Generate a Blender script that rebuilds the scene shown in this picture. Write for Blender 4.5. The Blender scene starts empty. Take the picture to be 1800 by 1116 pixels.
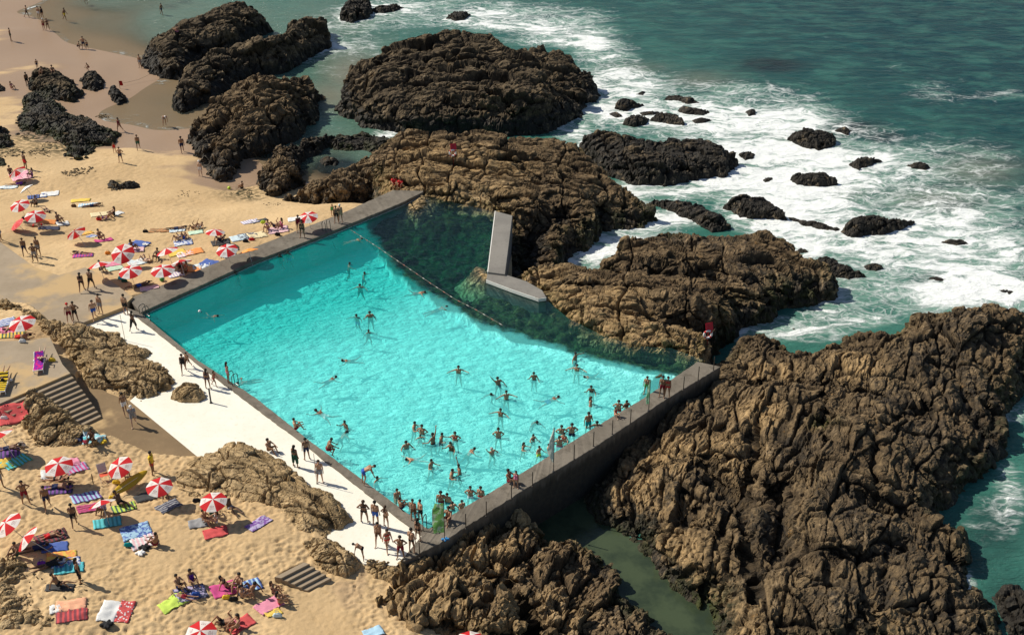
import bpy, bmesh, math, random
import numpy as np
from mathutils import Vector, Matrix
random.seed(7)
sc = bpy.context.scene
COL = sc.collection
R = math.radians

# ------------------------------------------------------------------ camera
F_PX, PITCH, HC = 2080.0, R(30.8), 47.5
SEA = -3.5
CP, SP = math.cos(PITCH), math.sin(PITCH)
def G(px, py, z=0.0):
    """point of the place seen at photo pixel px,py on the level z"""
    dx = px - 900.0; dv = -(py - 558.0)
    d = (dx, F_PX * CP + dv * SP, -F_PX * SP + dv * CP)
    t = (z - HC) / d[2]
    return np.array((d[0] * t, d[1] * t, z))
def to_px(x, y, z):
    zz = z - HC
    f = y * CP - zz * SP
    u = y * SP + zz * CP
    return 900 + F_PX * x / f, 558 - F_PX * u / f
cam = bpy.data.cameras.new("camera"); cam.sensor_width = 36; cam.lens = 36 * F_PX / 1800
cam.clip_start = 1; cam.clip_end = 6000
camo = bpy.data.objects.new("camera", cam); COL.objects.link(camo)
camo.location = (0, 0, HC); camo.rotation_euler = (R(90) - PITCH, 0, 0)
sc.camera = camo

# ------------------------------------------------------------------ light
SUN_EL = R(43); SH = Vector((0.93, -0.36, 0)).normalized()
ldir = Vector((SH.x * math.cos(SUN_EL), SH.y * math.cos(SUN_EL), -math.sin(SUN_EL)))
sl = bpy.data.lights.new("sun", 'SUN'); sl.energy = 4.6; sl.angle = R(0.5); sl.color = (1.0, 0.93, 0.80)
so = bpy.data.objects.new("sun", sl); COL.objects.link(so)
so.rotation_euler = ldir.to_track_quat('-Z', 'Y').to_euler(); so.location = (-60, 80, 90)
w = bpy.data.worlds.new("World"); sc.world = w; w.use_nodes = True
nt = w.node_tree; bg = nt.nodes["Background"]
sky = nt.nodes.new("ShaderNodeTexSky"); sky.sky_type = 'NISHITA'; sky.sun_disc = False
sky.sun_elevation = SUN_EL; sky.sun_rotation = math.atan2(-SH.x, -SH.y)
nt.links.new(sky.outputs[0], bg.inputs[0]); bg.inputs[1].default_value = 0.07
sc.view_settings.view_transform = 'Standard'; sc.view_settings.look = 'None'
sc.view_settings.exposure = 0.24; sc.view_settings.gamma = 1
sc.cycles.max_bounces = 6; sc.cycles.transparent_max_bounces = 10
sc.cycles.diffuse_bounces = 2; sc.cycles.glossy_bounces = 2
sc.cycles.use_denoising = True

# ------------------------------------------------------------------ numpy noise
def _h(ix, iy, s):
    n = (ix.astype(np.int64) * 374761393 + iy.astype(np.int64) * 668265263 + s * 982451653) & 0xFFFFFFFF
    n = ((n ^ (n >> 13)) * 1274126177) & 0xFFFFFFFF
    n = (n ^ (n >> 16)) & 0xFFFFFFFF
    n = (n * 2246822519) & 0xFFFFFFFF
    return ((n ^ (n >> 15)) & 0xFFFFFF).astype(np.float64) / float(0xFFFFFF)
def perlin(x, y, s=0):
    x0 = np.floor(x); y0 = np.floor(y); fx = x - x0; fy = y - y0
    ux = fx * fx * fx * (fx * (fx * 6 - 15) + 10); uy = fy * fy * fy * (fy * (fy * 6 - 15) + 10)
    def g(ox, oy):
        a = _h(x0 + ox, y0 + oy, s) * 6.2831853
        return np.cos(a) * (fx - ox) + np.sin(a) * (fy - oy)
    a = g(0, 0); b = g(1, 0); c = g(0, 1); d = g(1, 1)
    return 1.5 * ((a + (b - a) * ux) + ((c + (d - c) * ux) - (a + (b - a) * ux)) * uy)
def fbm(x, y, s=0, o=4, gain=.5):
    r = 0; a = 1; f = 1; t = 0
    for i in range(o):
        r = r + a * perlin(x * f, y * f, s + i * 17); t += a; a *= gain; f *= 2.03
    return r / t
def ridged(x, y, s=0, o=4):
    r = 0; a = 1; f = 1; t = 0
    for i in range(o):
        r = r + a * (1 - np.abs(perlin(x * f, y * f, s + i * 31)) * 2); t += a; a *= .5; f *= 2.1
    return r / t
def worley(x, y, s=0):
    ix = np.floor(x); iy = np.floor(y)
    F1 = np.full(x.shape, 9.0); F2 = np.full(x.shape, 9.0); ID = np.zeros(x.shape); DX = np.zeros(x.shape); DY = np.zeros(x.shape)
    for ox in (-1, 0, 1):
        for oy in (-1, 0, 1):
            cx = ix + ox; cy = iy + oy
            qx = cx + .1 + .8 * _h(cx, cy, s) - x; qy = cy + .1 + .8 * _h(cx, cy, s + 5) - y
            d = np.sqrt(qx * qx + qy * qy)
            n = d < F1
            F2 = np.where(n, F1, np.minimum(F2, d)); ID = np.where(n, _h(cx, cy, s + 9), ID)
            DX = np.where(n, qx, DX); DY = np.where(n, qy, DY); F1 = np.where(n, d, F1)
    return F1, F2, ID, DX, DY
def _h3(ix, iy, iz, s):
    n = ix * np.uint32(374761393) + iy * np.uint32(668265263) + iz * np.uint32(2147483647) + np.uint32((s * 982451653) & 0xFFFFFFFF)
    n = (n ^ (n >> np.uint32(13))) * np.uint32(1274126177)
    n = (n ^ (n >> np.uint32(16))) * np.uint32(2246822519)
    return n ^ (n >> np.uint32(15))
def _u3(ix, iy, iz, s): return (_h3(ix, iy, iz, s) & np.uint32(0xFFFFFF)).astype(np.float32) * np.float32(1 / 16777215.)
def _i3(x): return np.floor(x).astype(np.int64).astype(np.uint32)
def perlin3(x, y, z, s=0):
    x = x.astype(np.float32); y = y.astype(np.float32); z = z.astype(np.float32)
    x0, y0, z0 = np.floor(x), np.floor(y), np.floor(z); fx, fy, fz = x - x0, y - y0, z - z0
    X, Y, Z = _i3(x0), _i3(y0), _i3(z0); one = np.uint32(1)
    f = lambda t: t * t * t * (t * (t * 6 - 15) + 10)
    ux, uy, uz = f(fx), f(fy), f(fz)
    def g(ox, oy, oz):
        h = _h3(X + np.uint32(ox), Y + np.uint32(oy), Z + np.uint32(oz), s)
        gx = (h & np.uint32(1023)).astype(np.float32) / 511.5 - 1; gy = ((h >> np.uint32(10)) & np.uint32(1023)).astype(np.float32) / 511.5 - 1; gz = ((h >> np.uint32(20)) & np.uint32(1023)).astype(np.float32) / 511.5 - 1
        return gx * (fx - ox) + gy * (fy - oy) + gz * (fz - oz)
    L = lambda a, b, t: a + (b - a) * t
    return 1.3 * L(L(L(g(0, 0, 0), g(1, 0, 0), ux), L(g(0, 1, 0), g(1, 1, 0), ux), uy), L(L(g(0, 0, 1), g(1, 0, 1), ux), L(g(0, 1, 1), g(1, 1, 1), ux), uy), uz)
def worley3(x, y, z, s=0):
    """F1, F2, a random number per cell and a random slope across the cell"""
    x = x.astype(np.float32); y = y.astype(np.float32); z = z.astype(np.float32)
    X, Y, Z = _i3(x), _i3(y), _i3(z); bx, by, bz = np.floor(x), np.floor(y), np.floor(z)
    F1 = np.full(x.shape, 9, np.float32); F2 = F1.copy(); ID = np.zeros_like(F1); T = np.zeros_like(F1)
    for ox in (-1, 0, 1):
        for oy in (-1, 0, 1):
            for oz in (-1, 0, 1):
                h = _h3(X + np.uint32(ox & 0xFFFFFFFF), Y + np.uint32(oy & 0xFFFFFFFF), Z + np.uint32(oz & 0xFFFFFFFF), s)
                r1 = (h & np.uint32(1023)).astype(np.float32) / 1023; r2 = ((h >> np.uint32(10)) & np.uint32(1023)).astype(np.float32) / 1023; r3 = ((h >> np.uint32(20)) & np.uint32(1023)).astype(np.float32) / 1023
                qx = bx + ox + .1 + .8 * r1 - x; qy = by + oy + .1 + .8 * r2 - y; qz = bz + oz + .1 + .8 * r3 - z
                d = qx * qx + qy * qy + qz * qz
                n = d < F1
                F2 = np.where(n, F1, np.minimum(F2, d)); F1 = np.where(n, d, F1)
                k = (r1 * 7.13 + r2 * 3.71) % 1
                ID = np.where(n, k, ID); T = np.where(n, qx * (((r2 * 5.3 + r3) % 1) - .5) + qy * (((r1 * 9.1 + r3 * 2) % 1) - .5) + qz * (((r1 * 3.3 + r2 * 4) % 1) - .5), T)
    return np.sqrt(F1), np.sqrt(F2), ID, T
def sstep(a, b, x):
    t = np.clip((x - a) / (b - a), 0, 1); return t * t * (3 - 2 * t)
def poly_sd(X, Y, P):
    """signed distance to polygon P (positive inside)"""
    P = np.asarray(P)[:, :2]; n = len(P)
    D = np.full(X.shape, 1e9); ins = np.zeros(X.shape, bool)
    for i in range(n):
        ax, ay = P[i]; bx, by = P[(i + 1) % n]
        ex, ey = bx - ax, by - ay
        t = np.clip(((X - ax) * ex + (Y - ay) * ey) / (ex * ex + ey * ey + 1e-12), 0, 1)
        D = np.minimum(D, (X - ax - t * ex) ** 2 + (Y - ay - t * ey) ** 2)
        c = ((ay > Y) != (by > Y)) & (X < (bx - ax) * (Y - ay) / (by - ay + 1e-12) + ax)
        ins ^= c
    D = np.sqrt(D)
    return np.where(ins, D, -D)
def idw(X, Y, pts, p=3.0, eps=1.5):
    W = 0; V = 0
    for (a, b, z) in pts:
        w_ = 1.0 / ((X - a) ** 2 + (Y - b) ** 2 + eps * eps) ** (p / 2)
        W = W + w_; V = V + w_ * z
    return V / W

# ------------------------------------------------------------------ objects
def tag(o, label=None, cat=None, group=None, kind=None):
    if label: o["label"] = label
    if cat: o["category"] = cat
    if group: o["group"] = group
    if kind: o["kind"] = kind
    return o
def link(name, me, mat=None, parent=None):
    o = bpy.data.objects.new(name, me); COL.objects.link(o)
    if mat is not None and me is not None and len(me.materials) == 0: me.materials.append(mat)
    if parent is not None: o.parent = parent
    return o
def empty(name, loc=(0, 0, 0), rz=0):
    o = bpy.data.objects.new(name, None); COL.objects.link(o)
    o.location = loc; o.rotation_euler = (0, 0, rz); o.empty_display_size = .2
    return o
def mesh_np(name, V, Fq, attrs=None, smooth=True):
    me = bpy.data.meshes.new(name)
    V = np.asarray(V, dtype=np.float32); Fq = np.asarray(Fq, dtype=np.int32); k = Fq.shape[1]
    me.vertices.add(len(V)); me.vertices.foreach_set("co", V.ravel())
    me.loops.add(Fq.size); me.loops.foreach_set("vertex_index", Fq.ravel())
    me.polygons.add(len(Fq))
    me.polygons.foreach_set("loop_start", np.arange(0, Fq.size, k, dtype=np.int32))
    me.polygons.foreach_set("loop_total", np.full(len(Fq), k, dtype=np.int32))
    me.polygons.foreach_set("use_smooth", np.full(len(Fq), smooth, dtype=bool))
    for n, a in (attrs or {}).items():
        at = me.attributes.new(n, 'FLOAT', 'POINT'); at.data.foreach_set("value", np.asarray(a, dtype=np.float32).ravel())
    me.update(calc_edges=True); me.validate()
    return me
def grid_mesh(name, X, Y, Z, keep, attrs=None, smooth=True):
    """quads of a height field where all four corners are kept"""
    ny, nx = X.shape
    idx = np.arange(nx * ny).reshape(ny, nx)
    q = keep[:-1, :-1] & keep[1:, :-1] & keep[:-1, 1:] & keep[1:, 1:]
    Fq = np.stack([idx[:-1, :-1][q], idx[:-1, 1:][q], idx[1:, 1:][q], idx[1:, :-1][q]], 1)
    used = np.zeros(nx * ny, bool); used[Fq.ravel()] = True
    remap = np.cumsum(used) - 1
    V = np.stack([X.ravel(), Y.ravel(), Z.ravel()], 1)[used]
    at = {n: a.ravel()[used] for n, a in (attrs or {}).items()}
    return mesh_np(name, V, remap[Fq], at, smooth)
def grid(x0, x1, y0, y1, s):
    return np.meshgrid(np.arange(x0, x1 + s, s), np.arange(y0, y1 + s, s))

# ------------------------------------------------------------------ material helpers
class NT:
    def __init__(s, name):
        s.m = bpy.data.materials.new(name); s.m.use_nodes = True; s.t = s.m.node_tree
        s.b = s.t.nodes["Principled BSDF"]; s.out = s.t.nodes["Material Output"]
    def n(s, typ, **kw):
        x = s.t.nodes.new("ShaderNode" + typ)
        for k, v in kw.items(): setattr(x, k, v)
        return x
    def l(s, a, b): s.t.links.new(a, b)
    def val(s, sock, v):
        if isinstance(v, bpy.types.NodeSocket): s.l(v, sock)
        elif v is not None: sock.default_value = v
    def coord(s, scale=None, rot=None):
        c = s.n("TexCoord").outputs["Object"]
        if scale is None: return c
        m = s.n("Mapping"); s.l(c, m.inputs[0]); m.inputs["Scale"].default_value = scale
        if rot: m.inputs["Rotation"].default_value = rot
        return m.outputs[0]
    def noise(s, scale, detail=4, rough=.55, vec=None, dist=0):
        x = s.n("TexNoise"); x.inputs["Scale"].default_value = scale; x.inputs["Detail"].default_value = detail
        x.inputs["Roughness"].default_value = rough; x.inputs["Distortion"].default_value = dist
        s.l(vec if vec is not None else s.coord(), x.inputs["Vector"]); return x
    def voro(s, scale, feat='F1', vec=None, rnd=1):
        x = s.n("TexVoronoi", feature=feat); x.inputs["Scale"].default_value = scale; x.inputs["Randomness"].default_value = rnd
        s.l(vec if vec is not None else s.coord(), x.inputs["Vector"]); return x
    def math(s, op, a, b=None, c=None, clamp=False):
        x = s.n("Math", operation=op); x.use_clamp = clamp
        s.val(x.inputs[0], a); s.val(x.inputs[1], b)
        if c is not None: s.val(x.inputs[2], c)
        return x.outputs[0]
    def ramp(s, fac, stops, interp='LINEAR'):
        x = s.n("ValToRGB"); e = x.color_ramp.elements; x.color_ramp.interpolation = interp
        while len(e) < len(stops): e.new(.5)
        for i, (p, c) in enumerate(stops):
            e[i].position = p; e[i].color = (c, c, c, 1) if isinstance(c, (int, float)) else (*c, 1)
        s.l(fac, x.inputs[0]); return x.outputs[0]
    def rng(s, v, a, b, c=0, d=1, smooth=True):
        x = s.n("MapRange"); x.interpolation_type = 'SMOOTHSTEP' if smooth else 'LINEAR'
        s.l(v, x.inputs[0])
        for i, q in enumerate((a, b, c, d)): s.val(x.inputs[i + 1], q)
        return x.outputs[0]
    def mix(s, f, a, b, mode='MIX'):
        x = s.n("Mix", data_type='RGBA', blend_type=mode)
        s.val(x.inputs[0], f)
        for k, v in ((6, a), (7, b)):
            if isinstance(v, bpy.types.NodeSocket): s.l(v, x.inputs[k])
            else: x.inputs[k].default_value = (*v, 1) if len(v) == 3 else v
        return x.outputs[2]
    def attr(s, name, typ='GEOMETRY'):
        x = s.n("Attribute"); x.attribute_name = name; x.attribute_type = typ; return x
    def bump(s, h, st=.5, dist=.05, nrm=None):
        x = s.n("Bump"); x.inputs["Strength"].default_value = st; x.inputs["Distance"].default_value = dist
        s.l(h, x.inputs["Height"])
        if nrm is not None: s.l(nrm, x.inputs["Normal"])
        return x.outputs[0]
    def set(s, col=None, rough=None, normal=None, spec=None, **kw):
        b = s.b.inputs
        if col is not None:
            if isinstance(col, bpy.types.NodeSocket): s.l(col, b["Base Color"])
            else: b["Base Color"].default_value = (*col, 1)
        if rough is not None: s.val(b["Roughness"], rough)
        if normal is not None: s.l(normal, b["Normal"])
        if spec is not None: s.val(b["Specular IOR Level"], spec)
        for k, v in kw.items(): s.val(b[k], v)
        return s.m
# ------------------------------------------------------------------ materials of the setting
M = {}
def mat_rock(name, dry, mid, dark, scale=1.0, ckd=.85):
    t = NT(name)
    wet = t.attr("wet").outputs["Fac"]; crack = t.attr("crack").outputs["Fac"]; alg = t.attr("algae").outputs["Fac"]
    n1 = t.noise(.35 * scale, 5, .6).outputs["Fac"]; n2 = t.noise(2.2 * scale, 6, .65, dist=.4).outputs["Fac"]; n3 = t.noise(9 * scale, 4, .7).outputs["Fac"]
    c = t.mix(t.rng(n1, .38, .62), dry, mid)
    c = t.mix(t.rng(n2, .42, .68), c, tuple(x * .55 for x in mid))
    c = t.mix(t.rng(n3, .55, .75, 0, .6), c, tuple(min(1, x * 1.35) for x in dry))
    tz = t.math('MULTIPLY', t.attr('tan').outputs['Fac'], t.rng(n1, .25, .55, .6, 1))
    c = t.mix(tz, c, t.mix(t.rng(n2, .4, .65), (.46, .31, .15), (.27, .175, .08)))
    # dark weathering and wet zone
    wf = t.math('ADD', wet, t.math('MULTIPLY', t.math('SUBTRACT', n2, .5), .9))
    c = t.mix(t.rng(wf, .35, .75), c, dark)
    v = t.voro(7 * scale).outputs["Distance"]
    spk = t.math('MULTIPLY', t.rng(v, .10, .24, 1, 0), t.rng(wf, .3, .7))
    c = t.mix(t.math('MULTIPLY', spk, .45), c, (.20, .15, .09))
    c = t.mix(t.rng(t.noise(1.1 * scale, 5, .65, dist=.8).outputs['Fac'], .56, .66, 0, .55), c, tuple(min(1, x * 1.5 + .03) for x in dry))
    c = t.mix(t.math('MULTIPLY', crack, ckd), c, (.018, .014, .010))  # cracks coloured near black: dirt and algae, and crevice shade deepened for contrast
    af = t.math('MULTIPLY', alg, t.rng(n2, .35, .6))
    c = t.mix(af, c, (.055, .065, .012))
    lich = t.math('MULTIPLY', t.rng(t.noise(.9 * scale, 3, .6).outputs["Fac"], .66, .72), t.rng(n3, .45, .6))
    c = t.mix(t.math('MULTIPLY', lich, .5), c, (.30, .15, .03))
    h = t.math('ADD', t.math('MULTIPLY', n2, .6), t.math('MULTIPLY', n3, .35))
    h = t.math('ADD', h, t.math('MULTIPLY', t.noise(26 * scale, 3, .7).outputs["Fac"], .2))
    rough = t.rng(wf, .3, .8, .92, .62)
    M[name] = t.set(c, rough, t.bump(h, 1.0, .14), .25)
mat_rock('rock_tan', (.60, .43, .23), (.46, .32, .16), (.12, .085, .048), 1.0, .6)
mat_rock('rock_deep', (.225, .155, .080), (.125, .085, .045), (.032, .026, .018))
mat_rock('rock_brown', (.29, .20, .105), (.165, .11, .058), (.040, .032, .022))
mat_rock('rock_dark', (.19, .138, .078), (.095, .07, .042), (.024, .021, .016))

def mat_sand():
    t = NT('sand')
    wet = t.attr("wet").outputs["Fac"]; foot = t.attr("foot").outputs["Fac"]
    n1 = t.noise(.12, 4, .6).outputs["Fac"]; n2 = t.noise(2.0, 5, .6).outputs["Fac"]; n3 = t.noise(30, 3, .6).outputs["Fac"]
    c = t.mix(t.rng(n1, .35, .65), (.575, .41, .225), (.49, .34, .18))
    c = t.mix(t.rng(n2, .5, .75, 0, .5), c, (.40, .265, .125))
    c = t.mix(t.rng(n3, .45, .75, 0, .35), c, (.66, .48, .26))
    c = t.mix(t.rng(t.math('ADD', wet, t.math('MULTIPLY', t.math('SUBTRACT', n1, .5), .5)), .3, .7), c, (.315, .215, .140))
    c = t.mix(t.math('MULTIPLY', t.attr("weed").outputs["Fac"], t.rng(n2, .4, .55)), c, (.035, .035, .015))
    h = t.math('ADD', t.math('MULTIPLY', t.noise(3.5, 3, .5).outputs["Fac"], .7), t.math('MULTIPLY', n3, .12))
    bp = t.n("Bump"); bp.inputs["Distance"].default_value = .10; t.l(h, bp.inputs["Height"]); t.l(t.rng(foot, 0, 1, .05, .7, False), bp.inputs["Strength"])
    M['sand'] = t.set(c, t.rng(wet, .3, .9, .95, .45), bp.outputs[0], .2)
mat_sand()

def mat_concrete(name, a, b, stain, sandy=0.0, spots=.2, rough=.85, tide=False):  # tide: paints the shade of the faces below the top into the colour
    t = NT(name)
    n1 = t.noise(.35, 5, .65).outputs["Fac"]; n2 = t.noise(3, 6, .7).outputs["Fac"]; n3 = t.noise(40, 2, .6).outputs["Fac"]
    c = t.mix(t.rng(n1, .35, .65), a, b)
    c = t.mix(t.rng(n2, .52, .75, 0, .7), c, stain)
    v = t.voro(5).outputs["Distance"]
    c = t.mix(t.rng(v, .05, .12, spots, 0), c, (.62, .56, .47))
    if sandy: c = t.mix(t.rng(t.noise(.22, 4, .6).outputs["Fac"], .62 - sandy * .3, .75 - sandy * .3), c, (.50, .345, .17))
    c = t.mix(t.rng(n3, .4, .7, 0, .25), c, tuple(x * .6 for x in a))
    if tide:   # shade of the faces below the top painted in as dark colour, streaky
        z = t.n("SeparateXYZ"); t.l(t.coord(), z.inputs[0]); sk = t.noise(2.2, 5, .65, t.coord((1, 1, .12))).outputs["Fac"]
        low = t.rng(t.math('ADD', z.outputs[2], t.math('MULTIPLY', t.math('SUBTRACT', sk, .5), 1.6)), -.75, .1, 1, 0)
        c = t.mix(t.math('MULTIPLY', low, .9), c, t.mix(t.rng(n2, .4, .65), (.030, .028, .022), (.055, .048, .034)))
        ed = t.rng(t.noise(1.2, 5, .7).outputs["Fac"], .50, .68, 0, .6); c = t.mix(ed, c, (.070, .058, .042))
    M[name] = t.set(c, rough, t.bump(t.math('ADD', n2, t.math('MULTIPLY', n3, .4)), .35, .02), .3)
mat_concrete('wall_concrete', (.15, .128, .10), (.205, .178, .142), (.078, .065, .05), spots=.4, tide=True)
mat_concrete('pier_concrete', (.19, .178, .16), (.24, .225, .20), (.12, .11, .095), spots=.3)
mat_concrete('slab_concrete', (.36, .285, .20), (.30, .235, .16), (.24, .185, .12), sandy=.5, spots=0)
mat_concrete('path_concrete', (.235, .16, .085), (.19, .128, .068), (.28, .19, .10), sandy=.12, spots=.0)
mat_concrete('step_concrete', (.33, .26, .18), (.28, .215, .14), (.2, .15, .1), spots=.0)
mat_concrete('white_deck', (.84, .81, .71), (.79, .75, .64), (.70, .62, .46), spots=.0, rough=.8)
mat_concrete('white_paint', (.8, .78, .72), (.72, .70, .64), (.5, .46, .38), spots=.0)

def mat_sea():
    t = NT('sea')
    foam = t.attr("foam").outputs["Fac"]; shal = t.attr("shallow").outputs["Fac"]; deep = t.attr("deep").outputs["Fac"]; sandy = t.attr("sandy").outputs["Fac"]; kelp = t.attr("kelp").outputs["Fac"]
    co = t.coord()
    # swirling domain for the foam
    wn = t.noise(.16, 3, .55, co); wv = t.n("VectorMath", operation='SUBTRACT'); t.l(wn.outputs["Color"], wv.inputs[0]); wv.inputs[1].default_value = (.5, .5, .5)
    w2 = t.n("VectorMath", operation='SCALE'); t.l(wv.outputs[0], w2.inputs[0]); w2.inputs["Scale"].default_value = 5.0
    wa = t.n("VectorMath", operation='ADD'); t.l(co, wa.inputs[0]); t.l(w2.outputs[0], wa.inputs[1])
    mp = t.n("Mapping"); t.l(wa.outputs[0], mp.inputs[0]); mp.inputs["Scale"].default_value = (.55, 1.35, 1); mp.inputs["Rotation"].default_value = (0, 0, R(16))
    wd = mp.outputs[0]
    fb = t.noise(.30, 9, .62, wd, 2.0).outputs["Fac"]; fb2 = t.noise(1.7, 6, .68, wd, 1.5).outputs["Fac"]
    v1 = t.voro(.42, 'DISTANCE_TO_EDGE', wd).outputs["Distance"]; v2 = t.voro(1.25, 'DISTANCE_TO_EDGE', wd).outputs["Distance"]
    web = t.math('MAXIMUM', t.rng(v1, 0, .13, 1, 0), t.math('MULTIPLY', t.rng(v2, 0, .12, 1, 0), .75))
    lowf = t.noise(.11, 3, .55, wd).outputs['Fac']; foam = t.math('ADD', foam, t.math('MULTIPLY', t.math('SUBTRACT', lowf, .5), t.math('MULTIPLY', t.rng(foam, .05, .5), 1.5)))
    # solid foam where the density beats the noise, lacework around it
    solid = t.rng(t.math('ADD', t.math('MULTIPLY', fb, .75), t.math('MULTIPLY', fb2, .25)), t.math('SUBTRACT', .80, t.math('MULTIPLY', foam, .42)), t.math('SUBTRACT', .90, t.math('MULTIPLY', foam, .38)))
    lace = t.math('MULTIPLY', web, t.rng(t.math('ADD', t.math('MULTIPLY', foam, .9), t.math('MULTIPLY', t.math('SUBTRACT', fb, .5), 1.3)), .18, .62))
    lace = t.math('MULTIPLY', lace, t.rng(fb2, .3, .62))
    fm = t.math('MAXIMUM', solid, t.math('MULTIPLY', lace, .75), clamp=True)
    n1 = t.noise(.05, 4, .6, co).outputs["Fac"]; n2 = t.noise(.35, 5, .6, wd).outputs["Fac"]
    c = t.mix(deep, (.040, .150, .118), (.0012, .037, .046))
    c = t.mix(t.rng(n2, .4, .7, 0, .5), c, (.05, .185, .145))
    c = t.mix(t.math('MULTIPLY', t.rng(t.math('ADD', foam, t.math('MULTIPLY', t.math('SUBTRACT', n2, .5), 1.6)), .25, 1.1), .8), c, (.20, .34, .275))
    c = t.mix(sandy, c, (.195, .185, .135))
    c = t.mix(t.math('MULTIPLY', kelp, .9), c, (.008, .014, .020))
    c = t.mix(fm, c, (.80, .83, .82))
    rip = t.coord((.9, 2.6, 1), (0, 0, R(8)))
    h = t.math('ADD', t.math('MULTIPLY', t.noise(.35, 5, .6, rip, .6).outputs["Fac"], 1.0), t.math('MULTIPLY', t.noise(1.6, 4, .6, rip, .8).outputs["Fac"], .45))
    h = t.math('ADD', h, t.math('MULTIPLY', fm, .22))
    t.set(c, t.rng(fm, 0, 1, .16, .85), t.bump(h, .75, .45), .32)
    t.b.inputs["IOR"].default_value = 1.33
    tr = t.n("BsdfTransparent"); tr.inputs[0].default_value = (.80, .82, .78, 1)
    mx = t.n("MixShader"); t.l(t.math('MULTIPLY', shal, t.math('SUBTRACT', 1.0, fm)), mx.inputs[0]); t.l(t.b.outputs[0], mx.inputs[1]); t.l(tr.outputs[0], mx.inputs[2])
    t.l(mx.outputs[0], t.out.inputs["Surface"])
    M['sea'] = t.m
mat_sea()

def mat_calm():
    t = NT('calm_water')
    n = t.noise(.5, 4, .6).outputs["Fac"]
    c = t.mix(t.rng(n, .4, .65), (.055, .075, .040), (.030, .044, .026))
    t.set(c, .07, t.bump(t.noise(3, 3, .6, t.coord((1, 2, 1))).outputs["Fac"], .25, .05), .5); t.b.inputs["IOR"].default_value = 1.33
    M['calm_water'] = t.m
mat_calm()

ZW0 = -.22
def bp_(t, h): return t.bump(h, .35, .12)
def mat_pool():
    t = NT('pool_water')
    co = t.coord()
    n = t.noise(.55, 2, .5, co); wv = t.n("VectorMath", operation='SCALE'); t.l(n.outputs["Color"], wv.inputs[0]); wv.inputs["Scale"].default_value = 1.1
    wa = t.n("VectorMath", operation='ADD'); t.l(co, wa.inputs[0]); t.l(wv.outputs[0], wa.inputs[1])
    v = t.voro(1.05, 'SMOOTH_F1', wa.outputs[0]); v.inputs["Smoothness"].default_value = .35
    v2 = t.voro(2.3, 'F1', wa.outputs[0])
    # caustics put into the transparent colour: a cell pattern brightens and dims the sunlight
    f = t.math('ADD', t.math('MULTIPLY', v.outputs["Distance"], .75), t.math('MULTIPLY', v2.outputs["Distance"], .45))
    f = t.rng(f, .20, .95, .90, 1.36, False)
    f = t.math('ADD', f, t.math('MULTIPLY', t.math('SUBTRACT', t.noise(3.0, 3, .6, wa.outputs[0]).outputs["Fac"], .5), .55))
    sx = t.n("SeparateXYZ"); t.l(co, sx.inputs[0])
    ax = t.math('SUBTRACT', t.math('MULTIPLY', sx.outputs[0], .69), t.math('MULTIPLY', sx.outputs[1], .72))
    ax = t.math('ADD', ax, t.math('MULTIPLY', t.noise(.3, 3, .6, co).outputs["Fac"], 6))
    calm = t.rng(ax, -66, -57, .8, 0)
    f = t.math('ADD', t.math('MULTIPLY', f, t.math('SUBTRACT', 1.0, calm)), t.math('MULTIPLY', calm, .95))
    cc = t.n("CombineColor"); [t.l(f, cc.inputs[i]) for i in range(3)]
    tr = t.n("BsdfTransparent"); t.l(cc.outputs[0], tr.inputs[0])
    gl = t.n("BsdfGlossy"); gl.inputs["Roughness"].default_value = .08
    h = t.math('ADD', t.noise(1.3, 4, .6, t.coord((1, 1.8, 1)), .5).outputs["Fac"], t.math('MULTIPLY', v.outputs["Distance"], .3))
    bp = t.bump(h, .5, .16); t.l(bp, gl.inputs["Normal"])
    # the water itself scatters turquoise light back; little of it over the weedy rocks
    def side(a, b):
        a, b = G(*a, ZW0)[:2], G(*b, ZW0)[:2]; n_ = np.array((-(b - a)[1], (b - a)[0])); n_ = n_ / np.linalg.norm(n_)
        return t.math('SUBTRACT', t.math('ADD', t.math('MULTIPLY', sx.outputs[0], float(n_[0])), t.math('MULTIPLY', sx.outputs[1], float(n_[1]))), float(n_ @ a))
    wz = side((705, 478), (645, 395))
    for e_ in (((840, 563), (705, 478)), ((1000, 615), (840, 563)), ((1200, 664), (1000, 615))): wz = t.math('MAXIMUM', wz, side(*e_))
    wz = t.math('MULTIPLY', wz, -1.0)
    clear = t.rng(t.math('ADD', wz, t.math('MULTIPLY', t.math('SUBTRACT', t.noise(.9, 4, .6, co).outputs["Fac"], .5), 1.6)), -.5, .3)
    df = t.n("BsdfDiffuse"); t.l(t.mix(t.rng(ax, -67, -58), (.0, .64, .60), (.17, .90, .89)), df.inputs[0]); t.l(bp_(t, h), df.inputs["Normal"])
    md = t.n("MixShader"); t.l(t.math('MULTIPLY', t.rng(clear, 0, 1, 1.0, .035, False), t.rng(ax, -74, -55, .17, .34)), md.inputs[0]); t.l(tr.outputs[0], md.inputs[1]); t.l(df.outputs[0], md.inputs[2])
    fr = t.n("Fresnel"); fr.inputs[0].default_value = 1.33; t.l(bp, fr.inputs["Normal"])
    mx = t.n("MixShader"); t.l(fr.outputs[0], mx.inputs[0]); t.l(md.outputs[0], mx.inputs[1]); t.l(gl.outputs[0], mx.inputs[2])
    t.l(mx.outputs[0], t.out.inputs["Surface"])
    va = t.n("VolumeAbsorption"); va.inputs["Color"].default_value = (0.0, .915, .895, 1); va.inputs["Density"].default_value = .34
    t.l(va.outputs[0], t.out.inputs["Volume"]); t.t.nodes.remove(t.b)
    M['pool_water'] = t.m
mat_pool()

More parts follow.
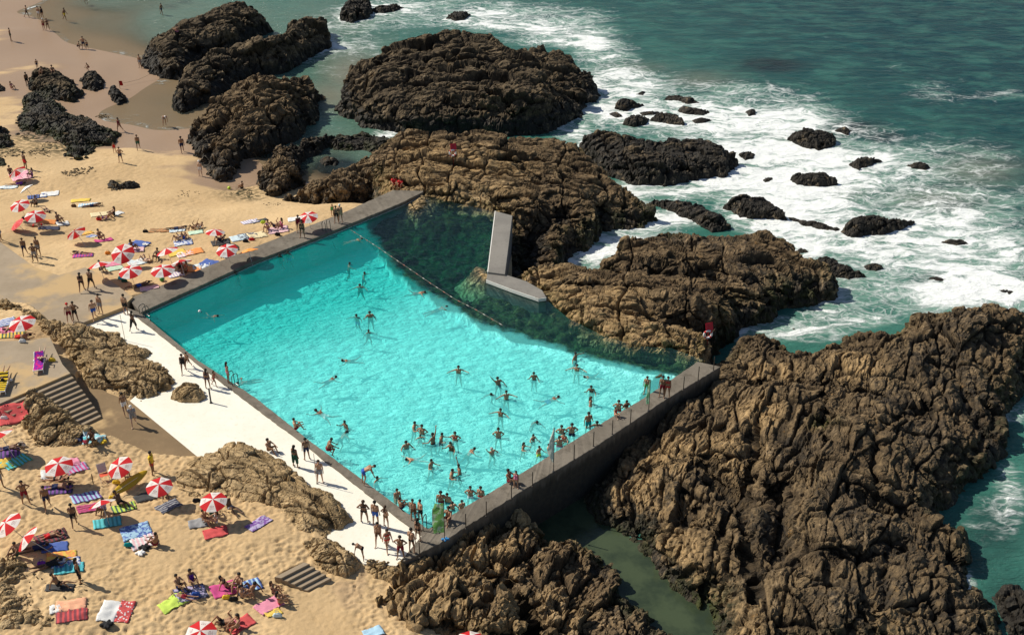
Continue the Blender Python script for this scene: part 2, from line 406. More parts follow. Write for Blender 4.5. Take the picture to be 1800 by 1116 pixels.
def mat_poolfloor():
    t = NT('pool_floor')
    weed = t.attr("weed").outputs["Fac"]
    n1 = t.noise(.3, 4, .6).outputs["Fac"]; n2 = t.noise(1.6, 6, .7, dist=1.2).outputs["Fac"]; n3 = t.noise(6, 4, .7).outputs["Fac"]
    c = t.mix(t.rng(n1, .35, .65), (.90, .92, .90), (.84, .87, .85))
    k = t.mix(t.rng(n2, .40, .62), (.016, .024, .010), (.085, .085, .032))
    k = t.mix(t.rng(n3, .5, .7, 0, .6), k, (.035, .055, .03))
    c = t.mix(t.rng(weed, .3, .7), c, k)
    M['pool_floor'] = t.set(c, .9, t.bump(n2, .5, .2), .1)
mat_poolfloor()
# ------------------------------------------------------------------ sand
def PL(s, z=0.0):
    """'x,y[,h] x,y ...' photo outline -> plan points on level z (+h)"""
    out = []
    for p in s.split():
        a = [float(q) for q in p.split(',')]
        out.append(G(a[0], a[1], z + (a[2] if len(a) > 2 else 0)))
    return out
SAND_PTS = [(20,0,-3.4),(40,40,-3.42),(150,92,-3.5),(240,120,-3.5),(300,40,-4.4),(200,10,-4.2),(450,0,-6),(600,150,-5),(330,70,-4.4),(180,40,-3.9),(120,30,-3.75),
 (0,60,-3.0),(60,120,-3.0),(150,130,-3.15),(230,195,-3.62),(300,210,-3.7),(180,200,-3.5),(215,236,-3.46),(310,247,-3.46),(170,170,-3.3),(300,180,-3.75),(210,280,-2.6),(300,285,-2.8),(0,200,-2.8),(0,300,-2.2),
 (380,300,-3.2),(410,325,-3.3),(370,350,-2.2),(60,330,-2.0),(150,400,-1.2),(300,380,-1.2),(440,380,-1.4),(600,372,-.6),(560,380,-.5),(60,430,-.6),(250,460,-.35),(400,420,-.3),(220,500,.0),(500,400,-.4),(330,450,-.2),
 (60,640,1.8),(0,600,1.9),(0,700,1.85),(30,560,1.5),(60,560,1.2),
 (250,800,.10),(350,860,.5),(200,850,.7),(100,800,1.15),(0,860,1.6),(100,900,1.2),(300,900,1.0),(450,950,1.0),(480,1000,.9),(300,1050,1.3),(100,1080,1.7),(0,1116,1.9),(0,980,1.7),
 (560,1060,.2),(600,1090,.45),(500,1110,.9),(700,1110,.7),(150,760,.9),(0,780,1.7),(105,480,.3),(130,468,.22),(60,445,.2),(0,418,.15),(170,480,.25),(30,500,.3),
 (560,100,-5),(640,60,-6),(700,20,-7),(900,20,-8),(620,180,-5),(600,225,-5),(700,250,-5),(800,300,-6),(900,400,-6),(850,250,-6),(950,150,-8),(560,290,-4.2),(620,300,-4.5),(520,260,-4.2),(700,300,-5),(650,335,-3.5),(560,345,-3),(700,330,-4),(500,320,-3.8),(800,340,-5),(470,330,-2.6),(900,60,-8),
 (200,650,-.5),(150,620,-.2),(230,620,-.5),(110,600,.4),(130,650,.2),(260,690,-.4),(40,720,.9),(80,740,.6),(130,770,.4),(540,1045,.0),(500,1022,.35),(470,1000,.75),(600,1040,-.1),(640,1030,-.2),(430,830,.3),(380,830,.4),(480,900,.6),(560,980,.1),(520,950,.55),
 (760,1000,-2),(850,970,-4),(900,920,-5),(800,1100,-1.5),(900,1116,-3),(700,1040,-.3)]
SP_ = [(*G(a, b, z)[:2], z) for a, b, z in SAND_PTS]
def zsand(X, Y):
    return idw(X, Y, SP_, 3.2, 2.0)
HARD = {
 'slab': (PL('-40,398 0,425 62,470 104,484 150,470 185,486 234,522 214,541 118,578 90,572 50,540 -40,520', .3), .3),
 'deck': (PL('128,576 223,541 757,953 697,994 640,990 600,960 545,930 440,850 351,806 226,706 290,650 200,605', .0), .0),
 'path': (PL('140,660 190,690 228,704 352,806 330,806 280,800 215,780 150,760 120,735', .02), .02),
 'passage': (PL('566,1036 590,1014 622,1012 636,984 652,988 648,1020 644,1078 604,1080', .03), .03),
 'flight': (PL('0,712 124,656 178,733 96,772', .6), .0),
 'steps': (PL('496,1012 536,990 576,1014 542,1036', .4), .3),
 'terrace': (PL('-30,600 50,598 88,592 110,640 124,656 -30,722', 1.85), 1.85),
}
def build_sand():
    for i, (x0, x1, y0, y1, s) in enumerate([(-110, 2, 82, 182, .17), (-60, 2, 36, 82, .085)]):
        X, Y = grid(x0, x1, y0, y1, s)
        Z = zsand(X, Y)
        foot = sstep(-3.2, -2.3, Z)
        # trodden sand: overlapping dents with soft rims
        wx = X + .22 * perlin(X / .8, Y / .8, 3); wy = Y + .22 * perlin(X / .8, Y / .8, 4)
        a = worley(wx / .40, wy / .33, 11); b = worley(wx / .95, wy / .8, 12)
        dent = -.085 * np.exp(-(a[0] / .34) ** 2) - .06 * np.exp(-(b[0] / .26) ** 2) * (b[2] > .4)
        rip = .035 * perlin(wx / .34, wy / .22, 5) + .05 * fbm(X / .9, Y / .7, 6, 3)
        smooth = sstep(-.25, .15, fbm(X / 7, Y / 7, 9, 3) + (.1 if i else -.02))
        Z = Z + foot * (dent + rip) * (.22 + .78 * smooth) * (1.3 if i else 1.0) + .05 * fbm(X / 5, Y / 5, 8, 3) * sstep(-3.5, -2.8, Z)
        wet = 1 - sstep(-3.25, -2.65, Z + .3 * fbm(X / 6, Y / 3, 21, 3))
        wet = np.maximum(wet, .45 * sstep(-.5, .6, poly_sd(X, Y, HARD['passage'][0]) + .5 * fbm(X / 1.5, Y / 1.5, 22, 3)))
        for n, (P, hz) in HARD.items():
            if n == 'passage': continue
            d = poly_sd(X, Y, P)
            Z = np.where(d > -.15, np.minimum(Z, hz - .12 - .3 * sstep(-.1, .5, d)), Z)
        dp = poly_sd(X, Y, POOLP)
        Z = np.where(dp > -1.2, np.minimum(Z, -.15 - .5 * sstep(-1.2, 0, dp)), Z)
        keep = (dp < -.3)
        wd = np.zeros_like(X)
        for (px, py, r) in [(95, 255, 3.0), (60, 235, 2.5), (205, 323, .8), (420, 335, 2.2), (440, 345, 1.5), (15, 265, 2)]:
            q = G(px, py, -2.5); wd = np.maximum(wd, np.exp(-((X - q[0]) ** 2 + (Y - q[1]) ** 2) / r ** 2))
        px, py = to_px(X, Y, Z); keep &= (px > -520) & (px < 900) & (py < 1420) & (py > -80)
        me = grid_mesh('sand', X, Y, Z, keep, {'wet': wet, 'foot': foot, 'weed': wd})
        tag(link('sand', me, M['sand']), kind='structure')

# ------------------------------------------------------------------ pool
ZT = .12            # top of pool walls
ZW = -.22           # pool water level
WA_IN = PL('247,549 450,458 555,418 703,358 743,338', ZT); WA_OUT = PL('226,525 450,433 605,373 691,334 744,336', ZT)
KB_IN = PL('247,549 349,634 450,699 539,770 700,889 752,929', ZT); KB_OUT = PL('219,539 326,623 450,717 522,770 700,910 757,952', ZT)
WR_IN = PL('752,929 887,850 1050,748 1131,700 1226,636', ZT); WR_OUT = PL('696,994 782,950 921,861 1050,783 1168,704 1267,645', ZT)
POOLP = PL('236,540 743,338 780,352 868,372 884,484 925,500 960,527 1000,560 1060,590 1120,608 1180,612 1236,632 1226,640 757,942', ZW)
def wall_mesh(name, inn, out, z1, z0, mat, lip=None):
    n = min(len(inn), len(out)); bm = bmesh.new()
    def res(P, n):
        L = [0]
        for i in range(1, len(P)): L.append(L[-1] + np.linalg.norm(P[i] - P[i - 1]))
        return [np.array([np.interp(L[-1] * k / (n - 1), L, [p[j] for p in P]) for j in range(3)]) for k in range(n)]
    n = 120; A = res(inn, n); B = res(out, n)
    rng = random.Random(len(name))
    rows = []
    for i in range(n):
        j = rng.uniform(-.012, .012); A[i] = A[i] + np.array((rng.uniform(-.02, .02), rng.uniform(-.02, .02), 0)); B[i] = B[i] + np.array((rng.uniform(-.03, .03), rng.uniform(-.03, .03), 0))
        rows.append([bm.verts.new((*A[i][:2], z0)), bm.verts.new((*A[i][:2], z1 - .02 + j)), bm.verts.new((*(A[i][:2] * .98 + B[i][:2] * .02), z1 + j)), bm.verts.new((*(A[i][:2] * .02 + B[i][:2] * .98), z1 + j)), bm.verts.new((*B[i][:2], z1 - .02 + j)), bm.verts.new((*B[i][:2], z0))])
    for i in range(n - 1):
        for k in range(5): bm.faces.new((rows[i][k], rows[i][k + 1], rows[i + 1][k + 1], rows[i + 1][k]))
    for r in (rows[0], rows[-1]): bm.faces.new(r)
    bmesh.ops.recalc_face_normals(bm, faces=bm.faces)
    me = bpy.data.meshes.new(name); bm.to_mesh(me); bm.free(); me.materials.append(mat)
    return me
def prism(name, P, z1, z0, mat, bevel=0.02):
    bm = bmesh.new()
    top = [bm.verts.new((p[0], p[1], z1)) for p in P]; f = bm.faces.new(top)
    if f.normal.z < 0: f.normal_flip()
    r = bmesh.ops.extrude_face_region(bm, geom=[f])
    for v in r['geom']:
        if isinstance(v, bmesh.types.BMVert): v.co.z = z0
    bmesh.ops.recalc_face_normals(bm, faces=bm.faces)
    if bevel:
        es = [e for e in bm.edges if all(abs(v.co.z - z1) < 1e-4 for v in e.verts)]
        bmesh.ops.bevel(bm, geom=es, offset=bevel, segments=1, affect='EDGES')
    me = bpy.data.meshes.new(name); bm.to_mesh(me); bm.free(); me.materials.append(mat)
    return me
def build_pool():
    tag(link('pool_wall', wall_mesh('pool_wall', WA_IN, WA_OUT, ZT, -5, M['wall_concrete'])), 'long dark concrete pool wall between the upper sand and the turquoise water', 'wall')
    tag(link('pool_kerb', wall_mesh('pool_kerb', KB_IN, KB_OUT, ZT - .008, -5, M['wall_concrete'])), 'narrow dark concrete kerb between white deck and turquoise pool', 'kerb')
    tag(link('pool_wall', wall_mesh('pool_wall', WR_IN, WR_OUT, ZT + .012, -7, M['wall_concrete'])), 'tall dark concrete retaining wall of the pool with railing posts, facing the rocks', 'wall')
    for nm, E, sgn in (('pool_wall', WA_IN, 1), ('pool_kerb', KB_IN, 1), ('pool_wall.001', WR_IN, 1)):
        cen = G(600, 650, 0)[:2]; bm = bmesh.new(); rows = []
        for k, p in enumerate(E):
            q = np.array(p[:2]); a_ = np.array(E[max(k - 1, 0)][:2]); b_ = np.array(E[min(k + 1, len(E) - 1)][:2]); t_ = b_ - a_; n_ = np.array((-t_[1], t_[0])) / np.linalg.norm(t_)
            if n_ @ (cen - q) < 0: n_ = -n_
            q = q + n_ * .05; rows.append((bm.verts.new((*q, ZW + .05)), bm.verts.new((*q, -4.2))))
        for k in range(len(rows) - 1): bm.faces.new((rows[k][0], rows[k + 1][0], rows[k + 1][1], rows[k][1]))
        bmesh.ops.solidify(bm, geom=bm.faces[:], thickness=.006)
        me = bpy.data.meshes.new('lining'); bm.to_mesh(me); bm.free(); link('lining', me, M['pool_floor'], bpy.data.objects[nm])
    # water: closed volume
    P = [p[:2] for p in POOLP]
    X, Y = grid(-32, 18, 52, 106, .5)
    bm = bmesh.new(); vs = [bm.verts.new((*p, ZW)) for p in P]; f = bm.faces.new(vs)
    r = bmesh.ops.extrude_face_region(bm, geom=[f])
    for v in r['geom']:
        if isinstance(v, bmesh.types.BMVert): v.co.z = -7.5
    bmesh.ops.recalc_face_normals(bm, faces=bm.faces)
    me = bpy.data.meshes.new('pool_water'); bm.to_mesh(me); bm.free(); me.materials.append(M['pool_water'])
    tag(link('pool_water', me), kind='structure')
    # floor
    X, Y = grid(-34, 18, 52, 106, .16)
    d0 = poly_sd(X, Y, P)
    A = np.array(P[0]); B = np.array(WR_IN[0][:2]); L = np.array(WA_IN[-2][:2])
    pts = [(250,545,2.7),(350,520,2.7),(450,470,2.7),(560,425,2.9),(400,580,2.3),(480,540,2.3),(560,520,2.3),(600,470,2.4),(470,640,1.7),(560,620,1.65),(650,580,1.7),(520,700,1.35),(620,700,1.35),(720,640,1.35),(700,780,1.3),(800,700,1.3),(900,680,1.25),(1000,680,1.2),(820,820,1.2),(760,900,1.15),(950,780,1.1),(1100,680,1.0),(1180,650,.8),(640,840,1.3)]
    pt = [(*G(a, b, ZW - z)[:2], ZW - z) for a, b, z in pts]
    Z = idw(X, Y, pt, 3, 1.5)
    WB = PL('665,375 640,398 655,420 700,470 730,500 790,535 830,560 900,592 1000,612 1070,640 1120,648 1160,652 1200,662 1260,640 1240,560 980,440 900,340 700,320', ZW - .8)
    dw = poly_sd(X, Y, WB) + .8 * fbm(X / 2.2, Y / 2.2, 41, 4)
    wk = sstep(-.35, .25, dw)
    F1, F2, ID, DX, DY = worley(X / 1.6, Y / 1.6, 77)
    rk = -1.15 + .5 * fbm(X / 5, Y / 5, 42, 3) + .45 * sstep(0, .5, F2 - F1) * ID + .25 * fbm(X / .9, Y / .9, 43, 3)
    dark = poly_sd(X, Y, PL('640,400 720,360 880,380 860,500 800,520 700,440', ZW))
    rk = rk - 1.3 * sstep(-1, 3, dark)
    rk = rk + 1.0 * np.exp(-(((X - G(735, 372)[0]) / 2.6) ** 2 + ((Y - G(735, 372)[1]) / 1.6) ** 2))
    Z = Z * (1 - wk) + (ZW + np.minimum(rk, .1)) * wk
    for (px, py, r) in [(1152, 676, .5)]:
        q = G(px, py, ZW); e = np.exp(-((X - q[0]) ** 2 + (Y - q[1]) ** 2) / r ** 2); Z = Z + e * .75; wk = np.maximum(wk, sstep(.25, .5, e + .1 * fbm(X / .5, Y / .5, 44, 2)))
    me = grid_mesh('pool_floor', X, Y, Z, d0 > -.5, {'weed': wk})
    tag(link('pool_floor', me, M['pool_floor']), kind='structure')
    # decks
    tag(link('pavement', prism('pavement', HARD['deck'][0], 0.0, -1.2, M['white_deck'])), kind='structure')
    tag(link('pavement', prism('pavement', HARD['slab'][0], .3, -1.2, M['slab_concrete'])), kind='structure')
    tag(link('path', prism('path', HARD['path'][0], .016, -1.2, M['path_concrete'])), kind='structure')
    tag(link('terrace', prism('terrace', HARD['terrace'][0], 1.85, -.6, M['slab_concrete'])), kind='structure')
    # piers in the weedy part
    pr = PL('871,371 901,379 888,482 858,478', .32)
    tag(link('pier', prism('pier', pr, .32, -3, M['pier_concrete'], .03)), 'long grey concrete slab standing in the rocks at the dark end of the pool', 'pier')
    pr2 = PL('857,480 893,484 925,494 953,510 960,522 947,524 900,508 855,491', .15)
    o = tag(link('pier', prism('pier', pr2, .15, -2.5, M['pier_concrete'], .02)), 'low bent grey concrete slab with white painted edge below the long slab', 'pier')
    e = PL('960,522 947,524 900,508 855,491', .15)
    bm = bmesh.new()
    for i in range(3):
        a, b = e[i][:2], e[i + 1][:2]; dd = np.array([(b - a)[1], -(b - a)[0]]); dd = dd / np.linalg.norm(dd)
        if dd[1] > 0: dd = -dd
        q = [bm.verts.new((*(p + dd * k), z)) for p in (a, b) for (k, z) in ((.004, .12), (.05, .12), (.05, -.16), (.004, -.16))]
        for f in ((0, 1, 5, 4), (1, 2, 6, 5), (0, 3, 2, 1), (4, 5, 6, 7)): bm.faces.new([q[k] for k in f])
    me = bpy.data.meshes.new('painted_edge'); bm.to_mesh(me); bm.free(); link('painted_edge', me, M['white_paint'], o)
    e = PL('871,371 858,478', .32); bm = bmesh.new(); a, b = e[0][:2], e[1][:2]
    q = [bm.verts.new((p[0] + k, p[1], z)) for p in (a, b) for (k, z) in ((.004, .327), (-.07, .327), (-.07, -.15), (.004, -.15))]
    for f in ((0, 1, 5, 4), (1, 2, 6, 5), (0, 3, 2, 1), (4, 5, 6, 7)): bm.faces.new([q[k] for k in f])
    me = bpy.data.meshes.new('painted_edge'); bm.to_mesh(me); bm.free()
    link('painted_edge', me, M['white_paint'], [o_ for o_ in COL.objects if o_.name == 'pier'][0])

# ------------------------------------------------------------------ stairs
def stair(label, top_a, top_b, bot_a, bot_b, z1, z0, n, mat, depth_to=-.6):
    """flight from edge top_a-top_b (photo px at z1) down to bot_a-bot_b (at z0); each step a part"""
    A1, B1 = G(*top_a, z1), G(*top_b, z1); A0, B0 = G(*bot_a, z0), G(*bot_b, z0)
    root = empty('staircase', tuple((A0 + B0) / 2)); tag(root, label, 'stairs')
    for i in range(n):
        t0, t1 = i / n, (i + 1) / n + .02
        a0, b0 = A1 + (A0 - A1) * t0, B1 + (B0 - B1) * t0; a1, b1 = A1 + (A0 - A1) * t1, B1 + (B0 - B1) * t1
        z = z1 + (z0 - z1) * (i + 1) / (n + 1) - .004 * i
        P = [np.array(q) - np.array(root.location) for q in (a0, b0, b1, a1)]
        me = prism('step', P, z - root.location.z, depth_to - root.location.z, mat, .015)
        link('step', me, None, root)
    return root
# ------------------------------------------------------------------ rocks
ROCK_POLYS = []
def line_d(X, Y, P):
    D = np.full(X.shape, 1e9)
    for p, q in zip(P[:-1], P[1:]):
        e = q - p; t = np.clip(((X - p[0]) * e[0] + (Y - p[1]) * e[1]) / (e[0] ** 2 + e[1] ** 2 + 1e-9), 0, 1)
        D = np.minimum(D, (X - p[0] - t * e[0]) ** 2 + (Y - p[1] - t * e[1]) ** 2)
    return np.sqrt(D)
def rock(label, outline, z0, tops, w=1.6, ang=20, style='brown', s=.10, amp=1.0, seed=1, wetz=None, an=1.9, big=2.6, algae=0, rag=.8, name='rock_outcrop', wetk=1.0, group=None, base=None, dip=62, cracks=(), tan=(), al_at=(), wet_at=(), rel=1.0):
    P = PL(outline, z0)
    TP = [(*G(a, b, z)[:2], z) for a, b, z in tops]
    xs = [p[0] for p in P]; ys = [p[1] for p in P]
    X, Y = grid(min(xs) - 2, max(xs) + 2, min(ys) - 2, max(ys) + 2, s)
    size = min(max(xs) - min(xs), max(ys) - min(ys))
    rg = rag * min(1, size / 5)
    d = poly_sd(X, Y, P) + rg * (.9 * fbm(X / 2.4, Y / 2.4, seed + 50, 4)) + rg * .45 * fbm(X / .7, Y / .7, seed + 51, 3)
    top = idw(X, Y, TP, 2.6, 1.2) if len(TP) > 1 else np.full(X.shape, TP[0][2])
    sup = sstep(0, w * .8, d)
    prof = 1 - np.exp(-np.maximum(d, 0) / w)
    zb = z0 if base is None else idw(X, Y, [(*G(a, b, z)[:2], z) for a, b, z in base], 3, .8)
    Z = zb + (top - zb) * prof + .55 * amp * fbm(X / 3.6, Y / 3.6, seed, 3) * (.3 + .7 * sup) * min(1, size / 6) - .9 * (1 - sstep(-.9, .2, d))
    gr = np.zeros_like(Z)
    for (cl, cw, cd) in cracks:
        L = line_d(X + .35 * perlin(X / .9, Y / .9, seed + 60), Y + .35 * perlin(X / .9, Y / .9, seed + 61), PL(cl, 0.0))
        g_ = np.exp(-(L / cw) ** 2); Z = Z - cd * g_; gr = np.maximum(gr, g_)
    # relief is laid on along the surface normal, in the rock's own tilted beds
    gy, gx = np.gradient(Z, s); gx = np.clip(gx, -2.2, 2.2); gy = np.clip(gy, -2.2, 2.2); nl = np.sqrt(gx * gx + gy * gy + 1)
    N3 = (-gx / nl, -gy / nl, 1 / nl)
    wrp = lambda q: .32 * perlin3(X / 2.1, Y / 2.1, Z / 2.1, seed + q) + .05 * perlin3(X / .7, Y / .7, Z / .7, seed + q + 3)
    wx, wy, wz_ = X + wrp(3), Y + wrp(13), Z + wrp(23)
    ca, sa = math.cos(R(ang)), math.sin(R(ang)); cd_, sd_ = math.cos(R(dip)), math.sin(R(dip))
    u = (wx * ca + wy * sa) / an; v0 = -wx * sa + wy * ca
    v = (v0 * cd_ + wz_ * sd_) / 1.25; c = (-v0 * sd_ + wz_ * cd_) * 1.25
    keep = d > -.9
    disp = np.zeros(Z.shape, np.float32); crk = np.zeros(Z.shape, np.float32)
    uu, vv, cc = u[keep], v[keep], c[keep]
    dk = np.zeros(uu.shape, np.float32); ck = np.zeros(uu.shape, np.float32)
    for (L, off, tl, cwid, cdep, k) in ((big, .26, 1.25, .045, .34, 1), (big * .42, .15, .85, .05, .15, .8), (big * .19, .085, .70, .07, .06, .45), (big * .09, .04, .5, .1, .0, .2)):
        if L < s * 2.2: continue
        F1, F2, ID, T = worley3(uu / L, vv / L, cc * 1.2 / L, seed + int(L * 100)); e = F2 - F1
        cr = np.exp(-(e / cwid) ** 2)
        rl = rel if L > 1.6 else 1.0
        dk += rl * (off * (ID - .5) * 2 + tl * T * L * .55) - cdep * cr; ck = np.maximum(ck, cr * k)
    # bedding ledges: long risers that break off sharply
    q1 = perlin3(uu / 2.5, vv / 2.5, cc / 2.5, seed + 31); q2 = perlin3(uu / .9, vv / .9, cc / .9, seed + 32)
    for (per, A) in ((.85, .17), (.30, .075)):
        if per < s * 2.2: continue
        tt = cc / per + .5 * q1 + .2 * q2; fr = tt - np.floor(tt)
        dk += A * (fr - sstep(.80, .97, fr) - .1) * (.55 + .9 * q1); ck = np.maximum(ck, .65 * np.exp(-((fr - .97) / .05) ** 2))
    # two families of long joints
    for (cxx, per, wd_, dp_) in ((uu * an * .92 + vv * .25, 2.7 * big / 2.5, .035, .42), (vv * 1.1 - uu * .5, 3.4 * big / 2.5, .03, .36)):
        tt = cxx / per + .30 * q1 + .05 * q2 + seed * .37; fr = np.abs(tt - np.round(tt)); on = (_h(np.round(tt), np.round(tt) * 0, seed + 77) > .35)
        g_ = np.exp(-(fr / wd_) ** 2) * on; dk -= dp_ * g_; ck = np.maximum(ck, g_)
    for i, (L, A) in enumerate(((1.3, .14), (.55, .09), (.26, .055))):
        if L < s * 1.5: continue
        p = np.abs(perlin3(uu / L + 5.1 * i, vv / L, cc * 1.25 / L, seed + 400 + i * 13))
        dk += A * (np.minimum(p, .5) - .2); ck = np.maximum(ck, np.exp(-(p / .05) ** 2) * (.5, .5, .4)[i])
    disp[keep] = dk * amp; crk[keep] = ck
    disp *= (.35 + .65 * sup)
    Xd, Yd, Zd = X + N3[0] * disp, Y + N3[1] * disp, Z + N3[2] * disp
    wz = wetz if wetz is not None else SEA + 1.6
    wet = wetk * (1 - sstep(wz - 1.4, wz + 1.4, Zd + .9 * fbm(X / 3, Y / 3, seed + 80, 3)))
    for (a, b, r) in wet_at:
        q = G(a, b, -.5); wet = np.maximum(wet, .55 * np.exp(-(((X - q[0]) ** 2 + (Y - q[1]) ** 2) / r ** 2) ** 2) + .2 * fbm(X / 2, Y / 2, seed + 81, 3) * (wet < 0))
    al = algae * (1 - sstep(.3, 2.2, d)) * sstep(-.1, .2, fbm(X / 2, Y / 2, seed + 90, 2) + .15)
    for (a, b, r) in al_at:
        q = G(a, b, -2.5); al = np.maximum(al, np.exp(-((X - q[0]) ** 2 + (Y - q[1]) ** 2) / r ** 2))
    tn = np.zeros_like(Z)
    for (a, b, r) in tan:
        q = G(a, b, -.3); tn = np.maximum(tn, np.exp(-(((X - q[0]) ** 2 + (Y - q[1]) ** 2) / r ** 2) ** 1.5))
    me = grid_mesh(name, Xd, Yd, Zd, keep, {'wet': wet, 'crack': np.clip(crk * (.3 + .7 * sup) + gr * .6, 0, 1), 'algae': al, 'tan': tn}, False)
    o = link(name, me, M['rock_' + style])
    tag(o, label, 'rock', group)
    if wetz is None or wetz < SEA + 3: ROCK_POLYS.append([p[:2] for p in P])
    return o
def build_rocks():
    # islands and ridges in the surf
    rock('biggest dark rock island, surrounded by surf at the top centre', '588,196 600,150,1 622,112,2 672,84,3 720,58,3.5 765,42,4 835,45,4 885,56,4 908,80,3.5 962,76,3 1016,100,2 1042,135,1.5 1052,160,1 1032,196 1005,215 960,236 895,240 800,238 700,236 640,222', SEA,
         [(620,170,-1.0),(700,120,.3),(760,70,.6),(840,70,.8),(900,110,.9),(980,120,-.2),(1030,160,-1.5),(700,190,.4),(800,180,1.6),(900,180,1.5),(980,190,.6),(650,200,-.6)], 1.5, 5, 'dark', .11, 1.25, 11, SEA + 2.0, 3.2, 3.0, rel=.8, dip=40)
    rock('upper dark rock ridge sloping from shallow water up to the right, nearest the bathing shore', '248,110 262,88 310,60,1 380,28,1.6 430,14,2 478,38,1.5 462,64 405,92 352,104 318,142 280,138 258,128', SEA,
         [(280,100,-1.4),(350,70,-.3),(430,40,.5),(300,120,-1.3)], 1.1, 25, 'dark', .13, .9, 21, SEA + 1.8)
    rock('long dark rock ridge below the upper ridge, with a rounded end in the surf', '300,190 318,150 345,118,1 402,96,1.5 480,74,2 522,38,2 575,32,2 584,68,1 545,104 500,130 440,136 395,160 350,186 320,198', SEA,
         [(340,150,-1),(420,115,-.2),(540,60,.6),(500,90,.3),(370,140,-.6),(330,180,-1.5)], 1.1, 25, 'dark', .13, .95, 23, SEA + 1.5)
    rock('broad hump of layered brown rock with steep shadowed right side above the sand', '326,250 345,215,1 372,180,2 420,138,3 470,122,3 512,148,2 562,150,1.5 560,205 528,244 478,268 432,284 420,310 392,330 362,312 345,280', SEA,
         [(360,230,-1),(430,170,.5),(490,150,.9),(520,180,.4),(430,230,.2),(470,220,.5),(400,290,-1.6),(375,310,-2)], 1.3, 30, 'brown', .12, 1.15, 25, SEA + 2.2)
    # rocks on the beach
    rock('rounded dark rock on wet sand, above the weed covered rock mass', '46,166 50,142 72,128,.6 100,124,.8 128,142,.6 148,168 136,186 110,186', -3.6, [(90,145,-1.7),(130,165,-2.0)], .8, 30, 'dark', .11, .6, 31, -2.2, 1.5, 1.6, algae=.3)
    rock('sprawling weed covered black rock mass lying on the sand at the left', '38,178 70,166 100,182 122,208 160,216 206,236 200,256 178,262 174,284 140,298 108,290 112,262 80,242 52,236 28,246 20,222 38,204', -3.3, [(70,195,-1.9),(130,225,-1.9),(180,245,-2.2),(140,280,-2.2),(40,225,-2.3)], .8, -25, 'dark', .10, .6, 33, -1.5, 1.5, 1.4, algae=.7)
    rock('round black boulder on wet sand, left of a smaller one', '138,148 150,132,.5 172,128,.6 187,144,.3 184,158 166,166 150,160', -3.55, [(165,145,-2.1)], .5, 20, 'dark', .09, .4, 35, -2, 1.3, 1.2, name='boulder')
    rock('small round black boulder in a ring of shallow water', '188,172 194,158,.4 206,155,.5 220,168,.3 226,182 208,188 196,182', -3.7, [(205,170,-2.3)], .5, 20, 'dark', .09, .4, 36, -2, 1.3, 1.2, name='boulder')
    rock('low weedy rock cut off by the left edge of the photo', '-20,228 10,226 16,240 26,258 14,268 -20,270', -3.0, [(0,248,-1.9)], .6, 10, 'dark', .1, .5, 37, -1.5, 1.3, 1.2, algae=.6)
    rock('tiny dark rock at the left edge beside a sitting person', '-15,148 5,150 8,160 -15,163', -3.0, [(-2,155,-2.4)], .5, 10, 'dark', .1, .4, 38, -1.5)
    rock('flat weedy rock patch at the left edge near the pink umbrella', '-20,284 8,282 18,292 10,302 -20,300', -2.6, [(-2,292,-1.8)], .5, 10, 'dark', .1, .4, 39, -1.0, algae=.6)
    rock('pair of low dark stones half buried in the sand', '188,322 200,318 210,326 224,322 238,320 240,326 226,330 205,332 192,330', -2.1, [(200,324,-1.55),(230,325,-1.6)], .4, 0, 'dark', .07, .3, 40, -1, 1.2, 1)
    # behind the long pool wall
    rock('knobbly brown hump of rock left of the dark tide pool, behind the long wall', '452,330 460,300,.6 480,270,1.2 505,252,1.4 530,240,1.4 575,234,1 600,240,.6 570,262 530,285 520,308 540,330 510,352 480,360 462,352', -3.4,
         [(480,310,-1.0),(500,280,-.8),(540,250,-1.2),(590,240,-2.0),(500,330,-1.0),(480,345,-1.5)], .7, 25, 'brown', .085, .95, 45, SEA + 1.8, 1.5, 1.5)
    rock('low brown rock band along the outside of the long wall, up to the wall end', '500,362 520,345,.6 560,328,.8 600,318,.8 640,296,1 668,272,1 690,262,.6 735,262 745,300 735,330 700,336 640,358 600,377 550,372', -3.2,
         [(540,350,-1.2),(580,345,-.9),(620,330,-.5),(650,305,-.5),(690,290,-.2),(700,315,.2),(600,362,-.8)], .7, 25, 'brown', .085, .9, 47, SEA + 1.5, 1.9, 1.7)
    rock('low weedy shelf of rock closing the dark tide pool on the sea side', '570,262 590,240,.3 640,234,.4 690,246,.4 712,262 690,272 668,276 640,266 605,268', SEA - .1,
         [(640,246,-2.7),(690,258,-2.6),(600,250,-2.7)], .6, 5, 'dark', .09, .6, 48, SEA + 1.8, 1.8, 1.5, algae=.5)
    rock('small flat rock in the dark tide pool', '560,284 575,279 596,284 592,292 570,293', SEA, [(578,286,-2.9)], .4, 10, 'dark', .08, .3, 46, SEA + 1, 1.4, 1)
